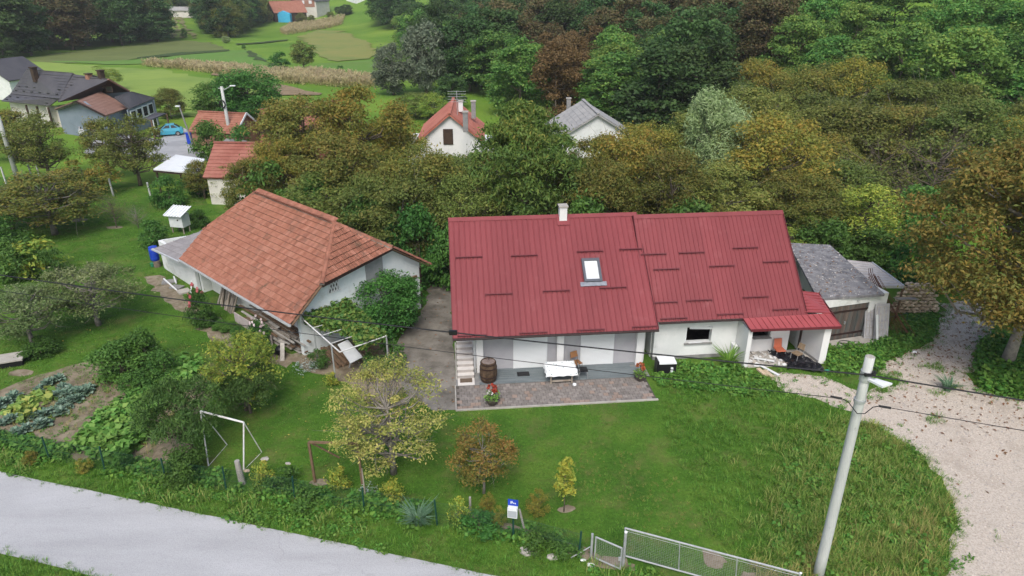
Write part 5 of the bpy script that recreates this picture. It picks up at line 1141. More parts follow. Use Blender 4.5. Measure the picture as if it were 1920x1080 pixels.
for i in range(9):
    a = at(603 + i * 5, 655 + (i % 3) * 2); b = at(634 + i * 5, 692 - i * 1.5); MB().bar(a + Z3 * (.08 + .1 * (i % 2)), b + Z3 * (.08 + .1 * (i % 2)), .11).build('timber', M_brwood, tm_)
for i in range(6):
    a = at(668 + i * 4, 650); b = at(696 + i * 4, 676); MB().bar(a + Z3 * .1, b + Z3 * .12, .1).build('timber', M_brwood, tm_)
# ------------------------------------------------------------------ orchard posts
for i, (x, y, h, lab) in enumerate([(62, 338, 1.6, 'tall grey concrete post left of the leaning strut'), (78, 342, 1.7, 'second grey concrete post behind the leaning strut'), (213, 368, 1.75, 'grey post in the orchard beside the orange shrub'), (284, 374, 1.6, 'grey post nearest the white hut in the orchard'), (12, 345, 1.7, 'grey post beside the leaning utility pole')]):
    p = at(x, y); solo(MB().prism([p + V3(-.06, -.06, 0), p + V3(.06, -.06, 0), p + V3(.06, .06, 0), p + V3(-.06, .06, 0)], (-.05, 0, h)), 'concrete_post', M_polec, lab, 'post')
solo(MB().bar(at(72, 355), at(55, 333, 1.2), .1), 'strut', M_pvc, 'white strut leaning against an orchard post', 'strut')
# ------------------------------------------------------------------ cars and bin
def car(name, lab, p, ang, col_, L=3.7, W=1.65):
    F = Fr(ang, p[0], p[1]); o = thing(name, lab, 'car', p)
    st = [(-1.85, .35, .62), (-1.82, .3, .78), (-1.2, .25, .92), (-.75, .25, .98), (.6, .25, 1.0), (1.5, .25, .98), (1.78, .3, .85), (1.85, .38, .6)]
    b = MB(); k = len(st); vs_ = []
    for x, z0, z1 in st:
        w_ = W / 2 * (.86 if abs(x) > 1.7 else 1); vs_ += [F(x, -w_, z0), F(x, -w_, (z0 + z1) / 2 + .1), F(x, -w_ * .92, z1), F(x, w_ * .92, z1), F(x, w_, (z0 + z1) / 2 + .1), F(x, w_, z0)]
    fs = [(i * 6 + j, i * 6 + (j + 1) % 6, (i + 1) * 6 + (j + 1) % 6, (i + 1) * 6 + j) for i in range(k - 1) for j in range(6)] + [tuple(range(6))[::-1], tuple((k - 1) * 6 + j for j in range(6))]
    b.add(vs_, fs).build('body', col_, o, smooth=False)
    rf = [(-.75, .97, .72), (-.1, 1.42, .60), (.85, 1.46, .60), (1.55, .99, .70)]
    b = MB(); vs_ = []
    for x, z, w_ in rf: vs_ += [F(x, -w_, z), F(x, w_, z)]
    b.add(vs_ + [F(-.75, -.72, .95), F(1.55, -.7, .95), F(-.75, .72, .95), F(1.55, .7, .95)], [(2, 3, 5, 4), (0, 8, 9, 6, 4, 2), (1, 3, 5, 7, 11, 10), (0, 2, 3, 1), (4, 5, 7, 6)]).build('cabin', col_, o)
    def gl(P, nm): 
        n = nrm(np.cross(P[1] - P[0], P[2] - P[0])); cc_ = np.mean(P, 0); n = n if n @ (cc_ - F(.3, 0, .9)) > 0 else -n; MB().prism([cc_ + (q - cc_) * .86 + n * .004 for q in P], n * .012).build(nm, M_glass, o)
    gl([F(-.75, -.72, .98), F(-.75, .72, .98), F(-.1, .6, 1.42), F(-.1, -.6, 1.42)], 'windscreen'); gl([F(1.55, -.7, 1.0), F(1.55, .7, 1.0), F(.85, .6, 1.46), F(.85, -.6, 1.46)], 'rear_window')
    for sg in (-1, 1):
        gl([F(-.6, sg * .71, 1.0), F(.4, sg * .7, 1.02), F(.4, sg * .61, 1.42), F(-.08, sg * .61, 1.4)], 'side_window'); gl([F(.48, sg * .7, 1.02), F(1.35, sg * .7, 1.02), F(.85, sg * .61, 1.42), F(.48, sg * .61, 1.42)], 'side_window')
        MB().box(F(-.62, sg * .86, 1.0), (.12, .16, .12), F.ax()).build('mirror', col_, o); MB().box(F(-1.76, sg * .55, .74), (.12, .36, .14), F.ax()).build('headlight', M_blind, o)
        for x in (-1.15, 1.2):
            w_ = MB().tube([F(x, sg * .66, .31), F(x, sg * .84, .31)], .31, 14).build('wheel', M_black, o); MB().tube([F(x, sg * .84, .31), F(x, sg * .855, .31)], .19, 10).build('rim', M_plinth, w_)
    MB().box(F(-1.84, 0, .5), (.06, .9, .16), F.ax()).build('grille', M_black, o); MB().box(F(-1.86, 0, .42), (.03, .45, .1), F.ax()).build('number_plate', M_pvc, o)
    return o
M_cblue = M('sky_blue_paint', (.06, .36, .5, 1), None, 1, .3, spec=.5); M_csil = M('silver_paint', (.5, .52, .54, 1), None, 1, .35)
car('car', 'sky blue hatchback parked in the yard by the blue house porch', at(316, 254), 22, M_cblue); car('car', 'silver grey car half hidden behind the orchard trees before the blue wall', at(163, 252), -60, M_csil); car('car', 'grey car half hidden under the leftmost orchard trees', at(36, 224), -70, M_csil)
p = at(358, 270); o = thing('wheelie_bin', 'dark blue wheeled bin at the edge of the parking yard', 'bin', p); MB().prism([p + V3(-.3, -.3, .05), p + V3(.3, -.3, .05), p + V3(.3, .3, .05), p + V3(-.3, .3, .05)], (0, 0, 1.25)).build('body', M_blue, o); MB().box(p + V3(0, 0, 1.36), (.72, .74, .1)).build('lid', M_blue, o)
# ------------------------------------------------------------------ trees
def ellipse_prof(t): return math.sqrt(max(0., 1 - (2 * t - 1) ** 2))
def round_prof(t): return max(0., 1 - (abs(t - .42) / (.58 if t > .42 else .5)) ** 2.2) ** .5
def tall_prof(t): return max(0., min(1., (t + .04) * 3.2)) * max(0., (1.02 - t)) ** .55
def flat_prof(t): return max(0., 1 - (abs(t - .6) / (.4 if t > .6 else .7)) ** 2) ** .5
PROF = dict(e=ellipse_prof, r=round_prof, t=tall_prof, f=flat_prof)
def tree_meshes(name, seed, H, Rr, cb, prof, nl, lr, npl, ll, lw, leafm, barkm, droop=0., sq=.8, tr=.16, branches=None, twig=False, tintfn=None, lean=(0, 0), stem_n=1, hollow=.55, upness=.5):
    rg = np.random.default_rng(seed); pf = PROF[prof]; C = []
    while len(C) < nl:
        t = rg.random(); r = pf(t)
        if rg.random() > r + .12: continue
        a = rg.uniform(0, 6.283); q = r * (hollow + (1 - hollow) * math.sqrt(rg.random())) * max(.05, Rr - lr * .7)
        if rg.random() < .2: q *= rg.random()
        C.append((q * math.cos(a) + lean[0] * t, q * math.sin(a) + lean[1] * t, H * cb + t * (H * (1 - cb) - lr * .4)))
    C = np.array(C); rad = lr * rg.uniform(.65, 1.3, nl)
    idx = np.repeat(np.arange(nl), npl); n = len(idx)
    d = rg.normal(size=(n, 3)); d /= np.linalg.norm(d, axis=1)[:, None]; d[:, 2] = np.where(d[:, 2] < -.35, -d[:, 2], d[:, 2])
    rr = rad[idx] * np.where(rg.random(n) < .78, rg.random(n) ** .5, np.abs(rg.normal(.9, .32, n)))
    P = C[idx] + d * rr[:, None] * np.array([1, 1, sq])
    P[:, 2] -= droop * rr * .5; P[:, 2] = np.maximum(P[:, 2], .06)
    N_ = d * .55 + np.array([0, 0, upness]) + rg.normal(size=(n, 3)) * .55; N_ /= np.linalg.norm(N_, axis=1)[:, None]
    v, f = leaves(P, N_, ll, lw, rg, droop)
    lt_ = rg.random(nl); tint = np.clip(.32 * lt_[idx] + .68 * rg.random(n), 0, 1)
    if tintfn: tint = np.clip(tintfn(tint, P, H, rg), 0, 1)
    crown = tintmesh('crown', v, f, np.repeat(tint, 4)); crown.materials.append(leafm)
    b = MB(); th = H * (cb + (1 - cb) * .55)
    for k in range(stem_n):
        bx, by = (rg.normal(0, tr * 1.2, 2) if stem_n > 1 else (0, 0)); pts = [V3(bx, by, -.15)]
        for i in range(1, 6): f_ = i / 5; pts.append(V3(bx + rg.normal(0, .02) * H * .25 + lean[0] * max(0, f_ * th / H - cb) * .8, by + rg.normal(0, .02) * H * .25 + lean[1] * max(0, f_ * th / H - cb) * .8, th * f_))
        b.tube(pts, [tr * (1.15 if i == 0 else 1 - .15 * i) for i in range(6)], 8)
    order = rg.permutation(nl)[:branches or nl]
    for i in order:
        c = C[i]; zs = max(H * cb * .75, min(th * .98, c[2] - (math.hypot(c[0], c[1])) * .55)); k = zs / th * 5; j = min(4, int(k)); s_ = pts[j] + (pts[j + 1] - pts[j]) * (k - j)
        m = s_ * .45 + c * .55 + V3(0, 0, -.08 * Rr) + rg.normal(0, .05, 3) * Rr; r0 = tr * .38
        b.tube([s_, m, c], [r0, r0 * .6, r0 * .18], 5, cap=False)
        if twig:
            for q in range(5): e = c + rg.normal(0, .7, 3) * rad[i] + V3(0, 0, .3 * rad[i]); b.tube([m * .4 + c * .6, (m + c + e * 2) / 4 + rg.normal(0, .1, 3) * rad[i], e], [r0 * .25, r0 * .16, r0 * .05], 3, cap=False)
    trunk = mesh_np('trunk', b.v, b.f, True); trunk.materials.append(barkm)
    return trunk, crown, H, Rr
# leaf colours
def stops(*c): n = len(c) - 1; return [(i / n, x if len(x) == 4 else (*x, 1)) for i, x in enumerate(c)]
L_walnut = leafmat('walnut_leaf', stops((.042, .062, .014), (.062, .083, .018), (.085, .092, .02), (.12, .1, .022), (.095, .062, .022)), .3, .2)
L_orange = leafmat('orange_leaf', stops((.05, .075, .015), (.08, .1, .02), (.12, .12, .022), (.17, .13, .024), (.13, .08, .022)), .3, .15)
L_bigw = leafmat('brown_walnut_leaf', stops((.05, .07, .016), (.072, .085, .019), (.098, .088, .02), (.135, .098, .021), (.085, .055, .019)), .3, .1)
L_olive = leafmat('olive_leaf', stops((.045, .066, .016), (.065, .09, .02), (.09, .108, .025), (.12, .112, .03)), .3, .2, .02)
L_cherry = leafmat('cherry_leaf', stops((.026, .055, .013), (.042, .08, .016), (.07, .1, .02), (.14, .12, .025)), .3, .1)
L_dark = leafmat('dark_leaf', stops((.017, .04, .013), (.026, .055, .015), (.04, .075, .02)), .25, .25, .02)
L_green = leafmat('acacia_leaf', stops((.03, .075, .018), (.045, .105, .022), (.075, .14, .028), (.12, .16, .03)), .3, .22, .02)
L_beech = leafmat('beech_leaf', stops((.03, .04, .014), (.045, .05, .018), (.065, .052, .022), (.07, .046, .025)), .25, .22, .008)
L_rust = leafmat('rust_leaf', stops((.05, .038, .014), (.07, .045, .018), (.09, .06, .024)), .25, .15, .006)
L_willow = leafmat('willow_leaf', stops((.12, .165, .065), (.155, .2, .09), (.19, .225, .12)), .3, .06)
L_grwil = leafmat('grey_willow_leaf', stops((.05, .07, .045), (.075, .095, .062), (.11, .13, .085)), .3, .08)
L_pear = leafmat('pear_leaf', stops((.085, .115, .026), (.135, .16, .038), (.2, .2, .055), (.28, .25, .085)), .3, .06)
L_apple = leafmat('apple_leaf', stops((.035, .065, .018), (.06, .09, .03), (.1, .125, .05), (.17, .19, .11)), .3, .12)
L_peach = leafmat('peach_leaf', stops((.02, .05, .013), (.032, .07, .016), (.05, .095, .02)), .25, .12)
L_lime = leafmat('lime_leaf', stops((.06, .11, .02), (.1, .15, .025), (.17, .19, .03), (.24, .2, .03)), .3, .12)
L_red = leafmat('rusty_plum_leaf', stops((.05, .075, .016), (.09, .09, .02), (.15, .09, .026), (.18, .07, .03)), .3, .08)
L_bush = leafmat('bush_leaf', stops((.022, .06, .014), (.035, .085, .016), (.055, .12, .022)), .3, .2, .02)
L_veg = leafmat('bean_leaf', stops((.045, .11, .02), (.07, .145, .028), (.11, .19, .045)), .3, .12)
L_cab = leafmat('cabbage_leaf', stops((.045, .08, .055), (.075, .115, .085), (.12, .165, .13)), .15, .12)
L_sage = leafmat('sage_leaf', stops((.1, .13, .12), (.15, .18, .17), (.2, .23, .21)), .2, .1)
L_vine = leafmat('vine_leaf', stops((.03, .075, .018), (.05, .105, .022), (.08, .13, .028), (.12, .13, .03)), .35, .1)
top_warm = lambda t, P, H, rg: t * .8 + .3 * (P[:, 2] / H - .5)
SP = {}
def sp(name, *vars): SP[name] = list(vars)
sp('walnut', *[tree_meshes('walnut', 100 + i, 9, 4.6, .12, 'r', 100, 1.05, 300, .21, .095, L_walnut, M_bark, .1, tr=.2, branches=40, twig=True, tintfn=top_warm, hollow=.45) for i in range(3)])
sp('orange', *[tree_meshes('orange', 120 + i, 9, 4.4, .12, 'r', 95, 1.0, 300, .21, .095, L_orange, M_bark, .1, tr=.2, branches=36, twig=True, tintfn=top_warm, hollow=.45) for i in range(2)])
sp('bigwalnut', tree_meshes('bigwalnut', 140, 10, 5.6, .27, 'r', 300, .9, 270, .18, .075, L_bigw, M_bark, .25, tr=.26, branches=60, hollow=.3))
sp('olive', *[tree_meshes('olive', 160 + i, 9, 4.2, .06, 'r', 90, 1.05, 260, .22, .11, L_olive, M_barkg, .05, tr=.16, branches=26, twig=True) for i in range(3)])
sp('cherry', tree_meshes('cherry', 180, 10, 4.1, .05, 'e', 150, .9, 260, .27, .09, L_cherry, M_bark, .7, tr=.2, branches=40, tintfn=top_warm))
sp('dark', *[tree_meshes('dark', 200 + i, 13, 4.6, .1, 'r', 60, 1.35, 210, .38, .24, L_dark, M_bark, .05, tr=.2, branches=12) for i in range(3)])
sp('green', *[tree_meshes('green', 220 + i, 12, 4.6, .1, 'r', 64, 1.25, 230, .33, .19, L_green, M_bark, .05, tr=.2, branches=12, sq=.65) for i in range(3)])
sp('beech', *[tree_meshes('beech', 240 + i, 14, 4.8, .1, 'e', 64, 1.35, 220, .36, .22, L_beech, M_bark, .1, tr=.22, branches=12) for i in range(3)])
sp('rust', *[tree_meshes('rust', 260 + i, 12, 4.0, .1, 'e', 60, 1.1, 220, .32, .18, L_rust, M_bark, .2, tr=.2, branches=12) for i in range(2)])
sp('willow', tree_meshes('willow', 280, 9, 2.9, .05, 'e', 80, .85, 460, .28, .055, L_willow, M_bark, .35, tr=.2, branches=16, sq=1.3, hollow=.5))
sp('greywillow', *[tree_meshes('greywillow', 285 + i, 10, 4.0, .08, 'e', 80, 1.0, 150, .5, .16, L_grwil, M_bark, .4, tr=.25, branches=16, sq=1.3) for i in range(2)])
sp('pear', tree_meshes('pear', 300, 5.6, 2.7, .22, 'r', 84, .48, 125, .11, .05, L_pear, M_barkg, .1, tr=.13, branches=70, twig=True, hollow=.4))
sp('plum', tree_meshes('plum', 310, 3.2, 1.6, .3, 'f', 46, .4, 200, .1, .05, L_red, M_barkg, .1, tr=.07, branches=46, twig=True, tintfn=top_warm))
sp('sapling', tree_meshes('sapling', 320, 2.7, .55, .3, 't', 22, .22, 60, .13, .045, L_lime, M_bark, .3, tr=.025, branches=22, tintfn=lambda t, P, H, rg: t * .6 + .4))
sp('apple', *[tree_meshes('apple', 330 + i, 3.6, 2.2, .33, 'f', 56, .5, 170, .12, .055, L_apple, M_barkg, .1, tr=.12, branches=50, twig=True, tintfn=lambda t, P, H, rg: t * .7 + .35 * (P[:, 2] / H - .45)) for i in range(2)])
sp('peach', *[tree_meshes('peach', 340 + i, 3.2, 2.2, .4, 'f', 62, .52, 230, .17, .035, L_peach, M_bark, .75, tr=.1, branches=40) for i in range(2)])
sp('yellowgreen', *[tree_meshes('yellowgreen', 350 + i, 4, 1.9, .2, 'r', 44, .5, 130, .13, .06, L_lime, M_bark, .1, tr=.08, branches=40, twig=True, tintfn=lambda t, P, H, rg: t * .8) for i in range(2)])
sp('orchard', *[tree_meshes('orchard', 360 + i, 6.2, 2.9, .25, 'r', 72, .75, 150, .17, .08, L_walnut if i else L_olive, M_bark, .1, tr=.16, branches=55, twig=True, hollow=.3) for i in range(2)])
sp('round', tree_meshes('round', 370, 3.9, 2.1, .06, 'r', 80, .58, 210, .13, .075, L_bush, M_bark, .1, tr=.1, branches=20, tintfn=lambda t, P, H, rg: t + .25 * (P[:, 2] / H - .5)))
sp('bush', *[tree_meshes('bush', 380 + i, 1.6, 1.1, .02, 'r', 36, .34, 130, .11, .055, L_bush, M_bark, .1, tr=.03, branches=12, stem_n=3) for i in range(3)])
sp('weed', *[tree_meshes('weed', 390 + i, 1.0, .6, .05, 'r', 20, .22, 60, .1, .045, [L_lime, L_bush, L_olive][i], M_bark, .15, tr=.012, branches=14, stem_n=4) for i in range(3)])
sp('shrub_orange', tree_meshes('shrub_orange', 400, 3.0, 1.8, .05, 'r', 46, .45, 120, .15, .07, L_orange, M_bark, .1, tr=.05, branches=30, stem_n=4, twig=True))
sp('bare', *[tree_meshes('bare', 410 + i, 8, 4.2, .25, 'f', 60, 1.0, 16, .2, .1, L_olive, M_bark, 0, tr=.13, branches=60, twig=True) for i in range(2)])
sp('lone', tree_meshes('lone', 420, 9, 3.6, .25, 'r', 60, 1.0, 90, .35, .2, L_olive, M_bark, .1, tr=.22, branches=40))
def plant(kind, P, H=None, Wd=None, label='', cat='tree', group=None, name=None, var=None, rot=None, trunk_m=None):
    tk, cr, h0, r0 = SP[kind][var if var is not None else int(RNG.integers(len(SP[kind])))]
    sz = (H / h0) if H else 1; sx = (Wd * 1.12 / (2 * r0)) if Wd else sz
    nm = name or (cat.replace(' ', '_') if cat in ('bush', 'shrub', 'weed', 'vine') else 'tree')
    o = thing(nm, label, cat, P, group); o.rotation_euler = (0, 0, RNG.uniform(0, 6.28) if rot is None else rot); o.scale = (sx, sx, sz)
    for n_, me in (('trunk' if cat == 'tree' else 'stems', tk), ('crown' if cat == 'tree' else 'foliage', cr)):
        c = bpy.data.objects.new(n_, me); col.objects.link(c); c.parent = o
        if trunk_m and me is tk: c.material_slots[0].link = 'OBJECT'; c.material_slots[0].material = trunk_m
    return o
def tr_hidden(kind, cx, ytop, wpx, Y, label, ybot=None, var=None, cat='tree', **k):
    """base out of sight: stand it at depth Y so that its crown is centred on cx and topped at ytop"""
    hpx = (ybot or ytop + wpx) - ytop; p = atY(cx, ytop + hpx * .45, Y); z = float(hz(p[0], Y)); top = atY(cx, ytop, Y)[2]
    dep = (p - CP) @ FW
    return plant(kind, V3(p[0], Y, z), max(1.2, top - z), wpx * dep / FPX, label, cat, var=var, **k)
def tr_base(kind, bx, by, ytop, wpx, label, cat='tree', var=None, **k):
    b = G(bx, by); top = atY(bx, ytop, b[1])[2]; dep = (b - CP) @ FW
    return plant(kind, b, max(.3, top - b[2]), wpx * dep / FPX, label, cat, var=var, **k)
# --- walnut belt right behind the houses
tr_hidden('walnut', 565, 182, 190, 60, 'rusty orange walnut tree left of the belt, above the barn ridge', 380, 0)
tr_hidden('orange', 680, 166, 210, 57, 'tallest orange walnut tree in the belt behind the barn', 390, 0)
tr_hidden('walnut', 640, 255, 210, 50, 'olive brown walnut tree directly behind the barn ridge', 430, 1)
tr_hidden('orange', 520, 255, 120, 54, 'orange leaved tree between the red tiled sheds and the barn', 380, 1)
tr_hidden('walnut', 790, 272, 190, 47, 'brown green walnut tree left of the cherry tree', 470, 2)
tr_hidden('olive', 745, 335, 170, 43.5, 'dull olive tree behind the gap between barn and red house', 480, 0)
tr_hidden('olive', 870, 330, 150, 44.5, 'olive tree behind the left end of the red metal ridge', 470, 1)
tr_hidden('cherry', 990, 186, 215, 46, 'tall dark green cherry tree behind the white chimney', 430, 0)
tr_hidden('orange', 1175, 236, 190, 51, 'orange walnut tree right of the cherry tree', 420, 1)
tr_hidden('walnut', 1120, 300, 170, 45, 'brown walnut tree behind the white chimney on the red roof', 440, 0)
tr_hidden('walnut', 1262, 285, 170, 46, 'olive walnut tree before the pale willow', 440, 1)
tr_hidden('willow', 1338, 168, 128, 56, 'pale silvery willow rising from the orange trees', 345, 0)
tr_hidden('orange', 1440, 215, 220, 53, 'golden orange tree right of the pale willow', 420, 0)
tr_hidden('olive', 1350, 310, 190, 47, 'olive green tree behind the join of the two red roofs', 450, 2)
tr_hidden('walnut', 1500, 320, 170, 48, 'green brown tree above the garage roof corner', 480, 2)
tr_hidden('yellowgreen', 1622, 345, 150, 47, 'yellow green tree right of the garage roof', 500, 0)
tr_hidden('green', 1740, 345, 130, 47, 'bright green tree left of the big walnut crown', 500, 1)
tr_hidden('olive', 1570, 300, 170, 54, 'dull olive tree behind the yellow green tree', 470, 0)
tr_hidden('bush', 1640, 430, 120, 44, 'dark green bush hanging behind the lean-to of pale sheets', 530, 0, 'bush'); tr_hidden('bush', 1560, 420, 120, 43.5, 'dark bush behind the flat garage roof', 490, 1, 'bush')
tr_hidden('bush', 1745, 420, 130, 41, 'dark leafy bush behind the stone heap', 540, 2, 'bush')
tr_hidden('bare', 1760, 235, 210, 52, 'nearly bare grey tree with crooked branches above the big walnut', 400, 0); tr_hidden('bare', 1650, 245, 190, 55, 'bare twiggy grey tree left of the other bare tree', 420, 1)
bw = tr_base('bigwalnut', 1886, 684, 268, 430, 'huge brown orange walnut on a pale grey trunk by the gravel drive', var=0, rot=.6, trunk_m=M_barkg)
for kd, cx, yt, w, Y, yb, v, lab in [('olive', 835, 292, 170, 54, 430, 0, 'olive tree hiding the foot of the red roofed white house'), ('walnut', 905, 285, 130, 56, 420, 2, 'brown tree between red roofed house and cherry tree'), ('orange', 1215, 232, 150, 58, 400, 0, 'orange tree right of the grey roofed house'), ('walnut', 1110, 258, 120, 57, 400, 1, 'walnut tree hiding the foot of the grey roofed house'), ('walnut', 470, 300, 110, 52, 400, 0, 'brown tree covering the taller tiled shed'), ('orange', 735, 215, 150, 60, 400, 1, 'orange tree at the right end of the high walnut group'), ('olive', 620, 320, 180, 48, 470, 1, 'grey olive tree right behind the barn ridge'), ('olive', 700, 330, 150, 45, 470, 2, 'dull tree above the barn hip'), ('orange', 1520, 250, 190, 60, 430, 1, 'golden tree right of the golden orange one'), ('olive', 1290, 215, 150, 62, 380, 2, 'olive tree left of the pale willow'), ('olive', 1420, 165, 170, 68, 330, 0, 'olive tree above the golden orange tree'), ('olive', 1580, 190, 200, 66, 400, 1, 'broad olive tree in the middle of the slope'), ('walnut', 1700, 200, 190, 64, 400, 0, 'brown tree behind the bare grey trees'), ('olive', 1830, 190, 200, 60, 400, 2, 'olive tree above the huge walnut at the right'), ('yellowgreen', 1490, 395, 110, 45, 500, 1, 'yellow green tree at the corner of the red roof')]:
    tr_hidden(kd, cx, yt, w, Y, lab, yb, v)
# --- hidden undergrowth behind the buildings
for i, (x, y, w, Y) in enumerate([(690, 400, 130, 44), (780, 420, 120, 41), (845, 440, 90, 40.5), (620, 350, 140, 49), (500, 330, 110, 52), (1100, 400, 120, 42), (1300, 400, 130, 43)]):
    tr_hidden('bush', x, y - 25, w, Y, 'dark undergrowth bush at the foot of the tree belt behind the houses', y + 60, None, 'bush', group='undergrowth bushes behind the houses')
# --- village and valley trees
tr_base('round', 472, 222, 127, 125, 'large dense dark green tree between village and meadow', var=0); tr_base('round', 420, 215, 150, 105, 'dark green tree just left of the large dense tree', var=0)
tr_base('bush', 505, 222, 170, 45, 'narrow shrub right of the large dense tree', 'shrub', 0)
tr_base('olive', 322, 222, 165, 55, 'dull green and orange tree right of the blue house', var=1); tr_base('yellowgreen', 205, 170, 120, 52, 'yellow green tree behind the anthracite house', var=1)
tr_base('bush', 397, 298, 230, 66, 'dark bush before the long brick shed', 'bush', 1); tr_base('bush', 464, 300, 234, 58, 'dark bush right of the lamp pole', 'bush', 2)
tr_base('greywillow', 738, 178, 85, 70, 'smaller grey willow at the edge of the meadow', var=0); tr_base('greywillow', 800, 175, 46, 82, 'larger grey willow at the edge of the meadow', var=1)
tr_base('bush', 527, 131, 98, 40, 'round dark green tree in the open fields', 'tree', 0); tr_base('lone', 570, 132, 76, 48, 'olive brown field tree beside the round dark one'); tr_base('bush', 638, 135, 123, 14, 'small round grey shrub in the vivid green strip', 'shrub', 2)
tr_base('bush', 346, 70, 54, 12, 'tiny round tree on the vineyard plot', 'tree', 1); tr_base('willow', 424, 81, 68, 16, 'pale willow bush at the end of the grove', 'bush'); tr_base('bush', 457, 91, 84, 8, 'small grey bush by the field ditch', 'bush', 1)
tr_base('olive', 780, 220, 175, 85, 'olive green tree behind the red roofed house', var=2); tr_base('dark', 848, 205, 140, 60, 'dark tree right above the red roofed house', var=0); tr_base('yellowgreen', 815, 230, 175, 70, 'yellow green shrubby tree left of the red roofed house', var=0)
for i, (x, y, t, w) in enumerate([(494, 44, 22, 18), (508, 42, 20, 12), (527, 40, 15, 14), (566, 44, 24, 20), (650, 28, 8, 26), (636, 26, 12, 16), (584, 42, 28, 14), (620, 32, 22, 16)]):
    tr_base('dark' if i in (0, 4, 5) else 'olive', x, y, t, w, 'small garden tree around the far houses on the slope', group='garden trees round the far houses')
# --- orchard on the left
tr_base('apple', 186, 610, 500, 165, 'apple tree with silvery top shoots in the middle of the left lawn', var=0); tr_base('apple', 62, 646, 545, 150, 'grey green apple tree at the left edge above the cistern', var=1)
tr_base('orchard', 95, 338, 212, 120, 'slender forked orchard tree with brown olive leaves', var=0); tr_base('orchard', 210, 336, 222, 85, 'small olive orchard tree left of the grey one', var=1); tr_base('orchard', 264, 348, 215, 120, 'grey twiggy orchard tree before the parking yard', var=0)
tr_base('orchard', 104, 440, 325, 190, 'broad brown leaved tree with grey trunk at far left of the orchard', var=1, trunk_m=M_barkg); tr_base('orchard', 25, 430, 350, 120, 'reddish brown tree at the left edge of the orchard', var=1)
tr_base('orchard', 30, 300, 205, 110, 'leafy olive tree beside the left concrete pole', var=1)
tr_base('shrub_orange', 165, 368, 300, 110, 'broad orange brown shrub in the middle of the orchard', 'shrub'); tr_base('yellowgreen', 118, 372, 320, 60, 'yellowish shrub left of the orange orchard shrub', 'shrub', 0)
tr_base('apple', 152, 414, 350, 55, 'small young orchard tree with bare soil ring, left one', var=0); tr_base('bare', 219, 427, 362, 60, 'small sparse fruit tree with bare soil ring, right one', var=0)
tr_base('bare', 260, 428, 382, 45, 'stunted bare tree by the white hut', var=1, trunk_m=M_barkg)
for x, y, t, w, v, lab in ((290, 462, 415, 60, 0, 'dark green bush between white hut and lean-to'), (378, 425, 395, 40, 1, 'dark bush behind the upper corner of the barn roof'), (322, 388, 330, 65, 2, 'dark bush below the carport'), (375, 365, 325, 60, 1, 'green bush right of the carport'), (40, 520, 450, 100, 0, 'green bush under the brown tree at far left'), (110, 520, 465, 60, 2, 'yellowing bush beside the far left bush'), (15, 470, 405, 80, 1, 'weedy bush at the left edge of the orchard'), (78, 665, 635, 70, 0, 'low dark plant cushion at the foot of the grey green apple tree')): tr_base('bush', x, y, t, w, lab, 'bush', v)
tr_base('olive', 440, 372, 300, 90, 'twiggy olive tree between red shed and barn', var=0); tr_base('orchard', 385, 372, 300, 70, 'sparse tree before the red tiled shed', var=1)
tr_base('weed', 68, 515, 450, 90, 'yellow green bush left of the lower apple tree', 'bush', 0)
# --- garden trees
tr_base('pear', 738, 888, 690, 225, 'big pale yellow pear tree in the garden by the road', var=0, rot=2.0); tr_base('plum', 907, 925, 803, 120, 'low tree with rusty orange leaves on the lawn', var=0)
tr_base('sapling', 1057, 960, 858, 48, 'thin yellow leaved sapling on the lawn', var=0)
tr_base('peach', 362, 850, 722, 160, 'dark green drooping peach tree by the white goal frame', var=0, rot=1); tr_base('peach', 470, 775, 690, 110, 'smaller dark drooping peach tree behind the first one', var=1); tr_base('yellowgreen', 462, 770, 628, 135, 'light yellow green leaning tree behind the peach trees', var=0)
tr_base('round', 733, 622, 512, 128, 'round dense green tree before the barn gable', var=0)
tr_base('yellowgreen', 478, 690, 622, 65, 'yellow green shrub before the white rose', 'shrub', 1)
for x, y, t, w, v, lab in ((232, 705, 640, 110, 0, 'big dense dark green bush in the vegetable garden'), (278, 690, 622, 80, 1, 'taller dark green bush right in the bush group of the vegetable garden'), (315, 712, 660, 75, 2, 'bush with purplish flowers beside the dark garden bushes'), (262, 738, 700, 75, 0, 'bright green bush before the dark garden bushes'), (345, 900, 848, 90, 1, 'dark bush under the peach tree at the fence'), (230, 880, 842, 40, 2, 'round sage green plant at the fence'), (880, 690, 690, 10, 0, '')): 
    if lab: tr_base('bush', x, y, t, w, lab, 'bush', v)
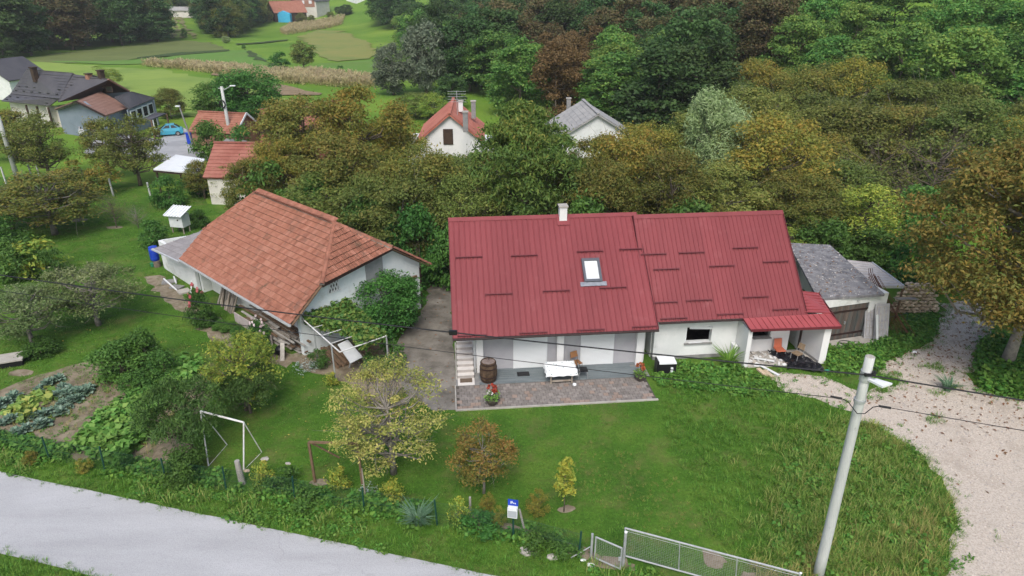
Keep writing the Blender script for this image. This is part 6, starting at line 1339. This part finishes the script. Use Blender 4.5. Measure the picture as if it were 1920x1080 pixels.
for x, y, t, w, lab in ((500, 905, 868, 45, 'yellow green weed bush at the goal post'), (530, 915, 880, 60, 'tall green weed right of the goal stump'), (640, 915, 880, 50, 'lime green bush below the timber frame'), (735, 940, 905, 45, 'lime green shrub at the fence under the pear tree'), (575, 950, 915, 60, 'light green leafy weed on the fence line'), (865, 980, 935, 45, 'big leaved yellow green plant at the fence'), (915, 960, 925, 30, 'orange leaved plant left of the letter box'), (935, 985, 950, 30, 'small orange plant below the letter box'), (1008, 965, 920, 45, 'dead brown bush left of the sapling'), (900, 1000, 965, 70, 'thick weeds at the foot of the letter box fence'), (1010, 1030, 995, 60, 'bright green grass clump between letter box and gate'), (1060, 1040, 1015, 60, 'bluish weed clump left of the gate'), (160, 885, 860, 30, 'orange marigold clump by the second fence post'), (60, 870, 845, 28, 'orange marigold clump by the first fence post'), (625, 722, 700, 30, 'lime green hosta at the pergola post'), (600, 690, 655, 40, 'green shrub at the pergola corner'), (1205, 715, 690, 10, '')):
    if lab:
        kd = 'shrub_orange' if ('orange' in lab or 'brown' in lab) else 'weed'; tr_base(kd, x, y, t, w, lab, 'weed' if 'weed' in lab else 'shrub', 0 if kd != 'weed' or 'lime' in lab or 'yellow' in lab else 1)
# --- woods
cands = []
def wood(xr, yr, step, ok, Hm, tag_): 
    for y in np.arange(yr[0], yr[1], step * .9):
        for i, x in enumerate(np.arange(xr[0], xr[1], step)):
            X_, Y_ = x + RNG.uniform(-.36, .36) * step, y + RNG.uniform(-.36, .36) * step; z = float(hz(X_, Y_)); px, py = pj((X_, Y_, z + Hm * .6))
            if -120 < px < 2040 and py > -22 and ok(X_, Y_, px, py): cands.append((X_, Y_, z, px, py, tag_))
edgeY = lambda x: np.interp(x, [-80, -72, -55, -30, -14, 0, 8, 18, 28, 60], [420, 372, 335, 205, 140, 104, 90, 84, 66, 52])
wood((-75, 150), (52, 330), 8.3, lambda X_, Y_, px, py: Y_ > edgeY(X_) and Y_ < 62 + 1.9 * max(0, 100) and not (X_ < 6 and Y_ < 95), 11, 'hill')
NHILL = 0
cands.sort(key=lambda c: c[1])
LAB = {'green': 'green acacia tree of the slope', 'beech': 'brownish beech tree of the wood', 'rust': 'rust brown tree of the wood', 'dark': 'dark green tree of the wood', 'olive': 'olive coloured tree of the slope', 'walnut': 'brown olive tree of the slope', 'orange': 'orange leaved tree of the slope'}
GRP = {'green': 'acacia trees', 'beech': 'beech trees', 'rust': 'rust brown trees', 'dark': 'dark green trees', 'olive': 'olive coloured trees', 'walnut': 'brown olive trees', 'orange': 'orange trees'}
for X_, Y_, z, px, py, _ in cands:
    r = RNG.random()
    if 940 < px < 1130 and 60 < py < 185 and abs((px - 1105) + (py - 60) * .95) < 36: k = 'rust'
    elif px < 870: k = 'dark' if r < .45 else 'green'
    elif px > 1480 and py < 175 - (1920 - px) * .12: k = 'green'
    elif py > 95 and px < 1290: k = 'green' if r < .85 else 'dark'
    elif px < 1480 and py < 110: k = 'beech' if r < .5 else ('dark' if r < .97 else 'rust')
    elif px < 1330 : k = 'green' if r < .4 else 'dark'
    else: k = 'olive' if r < .62 else ('walnut' if r < .88 else 'orange')
    if k in ('beech', 'dark', 'rust'): H_, W_ = RNG.uniform(11, 15.5), RNG.uniform(8.5, 11.5)
    elif k == 'green': H_, W_ = RNG.uniform(9, 12.5), RNG.uniform(8.5, 11)
    else: H_, W_ = RNG.uniform(6.5, 10), RNG.uniform(7.5, 10)
    if Y_ < 75 : H_ = min(H_, 8)
    if k == 'rust': H_, W_ = H_ * .8, W_ * .6
    zone = 'above the red roofed white house' if px < 960 else 'above the grey roofed house' if px < 1290 else 'straight above the pale willow' if px < 1440 else 'in the upper right of the picture' if px < 1700 else 'at the far right edge'
    plant(k, V3(X_, Y_, z - .3), H_, W_, ('large ' if H_ > 12 else '') + LAB[k] + ', ' + zone, 'tree', GRP[k] + ' ' + zone); NHILL += 1
# left wood, grove and far trees
def line_wood(pts, rows, step, depth, kinds, H_, lab, grp):
    P = [G(*p) for p in pts]
    for r in range(rows):
        for a, b in zip(P, P[1:]):
            n = max(1, int(np.linalg.norm(b - a) / step))
            for i in range(n):
                q = a + (b - a) * ((i + RNG.uniform(.2, .8)) / n); dirv = nrm(q * V3(1, 1, 0)); q = q + dirv * (r * depth + RNG.uniform(-.3, .3) * depth); z = float(hz(q[0], q[1])); k = kinds[int(RNG.integers(len(kinds)))]
                h = RNG.uniform(*H_); plant(k, V3(q[0], q[1], z - .4), h, h * RNG.uniform(.7, .95), lab, 'tree', grp)
line_wood([(-60, 112), (40, 106), (110, 98), (200, 90), (310, 77)], 4, 10.5, 13, ['dark', 'dark', 'dark', 'beech', 'olive'], (15, 21), 'dark tree of the wood at the upper left', 'trees of the upper left wood')
tr_base('dark', 8, 112, 65, 50, 'green tree standing before the left wood at the picture edge', var=1)
line_wood([(388, 52), (402, 62), (425, 72), (450, 60), (478, 48)], 4, 10, 12, ['dark', 'olive', 'green', 'beech'], (13, 18), 'tree of the grove in the middle of the far fields', 'trees of the far grove')
line_wood([(310, 22), (345, 24), (385, 34)], 3, 11, 14, ['dark', 'olive', 'dark'], (11, 15), 'tree of the wood behind the vineyard plot', 'trees behind the vineyard plot')
line_wood([(716, 46), (742, 52), (772, 50)], 3, 9, 12, ['dark', 'dark', 'green'], (15, 19), 'dark tree of the wood edge above the meadow', 'trees at the wood edge above the meadow')
# far-off wood along the top: one mass
pts = []; 
for Y_ in (560, 600, 650, 710):
    for X_ in np.arange(-460, 60, 9): pts.append((X_ + RNG.uniform(-4, 4), Y_ + RNG.uniform(-15, 15)))
pts = np.array(pts); zz = hz(pts[:, 0], pts[:, 1]); scatter('distant_wood', np.column_stack([pts, zz - 1]), RNG.uniform(1.0, 1.5, len(pts)), [SP['dark'][0][1], SP['dark'][1][1]], 'dark distant wood closing the valley at the top', tilt=.03)
# ------------------------------------------------------------------ maize
cm = []
for i in range(3):
    rg = np.random.default_rng(500 + i); n = 40; P = np.column_stack([rg.normal(0, .28, n), rg.normal(0, .28, n), rg.uniform(.2, 2.3, n)]); Nn = rg.normal(size=(n, 3)) * np.array([1, 1, .3]); Nn /= np.linalg.norm(Nn, axis=1)[:, None]
    v, f = leaves(P, Nn, .8, .14, rg, -.6); me = tintmesh('maize', v, f, np.repeat(np.clip(P[:, 2] / 2.3 + rg.normal(0, .15, n), 0, 1), 4)); me.materials.append(leafmat('maize_leaf', stops((.2, .2, .08), (.4, .34, .17), (.5, .43, .26)), .2, .1) if i == 0 else bpy.data.materials['maize_leaf']); cm.append(me)
def in_field(P, dens):
    P = np.array(P); lo, hi = P[:, :2].min(0), P[:, :2].max(0); n = int((hi - lo).prod() * dens); q = RNG.uniform(lo, hi, (n, 2)); q = q[inpoly(q[:, 0], q[:, 1], P)]; return np.column_stack([q, hz(q[:, 0], q[:, 1])])
for px, lab, s_ in (([(262, 124), (340, 124), (430, 131), (500, 139), (600, 141), (702, 152), (704, 166), (640, 164), (560, 159), (500, 152), (420, 141), (330, 131)], 'long strip of ripe tan maize across the valley', 1.), ([(524, 63), (545, 50), (600, 42), (646, 32), (642, 46), (590, 57), (540, 66)], 'strip of ripe maize below the far houses', 1.1)):
    q = in_field(gp(px), 1.6 if s_ == 1 else .9); scatter('maize_field', q, RNG.uniform(.6, .9, len(q)) * s_, cm, lab)
# ------------------------------------------------------------------ grass, weeds, litter
def tuft(seed, n, h, spread, wd, mt, bend=.5):
    rg = np.random.default_rng(seed); V_, F_, T_ = [], [], []
    for i in range(n):
        a = rg.uniform(0, 6.28); r = spread * math.sqrt(rg.random()); b = V3(r * math.cos(a), r * math.sin(a), -.01); d = V3(math.cos(a + rg.normal(0, .8)), math.sin(a + rg.normal(0, .8)), 0); hh = h * rg.uniform(.55, 1.15); w_ = wd * rg.uniform(.7, 1.3); s = V3(-d[1], d[0], 0) * w_ / 2
        m = b + d * hh * bend * .3 + V3(0, 0, hh * .6); e = b + d * hh * bend + V3(0, 0, hh * rg.uniform(.8, 1)); k = len(V_)
        V_ += [b - s, b + s, m + s * .8, m - s * .8, e]; F_ += [(k, k + 1, k + 2, k + 3), (k + 3, k + 2, k + 4)]; T_ += [rg.random()] * 5
    me = tintmesh('tuft', V_, F_, T_); me.materials.append(mt); return me
L_gr = leafmat('grass_blade', stops((.035, .085, .012), (.05, .115, .015), (.085, .15, .024)), .25, .1)
L_gr2 = leafmat('long_grass_blade', stops((.05, .1, .016), (.08, .135, .024), (.13, .165, .038), (.22, .2, .08)), .25, .1)
L_dry = leafmat('dry_grass_blade', stops((.12, .13, .035), (.2, .18, .06), (.3, .25, .1)), .25, .1)
L_clo = leafmat('ground_ivy_leaf', stops((.03, .085, .014), (.05, .115, .018), (.08, .15, .026)), .25, .1)
tf_s = [tuft(600 + i, 16, .07, .13, .014, L_gr, .7) for i in range(3)]; tf_m = [tuft(610 + i, 18, .2, .14, .016, L_gr, .6) for i in range(3)]; tf_l = [tuft(620 + i, 22, .42, .16, .017, L_gr2, .55) for i in range(3)]; tf_d = [tuft(630 + i, 20, .5, .15, .014, L_dry, .5) for i in range(2)]
def leafpatch(seed, n, mt, r=.22, h=.18, ll=.1, lw=.07):
    rg = np.random.default_rng(seed); a = rg.uniform(0, 6.28, n); q = r * np.sqrt(rg.random(n)); P = np.column_stack([q * np.cos(a), q * np.sin(a), h * rg.random(n)]); N_ = rg.normal(size=(n, 3)) * .5 + np.array([0, 0, 1]); N_ /= np.linalg.norm(N_, axis=1)[:, None]; v, f = leaves(P, N_, ll, lw, rg, .1); me = tintmesh('leaf_patch', v, f, np.repeat(rg.random(n), 4)); me.materials.append(mt); return me
tf_c = [leafpatch(640 + i, 34, L_clo) for i in range(3)]
foot = [[HF(-.1, -2.5), HF(9.75, -2.5), HF(9.75, 10), HF(-.1, 10)], [NF(0, .2), NF(7.9, .2), NF(7.9, 8), NF(0, 8)], [gF(-1.6, 0), gF(gw, 0), gF(gw, 7), gF(-1.6, 7)], [BF(.5, .1), BF(gs, .1), BF(gs, 8.6), BF(.5, 8.6)], [NF(4.5, -.2), NF(7.4, -.2), NF(7.4, 2), NF(4.5, 2)]]
blocked = foot + [roadQ, gravQ, yardQ, pergQ, barnpathQ, wornQ] + soilspots
def area(px, dens, skip=blocked, ground=True):
    q = in_field(gp(px), dens); keep = np.ones(len(q), bool)
    for P in skip: keep &= ~inpoly(q[:, 0], q[:, 1], P)
    return q[keep]
def clumpy(q, sc, th, seed=0):
    """keep points where a smooth random field is high"""
    rg = np.random.default_rng(seed); f = np.zeros(len(q))
    for k in range(7): a = rg.uniform(0, 6.28); w_ = sc * rg.uniform(.5, 1.6); f += np.sin(w_ * (q[:, 0] * math.cos(a) + q[:, 1] * math.sin(a)) + rg.uniform(0, 6.28))
    return q[f / 2.6 > th]
g = area([(-40, 800), (120, 700), (420, 670), (640, 690), (820, 770), (1240, 750), (1440, 720), (1800, 900), (1790, 1090), (900, 1090), (-60, 900)], 26, blocked + [bedQ])
scatter('lawn_grass', g, RNG.uniform(.6, 1.25, len(g)), tf_s, 'short mown grass of the garden')
g = area([(-120, 350), (120, 340), (300, 360), (420, 400), (560, 690), (420, 680), (120, 710), (-140, 830)], 9, blocked + [bedQ]); scatter('orchard_grass', g, RNG.uniform(.9, 1.9, len(g)), tf_s, 'meadow grass of the orchard')
# verge by the road and the fence strip
ver = [(-60, 850), (90, 858), (200, 878), (420, 915), (690, 955), (965, 1000), (1110, 1040), (1230, 1075), (1240, 1110), (930, 1086), (560, 1005), (200, 930), (-60, 876)]
g = area(ver, 30); scatter('verge_grass', g, RNG.uniform(.5, 1.15, len(g)), tf_m, 'taller grass of the road verge')
g = clumpy(area(ver, 16), .9, .1, 3); scatter('verge_weeds', g, RNG.uniform(.6, 1.2, len(g)), tf_c + tf_l[:1], 'leafy weeds along the fence')
fs_ = [(-60, 800), (90, 835), (200, 855), (300, 872), (420, 890), (690, 930), (850, 955), (965, 985), (1100, 1030), (1100, 1052), (960, 1015), (690, 968), (420, 925), (200, 888), (-60, 842)]
g = clumpy(area(fs_, 26), 1.1, -.25, 5); scatter('fence_weeds', g, RNG.uniform(.7, 1.8, len(g)), tf_c + tf_m[:1], 'weeds and flowers growing through the fence')
g = area([(-80, 1030), (40, 1045), (130, 1062), (230, 1090), (230, 1150), (-100, 1150)], 34, foot + [roadQ]); scatter('near_verge_grass', g, RNG.uniform(.6, 1.2, len(g)), tf_m, 'grass on the near side of the lane')
# rough ground right of the plot
rgt_ = [(1225, 690), (1440, 700), (1480, 740), (1600, 780), (1720, 855), (1780, 940), (1782, 1100), (1500, 1100), (1340, 1020), (1260, 850)]
g = area(rgt_, 22); scatter('rough_grass', g, RNG.uniform(.6, 1.3, len(g)), tf_m, 'rough grass between plot boundary and gravel')
lng = [(1490, 830), (1620, 790), (1720, 850), (1785, 940), (1783, 1095), (1440, 1095), (1450, 1000)]
g = area(lng, 26); g[:, :2] += RNG.normal(0, .75, (len(g), 2)); g = g[~inpoly(g[:, 0], g[:, 1], gravQ)]; scatter('long_grass', g, RNG.uniform(.6, 1.15, len(g)), tf_l, 'long uncut grass round the concrete pole')
g = clumpy(area([(1440, 960), (1530, 960), (1560, 1010), (1530, 1095), (1400, 1095)], 30), 1.2, -.2, 8); scatter('dry_grass', g, RNG.uniform(.6, 1.2, len(g)), tf_d, 'dry pale grass left of the pole foot')
g = area(lng, 14); scatter('long_grass_understory', g, RNG.uniform(.8, 1.6, len(g)), tf_m + tf_c[:1], 'green undergrowth in the long grass')
g = clumpy(area([(860, 770), (1230, 755), (1320, 1000), (1180, 1040), (900, 940)], 12), .9, .35, 31); scatter('dry_lawn_tufts', g, RNG.uniform(.15, .3, len(g)), tf_d, 'dry tufts in the lawn')
g = clumpy(area(lng, 9), .8, .3, 9); scatter('dry_stalks', g, RNG.uniform(.6, 1.1, len(g)), tf_d, 'dry stalks in the long grass')
g = area([(1235, 685), (1400, 690), (1450, 735), (1440, 750), (1330, 735), (1230, 720)], 26); scatter('wall_weeds', g, RNG.uniform(.8, 1.7, len(g)), tf_c + tf_m[:1], 'weeds along the white house wall')
g = area([(1545, 655), (1640, 650), (1690, 600), (1745, 590), (1755, 625), (1700, 668), (1655, 690), (1560, 708)], 30, foot + [gravQ]); scatter('ground_cover', g, RNG.uniform(.8, 1.7, len(g)), tf_c + tf_m[:1], 'leafy ground cover before the garage')
g = area([(1825, 650), (1870, 635), (1990, 640), (2000, 760), (1905, 745), (1850, 735)], 34, [gravQ]); scatter('ground_cover', g, RNG.uniform(1, 2.4, len(g)), tf_c, 'leafy weeds round the walnut trunk')
for px in ([(1600, 735), (1640, 700), (1700, 700), (1690, 725), (1640, 745)], [(1740, 735), (1800, 720), (1810, 735), (1760, 745)], [(1720, 690), (1760, 680), (1775, 700), (1740, 708)], [(1735, 785), (1765, 778), (1775, 795), (1745, 798)]):
    g = clumpy(area(px, 40, []), 2.5, -.3, 11); scatter('gravel_weeds', g, RNG.uniform(.5, 1.2, len(g)), tf_m, 'tufts of grass in the gravel')
g = np.array([[q[0], q[1], 0] for q in gravQ for _ in range(7)]) ; g[:, :2] += RNG.normal(0, .22, (len(g), 2)); scatter('gravel_edge_grass', g, RNG.uniform(.3, .9, len(g)), tf_m, 'grass creeping over the gravel edge')
g = np.array([[q[0], q[1], 0] for q in gravQ for _ in range(3)]); g[:, :2] += RNG.normal(0, .5, (len(g), 2)); scatter('gravel_edge_weeds', g, RNG.uniform(.4, 1.0, len(g)), tf_m + tf_c[:1], 'weeds straying onto the gravel edge')
g = np.array([[q[0], q[1], 0] for q in roadQ for _ in range(8) if q[1] > 10 and -40 < q[0] < 12]); g[:, :2] += RNG.normal(0, .12, (len(g), 2)); scatter('road_edge_grass', g, RNG.uniform(.3, .7, len(g)), tf_m, 'grass creeping over the road edge')
g = clumpy(area([(820, 470), (1000, 470), (1000, 500), (830, 520)], 20, foot + [yardQ]), 1, -.4, 2); scatter('yard_grass', g, RNG.uniform(.6, 1.4, len(g)), tf_s + tf_c[:1], 'weeds behind the concrete yard')
# stones and dead leaves
peb = [mesh_np('pebble', MB().lump((0, 0, .01), .035, i + 70, (1.3, 1, .7)).v, MB().lump((0, 0, .01), .035, i).f) for i in range(3)]
for i, p in enumerate(peb): p.materials.append([M('pebble_pale', (.54, .48, .41, 1), (.66, .6, .53, 1), 3, .95), M('pebble_grey', (.4, .38, .36, 1), None, 3, .95), bpy.data.materials['pebble_pale'] if i == 2 else None][i])
def in_outline(Q, dens, box=None): q = in_field([V3(x[0], x[1], 0) for x in Q], dens); return q
g = in_outline(gravQ, 45); g[:, 2] = .022; scatter('gravel_stones', g, RNG.uniform(.3, .95, len(g)) , peb, 'loose stones of the gravel drive', tilt=.6)
def litter_mesh(i, mt): 
    rg = np.random.default_rng(700 + i); v, f = leaves(np.zeros((1, 3)), np.array([[.1, .1, 1.]]), .17, .085, rg); me = tintmesh('dead_leaf', v, f, [rg.random()] * 4); me.materials.append(mt); return me
L_lit = leafmat('dead_leaf', stops((.055, .028, .014), (.085, .045, .024), (.12, .07, .04)), .1, .1); lit = [litter_mesh(i, L_lit) for i in range(4)]
lit_w = litter_mesh(30, leafmat('white_flake', stops((.55, .53, .5), (.65, .63, .6)), 0, .05))
g = in_outline(gravQ, 20); dist = np.hypot(g[:, 0] - 25.5, g[:, 1] - 33); g = g[RNG.random(len(g)) < np.clip(1.3 - dist / 9.5, .022, 1)]; g[:, 2] = .05; scatter('dead_leaves', g, RNG.uniform(.4, .95, len(g)), lit, 'brown fallen walnut leaves on the gravel', tilt=.35)
ddp = [p + V3(0, 0, .02) for p in rp]; q = in_field(ddp, 26); q[:, 2] = gz + .03 + .03; e_ = np.min([np.abs((np.cross((b - a)[:2], (q[:, :2] - a[:2])) / np.linalg.norm((b - a)[:2]))) for a, b in zip(ddp, ddp[1:] + ddp[:1])], 0); q = q[RNG.random(len(q)) < np.clip(.55 - e_ * .25, .12, 1)]
scatter('roof_litter', q, RNG.uniform(.3, .8, len(q)), lit + [peb[0]], 'fallen leaves and flakes on the garage roof', tilt=.4)
q = in_field(ddp, 8); q[:, 2] = gz + .055; scatter('roof_flakes', q, RNG.uniform(.3, 1.1, len(q)), [peb[0], lit_w], 'white flakes of old coating on the garage roof', tilt=.2)
q = in_outline(yardQ, 5); q[:, 2] = .04; scatter('yard_litter', q, RNG.uniform(.3, .8, len(q)), lit, 'dead leaves on the concrete yard', tilt=.3)
L_lity = leafmat('yellow_leaf', stops((.3, .26, .05), (.4, .32, .08)), .1, .1); lity = [litter_mesh(i + 9, L_lity) for i in range(2)]
q = area([(0, 700), (120, 600), (420, 600), (640, 700), (830, 790), (1000, 940), (800, 930), (480, 860), (430, 760), (200, 640)], 2.2, blocked); q[:, 2] += .07; scatter('yellow_leaf_litter', q, RNG.uniform(.4, .9, len(q)), lity, 'yellow leaves fallen on the lawn', tilt=.4)
# ------------------------------------------------------------------ vegetable garden
def rosette(seed, n, r, mt, lift=.5):
    rg = np.random.default_rng(seed); V_, F_, T_ = [], [], []
    for i in range(n):
        a = i * 2.4 + rg.normal(0, .2); e = .25 + .75 * (i / n); d = V3(math.cos(a), math.sin(a), 0); s = V3(-d[1], d[0], 0); rr = r * (1.1 - .65 * i / n); w_ = rr * .55; up = lift * (i / n) * r * 1.5; k = len(V_)
        V_ += [V3(0, 0, .04 + up * .5), d * rr * .5 - s * w_ * .8 + V3(0, 0, .1 + up), d * rr * .5 + s * w_ * .8 + V3(0, 0, .1 + up), d * rr * .55 + V3(0, 0, .06 + up), d * rr - s * w_ * .5 + V3(0, 0, .1 + up * 1.25), d * rr + s * w_ * .5 + V3(0, 0, .1 + up * 1.25), d * rr * 1.1 + V3(0, 0, .05 + up * 1.2)]
        F_ += [(k, k + 1, k + 3), (k, k + 3, k + 2), (k + 1, k + 4, k + 6, k + 3), (k + 3, k + 6, k + 5, k + 2)]; T_ += [rg.random()] * 7
    me = tintmesh('foliage', V_, F_, T_); me.materials.append(mt); return me
cab = [rosette(800 + i, 16, .36, L_cab) for i in range(3)]; ncab = 0
crow = [((-20, 800), (115, 775), 12), ((30, 812), (88, 800), 5), ((55, 790), (135, 765), 8), ((105, 745), (180, 735), 8), ((110, 760), (150, 752), 5), ((65, 735), (110, 715), 5), ((-10, 770), (35, 750), 4), ((115, 730), (150, 742), 4)]
for a, b, n in crow:
    for i in range(n):
        p = G(*(np.array(a) + (np.array(b) - np.array(a)) * (i + .5) / n)) + V3(RNG.normal(0, .08), RNG.normal(0, .08), .01); me = cab[int(RNG.integers(3))]
        o = link('cabbage', me, None, None, p); tag(o, 'blue green cabbage in the rows of the vegetable bed', 'cabbage', 'cabbages in the vegetable bed'); o.rotation_euler = (0, 0, RNG.uniform(0, 6.28)); s = RNG.uniform(.65, 1.1); o.scale = (s, s, s)
bean = [leafpatch(820 + i, 60, L_veg, .34, .42, .2, .15) for i in range(3)]
for px, lab in (([(140, 838), (205, 782), (275, 728), (335, 684), (380, 684), (330, 745), (262, 798), (185, 866)], 'dense row of bright green bean plants'), ([(195, 862), (255, 815), (275, 815), (235, 865)], 'short row of leafy green plants near the fence')):
    q = area(px, 14, []); scatter('bean_row', q, RNG.uniform(.9, 1.4, len(q)), bean, lab)
sq_ = [leafpatch(830 + i, 26, leafmat('marrow_leaf', stops((.07, .13, .03), (.12, .18, .04), (.22, .22, .06)), .3, .1) if i == 0 else bpy.data.materials['marrow_leaf'], .4, .3, .3, .26) for i in range(2)]
q = area([(15, 785), (55, 745), (95, 740), (95, 755), (60, 785), (30, 795)], 9, []); scatter('marrow_patch', q, RNG.uniform(.8, 1.2, len(q)), sq_, 'yellowing marrow leaves between the cabbages')
q = area([(-40, 790), (40, 715), (190, 672), (330, 685), (240, 715), (130, 725), (20, 775)], 30, []); scatter('bed_edge_grass', q, RNG.uniform(.7, 1.5, len(q)), tf_s + tf_d[:1] * 0, 'grass growing into the upper edge of the bed')
q = clumpy(area([(0, 815), (130, 730), (300, 690), (420, 680), (330, 790), (280, 860), (150, 858)], 16, []), 1.4, -.15, 21); scatter('bed_weeds', q, RNG.uniform(.3, .8, len(q)), tf_m + tf_d[:1] + tf_c[:1], 'thin weeds on the bare bed')
# swordlike plants
def sword(name, lab, P, n, h, mt, cat='plant'):
    me = tuft(int(P[0] * 50) % 1000 + 900, n, h, .12, .06, mt, .8); o = link(name, me, None, None, P); tag(o, lab, cat); return o
L_yuc = leafmat('yucca_leaf', stops((.035, .075, .04), (.055, .1, .06), (.08, .13, .085)), .15, .05)
sword('yucca', 'spiky grey green yucca clump at the fence below the lawn', G(785, 985), 130, .85, L_yuc); sword('iris_clump', 'sword leaved green clump at the foot of the white house wall', G(1366, 688), 110, 1.0, L_gr); sword('iris_clump', 'sword leaved clump in the gravel below the big walnut', G(1775, 733), 90, .7, L_yuc)
lav = [leafpatch(850, 160, L_sage, .55, .5, .1, .05)]
for x, y, s, lab in ((568, 695, 1.0, 'grey lavender bush at the pergola'), (590, 690, .8, 'smaller grey lavender beside the pergola post'), (690, 925, .7, 'sage green plant in the fence weeds')):
    o = thing('lavender', lab, 'shrub', G(x, y)); o.scale = (s, s, s); c = bpy.data.objects.new('foliage', lav[0]); col.objects.link(c); c.parent = o
# roses and flowers
def flowers(seed, n, r, h, ll, cols, pf=1.):
    rg = np.random.default_rng(seed); k = max(2, n // 8); c = rg.normal(size=(k, 3)); c /= np.linalg.norm(c, axis=1)[:, None]; c[:, 2] = np.abs(c[:, 2]); C_ = c * np.array([r, r, h * .55]) + np.array([0, 0, h * .5]); idx = np.repeat(np.arange(k), 8); d = rg.normal(size=(len(idx), 3)); d /= np.linalg.norm(d, axis=1)[:, None]
    v, f = leaves(C_[idx] + d * ll * .45, d, ll, ll, rg); me = tintmesh('blossom', v, f, np.repeat(rg.random(len(idx)), 4)); me.materials.append(cols); return me
F_pink = leafmat('pink_petal', stops((.6, .14, .18), (.7, .25, .28)), .2, 0); F_wpink = leafmat('pale_petal', stops((.75, .6, .62), (.82, .72, .72)), .2, 0); F_red = leafmat('red_petal', stops((.35, .03, .03), (.5, .06, .05)), .2, 0); F_white = leafmat('white_petal', stops((.8, .8, .76), (.85, .84, .8)), .2, 0)
for x, y, t, w, fm, n, lab in ((378, 612, 548, 52, F_pink, 110, 'rose bush with salmon pink flowers at the barn wall'), (487, 650, 604, 46, F_wpink, 150, 'rose bush with pale pink white flowers by the timber stack')):
    o = tr_base('bush', x, y, t, w, lab, 'bush', 1, name='rose_bush'); me = flowers(n, n, .6, 1.9, .12, fm); c = bpy.data.objects.new('blossom', me); col.objects.link(c); c.parent = o
for i in range(9):
    p = BF(5.6 + i * .78, -.75 + RNG.normal(0, .2)); plant('bush', p, RNG.uniform(.4, .7), RNG.uniform(.9, 1.3), 'low green bush in the strip along the barn timber stack', 'bush', 'bushes along the timber stack')
def pot(lab, P, wrd, redm, s=1.):
    o = thing('flower_pot', lab, 'flower pot', P); MB().lathe(P, [(.2 * s, 0), (.3 * s, .2 * s), (.33 * s, .3 * s), (.3 * s, .3 * s)], 16).build('bowl', M('dark_bowl', (.07, .06, .05, 1), (.12, .1, .085, 1), 4, .8), o)
    me = leafpatch(int(P[0] * 10 + 870), 200, L_veg, .38 * s, .3 * s, .1, .06); c = link('foliage', me, None, o, (0, 0, .3 * s)); me = flowers(33, 260, .25 * s, .5 * s, .08, redm); c = link('red_flowers', me, None, o, (-.0, .12, .42 * s))
    if wrd: me = flowers(34, 48, .25 * s, .3 * s, .06, F_white); link('white_flowers', me, None, o, (.02, -.12, .42 * s))
    return o
pot('bowl of red and white flowers on the grey pavers', at(923, 757, .05), True, F_red); pot('bowl of orange red leaves at the right patio corner', at(1200, 712, .05), False, leafmat('orange_red_leaf', stops((.25, .05, .03), (.36, .1, .04)), .2, 0), .9)
# vine on the pergola
rg = np.random.default_rng(77); n = 9500; a, b = rg.random(n), rg.random(n); keep = (b + .35 * np.sin(a * 7) * .3 > .05 + .42 * a) ; a, b = a[keep], b[keep]
P = ca[None] + (cb2 - ca)[None] * (1 - b)[:, None] * .95 + 0; P = (ca * 1)[None] * 0 + np.array([ca + (cd2 - ca) * bb_ + (cb2 - ca) * aa * (1 - .0) + (cc - cd2 - cb2 + ca) * aa * bb_ for aa, bb_ in zip(a, b)]); P[:, 2] += rg.normal(.06, .12, len(P)) - .35 * rg.random(len(P)) ** 4
N_ = rg.normal(size=(len(P), 3)) * .5 + np.array([0, 0, 1]); N_ /= np.linalg.norm(N_, axis=1)[:, None]; v, f = leaves(P, N_, .2, .17, rg, .2); base = P.mean(0) * V3(1, 1, 0)
VN = thing('grape_vine', 'grape vine with green leaves spread over the pipe pergola', 'vine', base); me = tintmesh('foliage', v - base, f, np.repeat(rg.random(len(P)), 4)); me.materials.append(L_vine); link('foliage', me, None, VN)
st_ = MB(); 
for p in (cc, cd2, ca): st_.tube([p * V3(1, 1, 0) + V3(.1, .1, 0), p * V3(1, 1, .5) + V3(.05, .15, 0), p, (p + cd2) / 2], [.04, .035, .03, .02], 6)
st_.build('stem', M_bark, VN)
tr_base('weed', 735, 690, 640, 60, 'green leafy plant at the right pergola post', 'shrub', 1); tr_base('weed', 700, 700, 660, 45, 'climbing green plant under the pergola edge', 'shrub', 1)
# ------------------------------------------------------------------ air
hm = bpy.data.materials.new('haze'); hm.use_nodes = True; ht = hm.node_tree; ht.nodes.clear()
ho = ht.nodes.new('ShaderNodeOutputMaterial'); hv = ht.nodes.new('ShaderNodeVolumePrincipled'); hv.inputs['Color'].default_value = (.93, .96, 1, 1); hv.inputs['Density'].default_value = .00019
ht.links.new(hv.outputs[0], ho.inputs['Volume'])
hb_ = MB().prism([V3(-1650, -150, -3), V3(1650, -150, -3), V3(1650, 2350, -3), V3(-1650, 2350, -3)], (0, 0, 263)); link('haze', mesh_np('haze', hb_.v, hb_.f), hm, kind='stuff')
